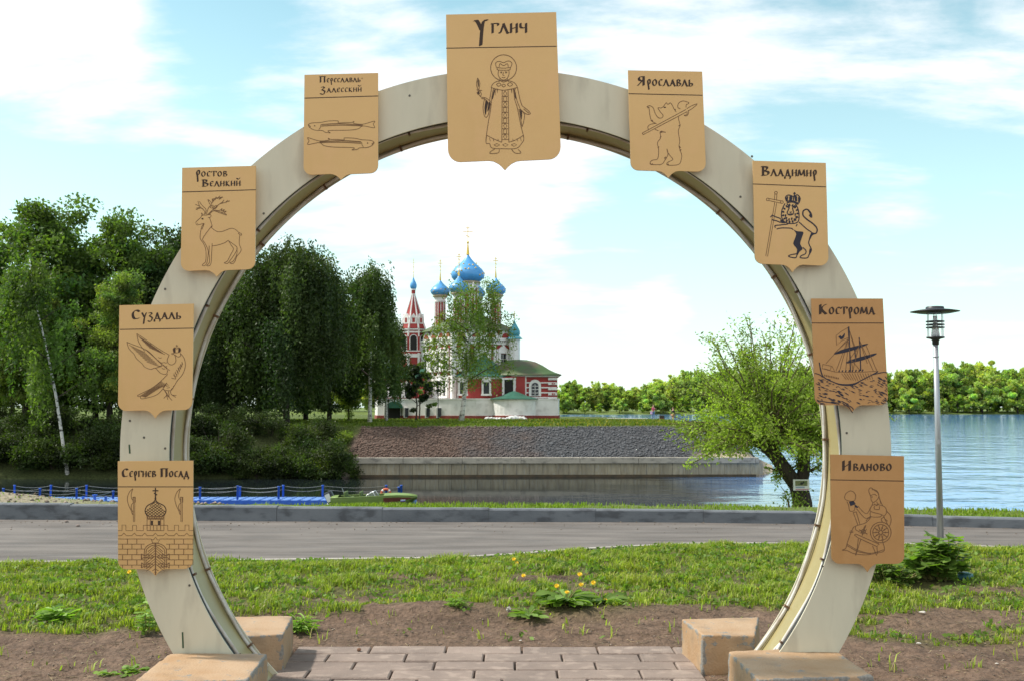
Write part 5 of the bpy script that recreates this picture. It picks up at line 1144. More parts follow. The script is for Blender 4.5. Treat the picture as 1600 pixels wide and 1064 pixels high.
M_wood = mat('dark_opening', (.012, .011, .010), .8)
M_iron = mat('dark_iron', (.025, .026, .028), .5, metal=.4)
CY = 126.0; CXY = Vector((XP(708, CY), CY, 0)); A30 = R(30); BZ = .1
UD = Vector((math.cos(A30), math.sin(A30), 0)); VD = Vector((-math.sin(A30), math.cos(A30), 0)); LC = 7.7
def loc_xf(p): return CXY + UD * p.x + VD * p.y + Vector((0, 0, p.z))
church = thing('church', 'red and white onion-domed church with blue domes and a white lower storey', 'church', (CXY.x + 2, CY + 3, BZ))
def cpart(name, mb, m, smooth=False, parent=None): return mb.build(name, m, parent or church, smooth)
def L_(): return MB(loc_xf)
zz = lambda y, Y=CY: ZP(y, Y)
EAVE = zz(527); BASE = zz(624)
wl = L_().box((LC / 2, LC / 2, (BASE + EAVE) / 2), (LC, LC, EAVE - BASE)); wall = cpart('wall', wl, M_red)
# whole white ground storey with its red footing
foot = [(XP(586, 133), 133), (XP(590, 127.5), 127.5), (XP(705, 124.4), 124.4), (XP(744, 123.6), 123.6), (XP(800, 124.6), 124.6), (XP(872, 125.2), 125.2), (XP(874, 133), 133), (XP(760, 142), 142), (XP(640, 142), 142)]
cpart('ground_storey', MB().prism(foot, BZ + .45, BASE), M_white)
fc = (sum(p[0] for p in foot) / len(foot), sum(p[1] for p in foot) / len(foot))
cpart('footing', MB().prism([(fc[0] + (x - fc[0]) * 1.006, fc[1] + (y - fc[1]) * 1.012) for x, y in foot], -.2, BZ + .448), M_foot)
cpart('string_course', MB().prism([(fc[0] + (x - fc[0]) * 1.004, fc[1] + (y - fc[1]) * 1.01) for x, y in foot], BASE, BASE + .14), M_white)
def arc_poly(w, h0, h1, n=10):
    return [(-w / 2, h0), (w / 2, h0)] + [(w / 2 * math.cos(math.pi * i / n), h1 + w / 2 * math.sin(math.pi * i / n)) for i in range(n + 1)]
def face_xf(face):   # local (x along face, y outwards negative, z) for the left (u=0) and right (v=0) faces
    if face == 'L': return lambda p: loc_xf(Vector((p.y, LC - p.x, p.z)))
    return lambda p: loc_xf(Vector((p.x, p.y, p.z)))
TRIM = {}
for face in 'LR':
    F = face_xf(face); tr = MB(F)
    for x in (.0, LC) + ((LC * .36, LC * .68) if face == 'R' else ()): tr.box((x, -.09, (BASE + EAVE) / 2), (.55 if x in (0, LC) else .3, .32, EAVE - BASE))
    tr.box((LC / 2, -.1, EAVE - .1), (LC + .5, .5, .22)); tr.box((LC / 2, -.06, EAVE - .55), (LC + .3, .3, .25))
    for i in range(26): tr.box((.1 + i * (LC - .2) / 25, -.16, EAVE - .32), (.14, .22, .2))
    if face == 'L': tr.box((LC / 2, -.05, zz(587)), (LC, .22, .16)); tr.box((LC / 2, -.05, zz(578)), (LC, .2, .12))
    n = 4; w = LC / n
    for i in range(n):
        c = w * (i + .5); MBx = MB(lambda p, F=F, c=c: F(Vector((p.x + c, p.y, p.z))))
        MBx.prismY(arc_poly(w * .98, EAVE + .02, EAVE + .05), -.14, .4); cpart('kokoshnik', MBx, M_white)
        k2 = MB(lambda p, F=F, c=c: F(Vector((p.x + c, p.y, p.z)))).prismY(arc_poly(w * .55, EAVE + .12, EAVE + .13), -.17, .1); cpart('kokoshnik_field', k2, M_red)
    cpart('cornice', tr, M_white)
    for tier, (ya, yb) in enumerate(((575, 551), (617, 595))):
        xs_ = [.9 + i * 1.68 for i in range(4)] if face == 'L' else [1.3, 3.9, 6.4]
        for x in xs_:
            z0, z1 = zz(ya), zz(yb); sh = lambda p, F=F, x=x: F(Vector((p.x + x, p.y, p.z))); fr = MB(sh)
            for sx in (-1, 1): fr.box((sx * .52, -.12, (z0 + z1) / 2), (.3, .28, z1 - z0 + .2)); fr.box((sx * .80, -.08, (z0 + z1) / 2 + .1), (.16, .2, z1 - z0 + .9))
            fr.box((0, -.14, z0 - .2), (1.6, .34, .22)); fr.box((0, -.14, z1 + .16), (1.5, .34, .16)); fr.prismY([(a, b + z1 + .22) for a, b in ((-.66, 0), (.66, 0), (.6, .35), (.25, .62), (0, .95), (-.25, .62), (-.6, .35))], -.16, .05)
            wf = cpart('window', fr, M_white); MB(sh).box((0, -.03, (z0 + z1) / 2), (.74, .1, z1 - z0)).build('glass', M_win, wf)
            gb = MB(sh).box((0, -.085, (z0 + z1) / 2), (.05, .02, z1 - z0))
            for q in (.33, .66): gb.box((0, -.085, z0 + (z1 - z0) * q), (.74, .02, .05))
            gb.build('glazing_bars', M_white, wf)
# hipped roof and drums
h = LC / 2; RTOP = zz(490, 130)
rf_ = L_(); rf_.add([(-.45, -.45, EAVE + .95), (LC + .45, -.45, EAVE + .95), (LC + .45, LC + .45, EAVE + .95), (-.45, LC + .45, EAVE + .95), (h - 1, h - 1, RTOP), (h + 1, h - 1, RTOP), (h + 1, h + 1, RTOP), (h - 1, h + 1, RTOP)], [(0, 1, 5, 4), (1, 2, 6, 5), (2, 3, 7, 6), (3, 0, 4, 7), (4, 5, 6, 7), (3, 2, 1, 0)])
roof = cpart('roof', rf_, M_oroof)
cpart('attic', L_().box((h, h, EAVE + .48), (LC - .3, LC - .3, .94)), M_red)
def onion(r, z0, z1):
    return [(r * a, z0 + (z1 - z0) * t) for t, a in ((0, .66), (.06, .82), (.14, .95), (.23, 1.0), (.33, .98), (.44, .86), (.55, .67), (.66, .46), (.77, .28), (.88, .14), (.96, .06), (1, .03))]
def cross(parent, c, z0, z1, w, t=.07):
    b = MB(); b.tube([(c.x, c.y, z0), (c.x, c.y, z1)], t * .5, 6); b.box((c.x, c.y, z0 + (z1 - z0) * .66), (w, t, t)); b.box((c.x, c.y, z0 + (z1 - z0) * .86), (w * .45, t, t)); b.box((c.x, c.y, z0 + (z1 - z0) * .38), (w * .5, t, t), ry=.5)
    b.ball((c.x, c.y, z0 + .05), w * .13, 8); b.build('cross', M_gold, parent)
def cupola(c, rd, zd0, zb, r, zt, zg, zc, w, dm=M_dome, drum_m=M_red, stars=18, nw=6, seed=1):
    d = MB().lathe([(rd, zd0), (rd, zb - .2)], (c.x, c.y, 0), 20); dr = cpart('drum', d, drum_m)
    tr = MB().lathe([(rd * 1.02, zb - .85), (rd * 1.14, zb - .8), (rd * 1.14, zb - .65), (rd * 1.03, zb - .6), (rd * 1.03, zb - .42), (rd * 1.2, zb - .36), (rd * 1.2, zb - .3)], (c.x, c.y, 0), 20, cap=False)
    tr.lathe([(rd * 1.02, zd0), (rd * 1.16, zd0 + .02), (rd * 1.16, zd0 + .3), (rd * 1.02, zd0 + .34)], (c.x, c.y, 0), 20, cap=False)
    for k in range(nw * 2):
        a = 2 * math.pi * k / (nw * 2) + .2; tr.tube([(c.x + rd * 1.03 * math.cos(a), c.y + rd * 1.03 * math.sin(a), zd0 + .3), (c.x + rd * 1.03 * math.cos(a), c.y + rd * 1.03 * math.sin(a), zb - .8)], rd * .085, 6)
    tr.build('drum_trim', M_white, dr)
    MB().lathe([(rd * 1.2, zb - .3), (r * .8, zb - .12), (r * .72, zb + .04)], (c.x, c.y, 0), 20).build('collar', M_beige, dr)
    dome = cpart('dome', MB().lathe(onion(r, zb, zt), (c.x, c.y, 0), 28), dm, True)
    rs = np.random.default_rng(seed); st = MB()
    for k in range(stars):
        t = rs.uniform(.1, .62); a = rs.uniform(0, 6.28); pr = onion(r, zb, zt); z = zb + (zt - zb) * t; rr = np.interp(z, [p[1] for p in pr], [p[0] for p in pr]); q = Vector((c.x + rr * math.cos(a), c.y + rr * math.sin(a), z)); st.ball(q, r * .055, 6)
    if stars: st.build('star_pattern', M_gold, dome)
    MB().lathe([(r * .10, zt - .12), (r * .06, zt + (zg - zt) * .5), (r * .025, zg)], (c.x, c.y, 0), 10).build('finial', M_gold, dome)
    cross(dome, c, zg, zc, w)
a = 2.42
def dpos(u, v): return loc_xf(Vector((h + u, h + v, 0)))
c = dpos(0, 0); cupola(c, 1.2, RTOP - .6, zz(441, c.y), 1.98, zz(397, c.y), zz(380, c.y), zz(353, c.y), 1.15, seed=2, stars=30)
c = dpos(-a, a); cupola(c, .6, RTOP - 1.6, zz(462, c.y), 1.16, zz(437, c.y), zz(423, c.y), zz(406, c.y), .6, seed=3)
c = dpos(-a, -a); cupola(c, .6, RTOP - 1.6, zz(458, c.y), 1.16, zz(430, c.y), zz(412, c.y), zz(396, c.y), .6, seed=4)
c = dpos(a, -a); cupola(c, .6, RTOP - 1.6, zz(461, c.y), 1.18, zz(433, c.y), zz(419, c.y), zz(402, c.y), .6, seed=5)
c = dpos(a, a); cupola(c, .6, RTOP - 1.6, zz(465, c.y), 1.12, zz(440, c.y), zz(426, c.y), zz(410, c.y), .6, seed=6)
# apse with a green half-cone roof
AC = loc_xf(Vector((h, .1, 0))); ar = 3.35; ang0 = A30 + math.pi; AE = zz(588)
cpart('apse', MB().lathe([(ar, BASE + .14), (ar, AE)], (AC.x, AC.y, 0), 24, ang0, ang0 + math.pi), M_red)
cpart('apse_cornice', MB().lathe([(ar + .02, AE - .3), (ar + .18, AE - .26), (ar + .22, AE)], (AC.x, AC.y, 0), 24, ang0, ang0 + math.pi), M_white)
cpart('apse_roof', MB().lathe([(ar + .42, AE - .02), (ar + .42, AE + .06), (ar * .72, AE + .8), (ar * .38, AE + 1.7), (.05, zz(552))], (AC.x, AC.y, 0), 24, ang0, ang0 + math.pi), M_groof)
for px_ in (723, 760):
    Yw = CY - 1.2 if px_ == 723 else CY - 1.7; cx = XP(px_, Yw); cb_ = MB(); z0, z1 = zz(615), zz(597)
    cb_.box((cx - .42, Yw, (z0 + z1) / 2), (.22, .3, z1 - z0 + .3)).box((cx + .42, Yw, (z0 + z1) / 2), (.22, .3, z1 - z0 + .3)).box((cx, Yw, z0 - .1), (1.2, .35, .2)).prismY([(cx + q[0], q[1]) for q in arc_poly(1.1, z1, z1 + .05)], Yw - .15, Yw + .15)
    w_ = cpart('window', cb_, M_white); MB().box((cx, Yw + .02, (z0 + z1) / 2), (.64, .2, z1 - z0)).build('glass', M_win, w_)
# chapel on the right
KY = 125.6; kx0, kx1 = XP(803, KY), XP(871, KY); KE = zz(587.5, KY); kd = 6.5
cpart('chapel_wall', MB().box(((kx0 + kx1) / 2, KY + kd / 2, (BASE + KE) / 2 + .07), (kx1 - kx0, kd, KE - BASE - .14)), M_red)
kt = MB(); kt.box(((kx0 + kx1) / 2, KY + kd / 2, KE + .02), (kx1 - kx0 + .5, kd + .5, .16))
for y in (597.5, 605, 613, 620.5): kt.box((XP(845, KY), KY - .04, zz(y, KY)), (XP(871, KY) - XP(822, KY), .14, .13))
for y in (591.5, 599, 607, 615, 622): kt.box((XP(863.5, KY), KY - .06, zz(y, KY)), (XP(871, KY) - XP(857, KY), .2, .27))
for x in (821.5,): kt.box((XP(x, KY), KY - .05, (BASE + KE) / 2), (.16, .18, KE - BASE))
cpart('chapel_trim', kt, M_white)
kq = MB()
for y in (599, 615): kq.box((XP(863.5, KY), KY - .17, zz(y, KY)), (.2, .03, .16)).box((XP(866.5, KY), KY - .17, zz(y, KY)), (.12, .03, .16))
cpart('corner_inlay', kq, M_red)
wx = XP(836, KY); fr = MB(); z0, z1 = zz(617, KY), zz(602, KY)
fr.prismY([(wx + q[0], q[1]) for q in arc_poly(1.35, z0 - .1, z1)], KY - .16, KY - .02); w_ = cpart('window', fr, M_white)
MB().prismY([(wx + q[0], q[1]) for q in arc_poly(.78, z0, z1 - .05)], KY - .20, KY - .165).build('glass', M_win, w_)
gb = MB().box((wx, KY - .215, (z0 + z1) / 2), (.05, .02, z1 - z0 + .3))
for q in (.25, .6, .95): gb.box((wx, KY - .215, z0 + (z1 - z0) * q), (.74, .02, .05))
gb.build('glazing_bars', M_white, w_)
rx0, rx1, ry0, ry1 = XP(757, KY), kx1 + .45, KY - .5, KY + kd + .5; rcx, rcy = XP(808, KY), KY + kd / 2; kr = MB(); rings = [(1.0, KE + .1), (1.0, KE + .18), (.86, KE + .42), (.72, KE + .78), (.58, KE + 1.25), (.42, KE + 1.66), (.22, KE + 1.92), (.02, KE + 2.0)]
for s_, z in rings: kr.add([(rcx + (x - rcx) * s_, rcy + (y - rcy) * s_, z) for x, y in ((rx0, ry0), (rx1, ry0), (rx1, ry1), (rx0, ry1))], [])
kr.f = [(4 * i + k, 4 * i + (k + 1) % 4, 4 * i + 4 + (k + 1) % 4, 4 * i + 4 + k) for i in range(len(rings) - 1) for k in range(4)]
cpart('chapel_roof', kr, M_oroof, True)
# recessed bay with a door, round porch base with green cone
NY = 125.2; cpart('porch_wall', MB().box((XP(786, NY), NY + 1.6, (BASE + KE) / 2 + .07), (XP(821, NY) - XP(752, NY), 3, KE - BASE - .16)), M_red)
dr = MB(); dx = XP(795, NY); z0, z1 = BASE + .2, zz(592, NY)
for s_ in (-.62, .62): dr.box((dx + s_, NY, (z0 + z1) / 2), (.26, .3, z1 - z0))
dr.box((dx, NY, z1 + .05), (1.6, .34, .2)).box((XP(804, NY), NY - .03, zz(600, NY)), (.3, .25, .8)); d_ = cpart('side_door', dr, M_white); MB().box((dx, NY + .05, (z0 + z1) / 2), (1.0, .16, z1 - z0)).build('door_leaf', M_wood, d_)
PC = Vector((XP(803, 124.4), 124.6, 0)); pr_ = 2.4
cpart('porch_base', MB().lathe([(pr_ + .04, -.2), (pr_ + .04, BZ + .5), (pr_, BZ + .51), (pr_, BASE - .1), (pr_ + .12, BASE - .08), (pr_ + .12, BASE + .03)], (PC.x, PC.y, 0), 28), M_white)
cpart('porch_footing', MB().lathe([(pr_ + .07, -.2), (pr_ + .07, BZ + .48), (pr_ + .01, BZ + .5)], (PC.x, PC.y, 0), 28), M_foot)
cpart('porch_roof', MB().lathe([(pr_ + .3, BASE + .035), (pr_ + .3, BASE + .1), (pr_ * .6, BASE + .42), (pr_ * .25, BASE + .8), (.04, zz(610.5, 124.6))], (PC.x, PC.y, 0), 28), M_groof)
# little cupola tower above the apse
TC = Vector((XP(804, 129), 129.0, 0)); zt0 = AE + .2
cpart('turret', MB().lathe([(.62, zt0), (.62, zz(531, 129)), (.75, zz(530, 129)), (.75, zz(527, 129))], (TC.x, TC.y, 0), 8), M_white)
cpart('turret_roof', MB().lathe([(.95, zz(530, 129)), (.5, zz(524, 129)), (.4, zz(522, 129))], (TC.x, TC.y, 0), 8), M_teal)
dm = cpart('dome', MB().lathe(onion(.64, zz(527, 129), zz(500, 129)), (TC.x, TC.y, 0), 24), M_teal, True); cross(dm, TC, zz(500, 129), zz(486, 129), .4, .05)
# bell tower and refectory
BT = Vector((XP(645, 134), 134.0, 0)); bz = lambda y: zz(y, 134)
def octo(r): return [(BT.x + r * math.cos(math.pi / 8 + k * math.pi / 4 + .12), BT.y + r * math.sin(math.pi / 8 + k * math.pi / 4 + .12)) for k in range(8)]
tw_ = cpart('bell_tower', MB().prism(octo(1.62), BASE, bz(517)), M_red)
bt = MB()
for y, r_, t_ in ((556, 1.72, .42), (549, 1.68, .1), (520, 1.7, .2), (516, 1.8, .14), (583, 1.7, .2)): bt.prism(octo(r_), bz(y) - t_ / 2, bz(y) + t_ / 2)
for x, y in octo(1.62): bt.tube([(x, y, BASE), (x, y, bz(552))], .16, 6); bt.tube([(x, y, bz(527)), (x, y, bz(517))], .1, 6)
bt.build('tower_trim', M_white, tw_)
for k in range(8):
    a_ = math.pi / 4 + k * math.pi / 4 + .12; n_ = Vector((math.cos(a_), math.sin(a_), 0)); s_ = Vector((-n_.y, n_.x, 0)); o_ = BT + n_ * 1.5
    q = lambda p, n_=n_, s_=s_, o_=o_: o_ + s_ * p.x + n_ * (-p.y) + Vector((0, 0, p.z))
    MB(q).prismY(arc_poly(.78, bz(549), bz(530)), -.03, .1).build('bell_opening', M_wood, tw_)
    fr = MB(q); pts = arc_poly(.86, bz(549), bz(530))
    fr.tube([(x, -.05, z) for x, z in pts[1:] + [pts[0]]], .05, 5); fr.build('opening_frame', M_white, tw_)
tn = MB(); apex = bz(461); r0_ = octo(1.52); r1_ = octo(.20)
tn.add([(x, y, bz(514)) for x, y in r0_] + [(x, y, apex) for x, y in r1_], [(k, (k + 1) % 8, 8 + (k + 1) % 8, 8 + k) for k in range(8)] + [tuple(range(8, 16))]); tent = cpart('tent_roof', tn, M_red)
tb_ = MB()
for k in range(8): tb_.tube([(r0_[k][0], r0_[k][1], bz(514)), (r1_[k][0], r1_[k][1], apex)], [.12, .07], 5)
tb_.lathe([(.26, apex), (.26, apex + .12)], BT, 10).lathe([(.3, bz(454)), (.3, bz(452))], BT, 10); tb_.build('ribs', M_white, tent)
for k in range(8):
    a_ = math.pi / 4 + k * math.pi / 4 + .12; n_ = Vector((math.cos(a_), math.sin(a_), 0)); s_ = Vector((-n_.y, n_.x, 0)); o_ = BT + n_ * 1.2
    q = lambda p, n_=n_, s_=s_, o_=o_: o_ + s_ * p.x + n_ * (-p.y) + Vector((0, 0, p.z))
    dm_ = MB(q).prismY([(-.36, bz(507)), (.36, bz(507)), (.36, bz(497)), (0, bz(491)), (-.36, bz(497))], -.06, .8); dd = MB(q).prismY([(-.15, bz(505)), (.15, bz(505)), (.15, bz(498)), (-.15, bz(498))], -.09, -.062)
    o2 = dm_.build('dormer', M_white, tent); 
    o2_ = dd.build('dormer_opening', M_red, tent)
MB().lathe([(.24, apex), (.24, bz(453))], BT, 12).build('neck', M_red, tent)
dm = cpart('dome', MB().lathe(onion(.41, bz(452), bz(432)), (BT.x, BT.y, 0), 20), M_dome, True); MB().lathe([(.05, bz(434)), (.02, bz(426))], BT, 8).build('finial', M_gold, dm); cross(dm, BT, bz(426), bz(404), .5, .045)
RX0, RX1, RYY = XP(588, 129.5), XP(662, 129.5), 129.5
cpart('refectory_wall', MB().box(((RX0 + RX1) / 2, RYY + 4, (BASE + zz(590, RYY)) / 2), (RX1 - RX0, 8, zz(590, RYY) - BASE)), M_red)
rr_ = MB(); ze = zz(590, RYY); rr_.add([(RX0 - .4, RYY - .5, ze), (RX1 + .2, RYY - .5, ze), (RX1 + .2, RYY + 8.5, ze), (RX0 - .4, RYY + 8.5, ze), (RX0 + 1, RYY + 4, ze + 1.6), (RX1, RYY + 4, ze + 1.6)], [(0, 1, 5, 4), (1, 2, 5), (2, 3, 4, 5), (3, 0, 4), (3, 2, 1, 0)]); cpart('refectory_roof', rr_, M_groof)
for px_ in (600, 612, 624, 636):
    cx = XP(px_, RYY); z0, z1 = zz(618, RYY), zz(601, RYY); f2 = MB(); f2.box((cx - .36, RYY - .06, (z0 + z1) / 2), (.2, .2, z1 - z0 + .3)).box((cx + .36, RYY - .06, (z0 + z1) / 2), (.2, .2, z1 - z0 + .3)).box((cx, RYY - .06, z0 - .1), (1.0, .24, .18)).prismY([(cx - .5, z1), (cx + .5, z1), (cx, z1 + .55)], RYY - .16, RYY + .02)
    w_ = cpart('window', f2, M_white); MB().box((cx, RYY, (z0 + z1) / 2), (.54, .1, z1 - z0)).build('glass', M_win, w_)
def base_front(px_):
    pts = foot[1:6]
    for (xa, ya), (xb, yb) in zip(pts, pts[1:]):
        xm = XP(px_, (ya + yb) / 2)
        if xa <= xm <= xb: return Vector((xm, ya + (yb - ya) * (xm - xa) / (xb - xa), 0))
    return Vector((XP(px_, 125), 125, 0))
for px_ in (603, 634.5, 669, 687):
    q = base_front(px_); z0, z1 = zz(651), zz(637); w_ = cpart('basement_window', MB().box((q.x, q.y + .02, (z0 + z1) / 2), (.62, .24, z1 - z0 + .14)), M_white); MB().box((q.x + .06, q.y - .02, (z0 + z1) / 2), (.40, .26, z1 - z0)).build('glass', M_win, w_)
q = base_front(616); dd = cpart('entrance', MB().box((q.x, q.y - .1, (zz(653) + zz(634)) / 2), (1.25, .5, zz(634) - zz(653))), M_wood)
cn = MB().prismY([(q.x + .95 * math.cos(t_), zz(637) + .75 * math.sin(t_)) for t_ in np.linspace(0, math.pi, 12)], q.y - 1.1, q.y + .1); cn.build('canopy', M_groof, dd)
pl_ = MB()
for s_ in (-.85, .85): pl_.tube([(q.x + s_, q.y - 1.0, -.1), (q.x + s_, q.y - 1.0, zz(637))], .05, 6)
pl_.build('canopy_post', M_iron, dd)
M_stone = mat('pale_stone', (.70, .69, .67), .9, col2=(.52, .51, .50), scale=2, bump=.4)
rs = np.random.default_rng(8)
def rock(name, c, r, m, label, cat, group, seed, flat=.7):
    bm = bmesh.new(); bmesh.ops.create_icosphere(bm, subdivisions=2, radius=r)
    for v in bm.verts: n_ = mnoise.noise(v.co * (1.3 / r) + Vector((seed * 3.7, 1, 2))); v.co *= 1 + .35 * n_; v.co.z *= flat
    me = bpy.data.meshes.new(name); bm.to_mesh(me); bm.free(); o = link_mesh(name, me, m, None, c); o.rotation_euler = (0, 0, seed); return tag(o, label, cat, group)
for k in range(13):
    px_ = 762 + k * 4.9; Y = 121.2 + rs.uniform(-.5, .6); r_ = rs.uniform(.24, .42) * (1.25 if 6 < k < 12 else .8); x = XP(px_, Y); rock('white_stone', (x, Y, pen_h(x, Y) + r_ * .35), r_, M_stone, 'white stone lying in the heap at the foot of the church porch', 'stone', 'white stones by the church', k)
M_gran = mat('granite', (.26, .20, .17), .9, col2=(.15, .12, .11), scale=1.5, bump=.5, col3=(.34, .27, .23), s3=6, amt3=.6)
for k in range(24):
    px_ = rs.uniform(500, 546); t_ = rs.random(); py_ = 746 - t_ * 28; 
    Y = 79.2 + t_ * 2.0; x = XP(px_, Y); r_ = rs.uniform(.22, .42); rock('boulder', (x, Y, max(WATER + .1, ZP(py_, Y))), r_, M_gran, 'granite boulder in the pile at the left end of the quay wall', 'boulder', 'boulders at the end of the quay wall', k + 30, .8)

# ------------------------------------------------------------------ street lamp
M_galv = mat('galvanised_steel', (.42, .43, .46), .42, metal=.55, col2=(.34, .35, .38), scale=6, stretch=(6, 6, .6))
M_black = mat('black_paint', (.022, .024, .028), .42)
M_glass = mat('clear_globe', (.75, .76, .78), .15, spec=.6)
LY = G(1466, 851, 0).y; lx = P(1463, 600, LY).x; lz = lambda y: ZP(y, LY); lb = Vector((XP(1465, LY), LY, 0)); lamp = thing('street_lamp', 'tall galvanised lamp post with a wide black disc shade and ringed lantern', 'street lamp', lb)
k_ = LY / FPX; tx = P(1462, 540, LY).x
MB().tube([lb + Vector((0, 0, -.2)), (lb.x + (tx - lb.x) * .6, LY, lz(660)), (tx, LY, lz(538))], [5.2 * k_, 4.3 * k_, 3.7 * k_], 14).build('pole', M_galv, lamp, True)
MB().lathe([(4.3 * k_, lz(558)), (4.6 * k_, lz(557.6)), (4.6 * k_, lz(556.6)), (4.3 * k_, lz(556))], (tx, LY, 0), 14).build('pole_joint', M_galv, lamp)
c0 = (tx, LY, 0)
MB().lathe([(4 * k_, lz(539)), (5 * k_, lz(538)), (5.2 * k_, lz(532)), (7 * k_, lz(530)), (13.5 * k_, lz(528.5)), (13.8 * k_, lz(526.5)), (4 * k_, lz(525.5))], c0, 20).build('lantern_base', M_black, lamp, True)
MB().lathe([(6.5 * k_, lz(526)), (5.5 * k_, lz(515)), (3.6 * k_, lz(508)), (3.4 * k_, lz(500)), (3.4 * k_, lz(494))], c0, 16).build('bulb_cover', M_glass, lamp, True)
for y in (502.5, 507.5, 512): MB().lathe([(9 * k_, lz(y + .5)), (14 * k_, lz(y + .9)), (14 * k_, lz(y - .7)), (9 * k_, lz(y - 1.4))], c0, 24, cap=False).build('louvre_ring', M_black, lamp)
for q in range(6):
    a_ = q * math.pi / 3 + .3; MB().tube([(tx + 12.2 * k_ * math.cos(a_), LY + 12.2 * k_ * math.sin(a_), lz(527)), (tx + 12.2 * k_ * math.cos(a_), LY + 12.2 * k_ * math.sin(a_), lz(487))], .55 * k_, 6).build('lantern_rod', M_galv, lamp)
MB().lathe([(13 * k_, lz(491)), (24 * k_, lz(490)), (37 * k_, lz(487.6)), (37.2 * k_, lz(487)), (24 * k_, lz(484.6)), (14 * k_, lz(483.5)), (13.6 * k_, lz(480.4)), (12.5 * k_, lz(479.6)), (.5 * k_, lz(479.4))], c0, 40).build('disc_shade', M_black, lamp, True)
MB().box((tx, LY - 5.1 * k_ * .92, lz(690)), (.028, .008, .05)).build('access_plate', M_galv, lamp)
# thin dark lamp posts by the church
for px_, Y, tp, lab in ((684.5, 117, 606, 'thin dark post with a small lantern in front of the church windows'), (607, 120, 622, 'short dark post with a small lantern beside the church entrance')):
    x = XP(px_, Y); z = pen_h(x, Y); t = thing('lamp_post', lab, 'lamp post', (x, Y, z)); b = MB(); b.tube([(x, Y, z - .2), (x, Y, ZP(tp + 6, Y))], .045, 6); b.build('pole', M_iron, t); MB().lathe([(.05, ZP(tp + 6, Y)), (.14, ZP(tp + 5, Y)), (.18, ZP(tp + 1.5, Y)), (.04, ZP(tp, Y))], (x, Y, 0), 8).build('lantern', M_iron, t)

# ------------------------------------------------------------------ pontoon, boat, life ring
M_blue = mat('blue_plastic', (.035, .14, .62), .45, col2=(.03, .11, .50), scale=4)
M_lblue = mat('sunbleached_plastic', (.15, .28, .58), .5, col2=(.10, .21, .52), scale=3)
M_ropeg = mat('grey_rope', (.16, .17, .16), .8)
QZ = WATER + .34; pt = thing('pontoon', 'long blue floating jetty of plastic cubes with rows of blue posts', 'jetty', (XP(300, 57.5), 57.5, WATER))
x0, x1 = XP(-60, 57.5), XP(514, 57.5); fl = MB(); x = x0
while x < x1 - .2:
    for yy in (56.6, 57.12, 57.64, 58.16): 
        fl.box((x + .25, yy + .25, WATER + .14), (.478, .478, .40)); fl.lathe([(.09, QZ), (.09, QZ + .04)], (x + .02, yy + .02, 0), 6)
    x += .5
fl.build('float', M_lblue, pt, bevel=.03)
bn = MB().box(((x0 + XP(515, 57)) / 2, 56.5, QZ - .1), (XP(515, 57) - x0, .07, .2)); bn.build('fender_strip', M_blue, pt)
front, back = [], []
for px_, top, row in ((8.7, 762, 0), (26, 757, 1), (65.7, 762, 0), (82.5, 757, 1), (122.7, 762, 0), (138, 757, 1), (179.7, 766, 0), (314.7, 760, 0), (373.2, 758, 0), (376.8, 759, 1), (437, 759, 0), (444, 757, 1), (505.5, 757, 1), (260, 760, 0), (222, 758, 1)):
    Y = 56.75 if row == 0 else 58.5; x = XP(px_, Y); b = MB(); b.lathe([(.055, QZ - .1), (.055, ZP(top + 1.2, Y)), (.075, ZP(top + 1, Y)), (.075, ZP(top + .2, Y)), (.03, ZP(top, Y))], (x, Y, 0), 8); b.build('post', M_blue, pt, True); (back if row else front).append((x, Y, ZP(top + 1.5, Y)))
for row, px2 in ((front, None), (back, None)):
    row.sort()
    if row is back: row.append((XP(604, 58.6), 58.6, ZP(759, 58.6))); row.append((XP(626, 58.6), 58.6, ZP(759, 58.6)))
    for dz in (0, -.19):
        b = MB()
        for p, q in zip(row, row[1:]):
            b.tube([(p[0] + (q[0] - p[0]) * u, p[1] + (q[1] - p[1]) * u, p[2] + (q[2] - p[2]) * u + dz - .10 * math.sin(math.pi * u)) for u in np.linspace(0, 1, 7)], .012, 4, cap=False)
        b.build('rope', M_ropeg, pt)
gw = MB(); ga, gb_ = P(95, 782, 52), P(185, 786, 55.5)
M_gang = mat('gangway_deck', (.13, .24, .50), .6, col2=(.08, .17, .40), scale=5)
gg = thing('gangway', 'short blue gangway ramp with a low post leading down to the floating jetty', 'gangway', (XP(150, 55), 55, WATER)); xg0, xg1 = XP(92, 54.6), XP(200, 55.8)
MB().add([(xg0, 54.2, ZP(781.5, 54.6)), (xg0, 55.4, ZP(781, 54.6)), (xg1, 56.45, QZ + .08), (xg1, 55.3, QZ + .08), (xg0, 54.2, ZP(783, 54.6)), (xg0, 55.4, ZP(783, 54.6)), (xg1, 56.45, QZ - .02), (xg1, 55.3, QZ - .02)], [(0, 3, 2, 1), (4, 5, 6, 7), (0, 4, 7, 3), (1, 2, 6, 5), (0, 1, 5, 4), (3, 7, 6, 2)]).build('deck', M_gang, gg)
xp_ = XP(151, 55.2); MB().lathe([(.07, QZ - .3), (.07, ZP(774, 55.2)), (.13, ZP(773.5, 55.2)), (.13, ZP(772, 55.2))], (xp_, 55.2, 0), 8).build('post', M_blue, gg)
MB().tube([(xp_, 55.2, ZP(775, 55.2)), (XP(166, 56), 56, ZP(771.5, 56)), (XP(180, 56.7), 56.7, ZP(767, 56.7))], .018, 5).build('rope', M_ropeg, gg)
for px_ in (132, 167): MB().box((XP(px_, 55), 55.1, ZP(783, 55)), (.10, .1, .5)).build('strut', M_blue, gg)
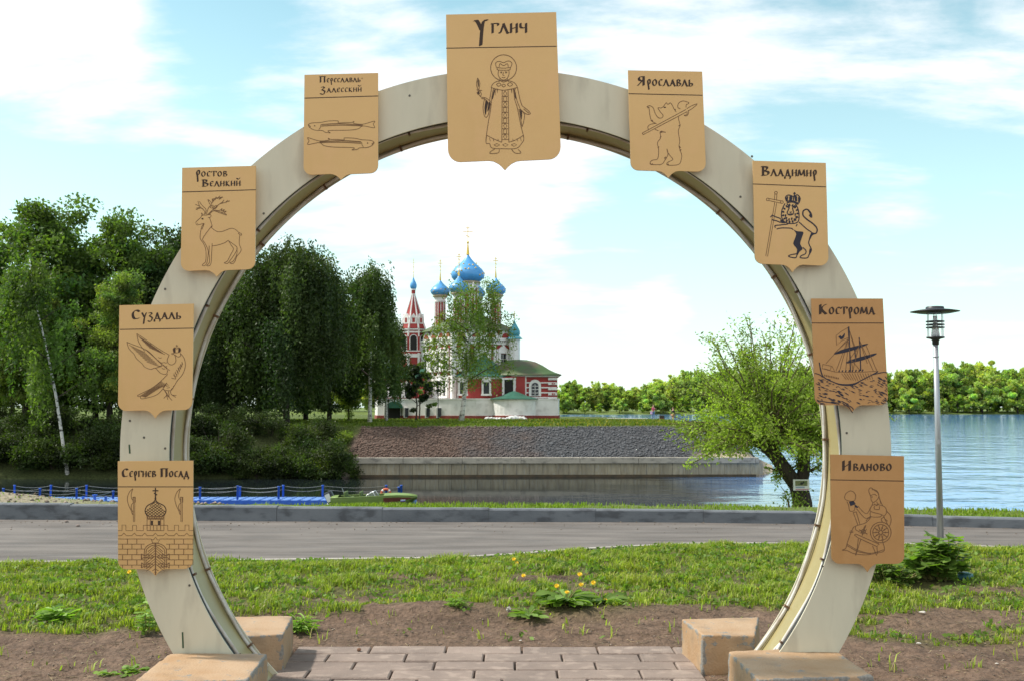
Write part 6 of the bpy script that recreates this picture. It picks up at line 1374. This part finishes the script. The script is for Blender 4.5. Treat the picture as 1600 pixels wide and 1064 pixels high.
# motor boat
M_hull = mat('green_gelcoat', (.20, .28, .07), .4, col2=(.16, .235, .055), scale=2); M_hullr = mat('red_brown_paint', (.16, .045, .03), .5, col2=(.11, .035, .025), scale=3); M_seat = mat('boat_seat', (.10, .15, .035), .7); M_silver = mat('alu_trim', (.60, .61, .62), .35, metal=.6); M_mw = mat('motor_white', (.72, .72, .71), .4); M_mb = mat('motor_black', (.02, .025, .035), .35)
M_scr = bpy.data.materials.new('windshield'); M_scr.use_nodes = True
def _scr():
    b = M_scr.node_tree.nodes['Principled BSDF']; b.inputs['Base Color'].default_value = (.30, .34, .30, 1); b.inputs['Roughness'].default_value = .05; b.inputs['Alpha'].default_value = .45
_scr()
BY = 55.3; bx = lambda px_: XP(px_, BY); bzz = lambda y: ZP(y, BY); boat = thing('motor_boat', 'small green motor boat with a windshield and an outboard motor, moored at the jetty end', 'motor boat', (bx(580), BY, WATER))
xs0, xs1 = bx(521), bx(652.5); LB = xs1 - xs0; beam = .78
st = [0, .08, .25, .45, .62, .78, .9, .97, 1.0]; hw = [.84, .92, 1.0, 1.0, .96, .78, .48, .2, .03]; kz = [0, 0, 0, .0, .05, .17, .38, .58, .68]; gwz = [.72, .74, .76, .80, .83, .85, .82, .77, .74]
hb = MB(); rings = []
for s_, w_, k2, g_ in zip(st, hw, kz, gwz):
    x = xs0 + LB * s_; b_ = beam * w_; zb_ = WATER - .15 + k2; zg_ = WATER - .12 + g_
    rings.append([(x - .12 * (s_ < .05), BY, zb_), (x, BY - b_ * .72, zb_ + .16), (x, BY - b_ * .9, zb_ + (zg_ - zb_) * .55), (x, BY - b_, zg_ - .06), (x, BY - b_ * .99, zg_), (x, BY - b_ * .82, zg_ + .012)])
def loft(mb, rings):
    n = len(rings[0]); vs = [p for r in rings for p in r]; mb.add(vs, [(i * n + k, (i + 1) * n + k, (i + 1) * n + k + 1, i * n + k + 1) for i in range(len(rings) - 1) for k in range(n - 1)]); return mb
mir = lambda R_: [[(p[0], 2 * BY - p[1], p[2]) for p in r][::-1] for r in R_]
loft(hb, rings); loft(hb, mir(rings)); hb.add([p for p in rings[0]] + [(p[0], 2 * BY - p[1], p[2]) for p in rings[0]], [(0, 1, 2, 3, 4, 5, 11, 10, 9, 8, 7)])
hb.build('hull', M_hull, boat, True)
dk = MB(); nd_ = 8
for i0, i1 in ((4, 8), (0, 1)):
    rg = []
    for i in range(i0, i1 + 1):
        p = rings[i][5]; rg.append([(p[0], p[1], p[2] + .001), (p[0], BY - (BY - p[1]) * .5, p[2] + .05), (p[0], BY, p[2] + .075), (p[0], BY + (BY - p[1]) * .5, p[2] + .05), (p[0], 2 * BY - p[1], p[2] + .001)])
    loft(dk, rg)
dk.build('foredeck', M_hull, boat, True)
fl_ = MB(); loft(fl_, [[(rings[i][5][0], rings[i][5][1], rings[i][5][2] - .002), (rings[i][5][0], rings[i][5][1] + .04, WATER + .12), (rings[i][5][0], 2 * BY - rings[i][5][1] - .04, WATER + .12), (rings[i][5][0], 2 * BY - rings[i][5][1], rings[i][5][2] - .002)] for i in range(1, 5)]); fl_.build('cockpit', M_seat, boat)
for s_ in (.2, .38): MB().box((xs0 + LB * s_, BY, WATER + .55), (.35, 1.0, .12)).box((xs0 + LB * s_ - .17, BY, WATER + .72), (.08, 1.0, .32)).build('seat', M_seat, boat, bevel=.03)
gs = MB(); gs.tube([(r[4][0], r[4][1] - .01, r[4][2]) for r in rings], .022, 6); gs.tube([(r[4][0], 2 * BY - r[4][1] + .01, r[4][2]) for r in rings], .022, 6); gs.build('gunwale', M_hull, boat, True)
sp_ = MB(); loft(sp_, [[(r[2][0], r[2][1] - .012, r[2][2] + .02), (r[3][0], r[3][1] - .012, r[3][2] - .03)] for r in rings[4:8]]); sp_.build('bow_stripe', M_hullr, boat)
wa, wb_, wt = bx(572), bx(594), bx(585.5)
f_ = MB()
for sy in (-.62, .62): f_.tube([(wa, BY + sy, bzz(781.5)), (bx(577), BY + sy * .98, bzz(771)), (wt, BY + sy * .9, bzz(767)), (wb_, BY + sy * .95, bzz(780.5))], .025, 6)
f_.tube([(wt, BY - .56, bzz(767)), (wt + .03, BY, bzz(766.4)), (wt, BY + .56, bzz(767))], .022, 6); f_.build('windshield_frame', M_silver, boat, True)
g_ = MB()
for sy in (-.61, .61): g_.add([(wa, BY + sy, bzz(781.5)), (bx(577), BY + sy * .98, bzz(771)), (wt, BY + sy * .9, bzz(767)), (wb_, BY + sy * .95, bzz(780.5))], [(0, 1, 2, 3)])
g_.add([(wb_, BY - .58, bzz(780.5)), (wt, BY - .55, bzz(767)), (wt, BY + .55, bzz(767)), (wb_, BY + .58, bzz(780.5))], [(0, 1, 2, 3)]); g_.build('windshield', M_scr, boat)
MB().tube([(bx(538), BY + .5, bzz(776)), (bx(533), BY + .5, bzz(763))], .012, 5).build('antenna', M_silver, boat)
MB().box((bx(557), BY - .66, bzz(778)), (.07, .05, .22)).build('cleat', M_silver, boat)
for dz, m in ((1.3, M_mw), (0, M_blue), (-1.3, M_hullr)): MB().box((bx(632), BY - beam * .70 , bzz(780.4 - dz)), (.25, .02, .042), rz=.42).build('flag_plate', m, boat)
mt = MB(); mx = bx(516); mt.box((mx + .02, BY, bzz(776)), (.40, .38, .56), ry=-.45); mo = mt.build('motor', M_mb, boat, bevel=.06)
MB().box((mx - .02, BY - .2, bzz(777)), (.24, .03, .40), ry=-.45).build('cowl_band', M_mw, mo); MB().tube([(mx + .06, BY, bzz(780)), (mx - .05, BY, bzz(789)), (mx - .1, BY, bzz(795))], [.10, .08, .06], 8).build('motor_leg', M_mw, mo); MB().box((mx + .2, BY, bzz(783)), (.28, .24, .3)).build('bracket', M_mb, mo)
MB().ball((bx(646), BY + .55, bzz(785)), .16, 12).build('fender', M_lblue, boat, True)
# far posts by the bow and the life ring
for px_, tp, lab in ((604.3, 757, 'blue mooring post carrying the life ring behind the boat'), (624, 760, 'shorter of the two blue mooring posts behind the boat bow'), (627.8, 757, 'taller of the two blue mooring posts behind the boat bow')):
    Y = 58.6; x = XP(px_, Y); b = MB(); b.lathe([(.06, WATER - .6), (.06, ZP(tp + 1.2, Y)), (.08, ZP(tp + 1, Y)), (.08, ZP(tp + .2, Y)), (.03, ZP(tp, Y))], (0, 0, 0), 10); o = b.build('mooring_post', M_blue, None, True); o.location = (x, Y, 0); tag(o, lab, 'mooring post')
M_org = mat('ring_orange', (.62, .13, .05), .6, col2=(.52, .10, .04), scale=5); M_rw = mat('ring_white', (.74, .73, .70), .6)
lc = P(603, 770.5, 58.4); lr = thing('life_ring', 'orange life ring with white bands hanging on a blue post', 'life ring', lc); rr0 = .225
def torus(a0, a1, r, n=20): return MB().tube([(lc.x + rr0 * math.cos(t), lc.y, lc.z + rr0 * math.sin(t)) for t in np.linspace(a0, a1, n)], r, 10, cap=False)
torus(0, 2 * math.pi, .062, 40).build('ring', M_org, lr, True)
for k in range(4): torus(k * math.pi / 2 + .6, k * math.pi / 2 + .95, .066, 6).build('band', M_rw, lr, True)

# ------------------------------------------------------------------ notice on the willow stump
ny = 29.55; nc = P(1252, 757, ny); nt_ = thing('notice_board', 'small white picture notice fixed to the dark willow trunk', 'notice', nc); sx = ny / FPX
MB().box(nc, (25 * sx, .02, 17 * sx)).build('panel', M_rw, nt_); M_nb = mat('printed_green', (.10, .16, .05), .6, col2=(.22, .20, .10), scale=22, lo=.45, hi=.55); M_np = mat('printed_pink', (.50, .20, .26), .6); M_nbl = mat('printed_blue', (.30, .36, .48), .6)
MB().box(nc + Vector((0, -.012, 2.6 * sx)), (19 * sx, .003, 8 * sx)).build('picture', M_nb, nt_); MB().box(nc + Vector((-2 * sx, -.012, -3.6 * sx)), (14 * sx, .003, 2.4 * sx)).build('text_band', M_nbl, nt_); MB().box(nc + Vector((1 * sx, -.012, -7 * sx)), (20 * sx, .003, 1.6 * sx)).build('lower_band', M_np, nt_)
MB().prismY([(nc.x + a_ * sx, nc.z + b_ * sx) for a_, b_ in ((-2, 1), (1, 0), (5, 4), (3, 6), (1, 3), (-1, 5))], nc.y - .017, nc.y - .0135).build('figure', M_iron, nt_)

# ------------------------------------------------------------------ two walkers on the far bank, and a bin
M_skin = mat('skin', (.50, .30, .21), .6); M_pink = mat('pink_knit', (.50, .07, .16), .9); M_jean = mat('denim', (.16, .25, .42), .9); M_hair = mat('dark_hair', (.03, .018, .012), .7); M_blk = mat('black_cloth', (.015, .015, .018), .9); M_tan = mat('tan_trousers', (.42, .24, .12), .9); M_lil = mat('lilac_bag', (.45, .32, .55), .8); M_shoe = mat('shoe', (.10, .09, .09), .7)
def skin_mesh(name, joints, edges, rad, m, parent, root=0):
    off = base_of(parent); me = bpy.data.meshes.new(name); me.from_pydata([Vector(j) for j in joints], edges, []); o = link_mesh(name, me, m, parent); sk = o.modifiers.new('skin', 'SKIN'); sk.use_smooth_shade = True
    for i, r_ in enumerate(rad): me.skin_vertices[0].data[i].radius = (r_, r_) if not isinstance(r_, tuple) else r_
    me.skin_vertices[0].data[root].use_root = True; ss = o.modifiers.new('sub', 'SUBSURF'); ss.levels = 1; ss.render_levels = 2; return o
def person(label, px_, Y, H, facing, top, legs, hair, pose, long_hair, bag=None):
    x = XP(px_, Y); z = pen_h(x, Y); t = thing('person', label, 'person', (x, Y, z)); t.rotation_euler = (0, 0, facing); s_ = H / 1.75
    J = [(0, 0, .95), (0, 0, 1.15), (0, 0, 1.38), (0, -.01, 1.50), (0, -.03, 1.60), (0, -.02, 1.70)]; E = [(0, 1), (1, 2), (2, 3), (3, 4), (4, 5)]; Rr = [(.15, .11), (.13, .10), (.17, .11), .055, (.078, .095), (.065, .075)]
    for sgn in (-1, 1):
        st = pose['step'] * sgn; b0 = len(J); J += [(sgn * .09, 0, .90), (sgn * .10, -.03 - st * .5, .48), (sgn * .10, .02 - st, .09), (sgn * .11, -.13 - st, .03)]; E += [(0, b0), (b0, b0 + 1), (b0 + 1, b0 + 2), (b0 + 2, b0 + 3)]; Rr += [.088, .058, .042, .035]
        el, ha = pose['arm'][0 if sgn < 0 else 1]; b0 = len(J); J += [(sgn * .18, 0, 1.41), (sgn * el[0], el[1], el[2]), (sgn * ha[0], ha[1], ha[2]), (sgn * ha[0], ha[1] - .06, ha[2] - .05 if ha[2] < 1 else ha[2] + .04)]; E += [(2, b0), (b0, b0 + 1), (b0 + 1, b0 + 2), (b0 + 2, b0 + 3)]; Rr += [.055, .043, .032, .026]
    sc_ = lambda L: [(a * s_, b * s_, c * s_) for a, b, c in L]
    skin_mesh('body', sc_(J), E, [tuple(q * s_ for q in r_) if isinstance(r_, tuple) else r_ * s_ for r_ in Rr], M_skin, t)
    TJ = [J[0], J[1], (0, 0, 1.36)]; TE = [(0, 1), (1, 2)]; TR = [(.165, .125), (.15, .12), (.185, .125)]
    for k in (10, 18):
        b0 = len(TJ); TJ += [J[k], J[k + 1], tuple(J[k + 1][d] * .3 + J[k + 2][d] * .7 for d in range(3))]; TE += [(2, b0), (b0, b0 + 1), (b0 + 1, b0 + 2)]; TR += [.07, .058, .05]
    skin_mesh('top', sc_(TJ), TE, [tuple(q * s_ for q in r_) if isinstance(r_, tuple) else r_ * s_ for r_ in TR], top, t)
    PJ = [(0, 0, .97)]; PE = []; PR = [(.165, .125)]
    for k in (6, 14):
        b0 = len(PJ); PJ += [J[k], J[k + 1], tuple(J[k + 1][d] * .1 + J[k + 2][d] * .9 for d in range(3))]; PE += [(0, b0), (b0, b0 + 1), (b0 + 1, b0 + 2)]; PR += [.10, .07, .058]
    skin_mesh('trousers', sc_(PJ), PE, [tuple(q * s_ for q in r_) if isinstance(r_, tuple) else r_ * s_ for r_ in PR], legs, t)
    HJ = [(0, .02, 1.74), (0, .05, 1.66), (0, .09, 1.50 if long_hair else 1.60)]; skin_mesh('hair', sc_(HJ), [(0, 1), (1, 2)], [(.075 * s_, .08 * s_), (.085 * s_, .06 * s_), (.07 * s_, .04 * s_)], hair, t)
    for k in (8, 16):
        m_ = MB(); o = bpy.data.objects.new('shoe', None) if False else None
        q = Vector(J[k]) * s_; b = MB().box((q.x, q.y - .07 * s_, .04 * s_), (.09 * s_, .25 * s_, .08 * s_)); me = bpy.data.meshes.new('shoe'); me.from_pydata(b.v, [], b.f); so = link_mesh('shoe', me, M_shoe, t); bv = so.modifiers.new('bevel', 'BEVEL'); bv.width = .02; bv.segments = 2
    fm = MB(); fc_ = Vector((0, -.115, 1.60)) * s_; fm.ball(fc_ + Vector((0, -.0, -.0)), .018 * s_, 6); me = bpy.data.meshes.new('nose'); me.from_pydata(fm.v, [], fm.f); link_mesh('nose', me, M_skin, t)
    for sgn in (-1, 1): fm = MB().ball(Vector((sgn * .03, -.10, 1.63)) * s_, .011 * s_, 6); me = bpy.data.meshes.new('eye'); me.from_pydata(fm.v, [], fm.f); link_mesh('eye', me, M_blk, t)
    if bag:
        b = MB().box(Vector((-.22, .08, .80)) * s_, (.16 * s_, .26 * s_, .34 * s_)); me = bpy.data.meshes.new('bag'); me.from_pydata(b.v, [], b.f); so = link_mesh('bag', me, bag, t); bv = so.modifiers.new('bevel', 'BEVEL'); bv.width = .04; bv.segments = 2
    return t
person('woman in a pink top and blue jeans with long dark hair', 1020.5, 120, 1.66, R(50), M_pink, M_jean, M_hair, dict(step=.08, arm=[((.24, -.05, 1.18), (.10, -.26, 1.30)), ((.25, -.03, 1.15), (.12, -.25, 1.25))]), True, M_lil)
person('person in a black top and tan trousers stooping a little on the far bank', 1051.5, 121, 1.78, R(-60), M_blk, M_tan, M_hair, dict(step=.12, arm=[((.23, .02, 1.15), (.22, -.12, .95)), ((.24, .05, 1.16), (.20, -.14, 1.05))]), False)
M_bin = mat('dark_timber', (.06, .04, .03), .8, col2=(.03, .022, .018), scale=3); M_brk = mat('low_brick', (.30, .12, .07), .9, col2=(.22, .09, .06), scale=8)
x = XP(1034, 121); z = pen_h(x, 121); bo = thing('bench', 'low dark bench on a brick-red base between the two walkers', 'bench', (x, 121, z)); MB().box((x, 121, z + .33), (.52, .5, .28)).build('seat', M_bin, bo, bevel=.02); MB().box((x, 121, z + .07), (.48, .42, .24)).build('base', M_brk, bo)
# low white rail along the path behind the crest
rl = thing('path_rail', 'low pale rail running along the far bank path left of the walkers', 'rail', (XP(980, 119), 119, .1)); b = MB(); b.tube([(XP(948, 119), 119, pen_h(XP(948, 119), 119) + .16), (XP(1012, 119), 119, pen_h(XP(1012, 119), 119) + .16)], .03, 6); b.build('bar', M_rw, rl)
for px_ in (950, 966, 982, 998, 1010): x = XP(px_, 119); MB().tube([(x, 119, -.1), (x, 119, pen_h(x, 119) + .17)], .03, 6).build('post', M_rw, rl)

# ------------------------------------------------------------------ small litter
M_bag = mat('teal_plastic', (.10, .24, .27), .35, col2=(.06, .17, .21), scale=20); M_paper = mat('paper', (.55, .51, .45), .8, col2=(.40, .35, .30), scale=30); M_peb = mat('brown_pebble', (.22, .10, .05), .8, col2=(.15, .08, .05), scale=20)
g = G(1507, 909, 0); rock('plastic_bag', (g.x, g.y, near_h(g.x, g.y) + .025), .075, M_bag, 'crumpled teal plastic bag lying under the tall leafy weed', 'plastic bag', None, 3, .55)
g = G(561, 1017, -.1); rock('pebble', (g.x, g.y, -.088), .016, M_peb, 'small reddish-brown pebble lying on the paving slabs', 'pebble', None, 5, .8)
for k, (px_, py_, r_, lab) in enumerate(((1435, 990, .017, 'flat white scrap of paper on soil between grass bands'), (1441, 952, .025, 'curled pale bark strip on soil near the right bush'), (813, 981, .011, 'tiny white scrap on the bare soil behind the paving'), (1557, 1016, .012, 'pale scrap on the soil at the lower right'), (104, 815.5, .028, 'rusty stone on the road beside the kerb'), (122, 822, .025, 'grey stone on the road near the kerb'), (758, 937, .013, 'pale scrap at the edge of the soil left of the dandelions'))):
    g = G(px_, py_, 0); rock('stone' if 'stone' in lab else 'scrap', (g.x, g.y, near_h(g.x, g.y) + (.014 if 'stone' not in lab else .025)), r_, M_paper if 'stone' not in lab else M_gran, lab, 'stone' if 'stone' in lab else 'litter', None, k + 60, .35 if 'stone' not in lab else .7)
def stones(name, V, C, col, m, label, cat, rng):
    vs = []; cs = []; fs = []
    for (x, y, z, r_), c in zip(V, C):
        n = len(vs); d = [(1, 0, 0), (0, 1, 0), (-1, 0, 0), (0, -1, 0), (0, 0, .7), (0, 0, -.6)]; j = rng.uniform(.7, 1.3, 6); a = rng.uniform(0, 6)
        for q, jj in zip(d, j): vs.append((x + r_ * jj * (q[0] * math.cos(a) - q[1] * math.sin(a)), y + r_ * jj * (q[0] * math.sin(a) + q[1] * math.cos(a)), z + r_ * jj * q[2])); cs.append((np.array(c) if hasattr(c, '__len__') else np.array(col) * c))
        for k in range(4): fs += [n + k, n + (k + 1) % 4, n + 4, n + (k + 1) % 4, n + k, n + 5]
    o = np_mesh(name, np.array(vs), np.array(fs), np.full(len(fs) // 3, 3), m, np.array(cs)); tag(o, label, cat, kind='stuff')
def rubble():
    rng = np.random.default_rng(14); V = []; C = []
    for _ in range(9000):
        x = rng.uniform(-11.5, 20.5); y = rng.uniform(80.7, 87.5); d = pen_dist(x, y)
        if d < .35 or d > 5.6 - 1.0 * sst(11, 17, x) or (x > 13 and d < 1.4): continue
        r_ = rng.uniform(.04, .125); red = sst(4.5, -6.5, x + 3.5 * fbm(x, y, .5, 4, 2)); V.append((x, y, pen_h(x, y) + .02, r_)); C.append((np.array((.12, .122, .13)) * (1 - red) + np.array((.15, .10, .08)) * red) * rng.uniform(.72, 1.28))
    stones('rubble', V, C, None, M_soil, 'loose grey and reddish stones covering the embankment slope', 'rubble', rng)
rubble()
# pebbles over the soil and the sandy heap: countless, one object
def pebbles():
    rng = np.random.default_rng(4); V = []; C = []
    for _ in range(2600):
        if rng.random() < .72:
            x = rng.uniform(-5, 5); y = rng.uniform(7.2, 10.5)
            if abs(x) > y * .48 or (PAV[0] < x < PAV[1] and y < PAV[3] + .05) or soil_frac(x, y) < .4: continue
            r_ = rng.uniform(.003, .011)
        elif rng.random() < .5:
            x = rng.uniform(-8, 8); y = interp(x, FAR) - abs(rng.normal()) * .55 - .01; r_ = rng.uniform(.004, .014)
            if y < interp(x, NEAR) + .1: continue
        else:
            x = rng.uniform(-9.5, -4.5); y = interp(x, FAR) + rng.uniform(.3, 2.4); r_ = rng.uniform(.012, .05)
        V.append((x, y, (near_h(x, y) if not interp(x, NEAR) < y < interp(x, FAR) else .002) + r_ * .2, r_)); C.append(rng.uniform(.6, 1.35))
    stones('pebbles', V, C, (.24, .19, .15), M_soil, 'small pebbles and clods strewn over the bare soil and sand', 'pebbles', rng)
pebbles()
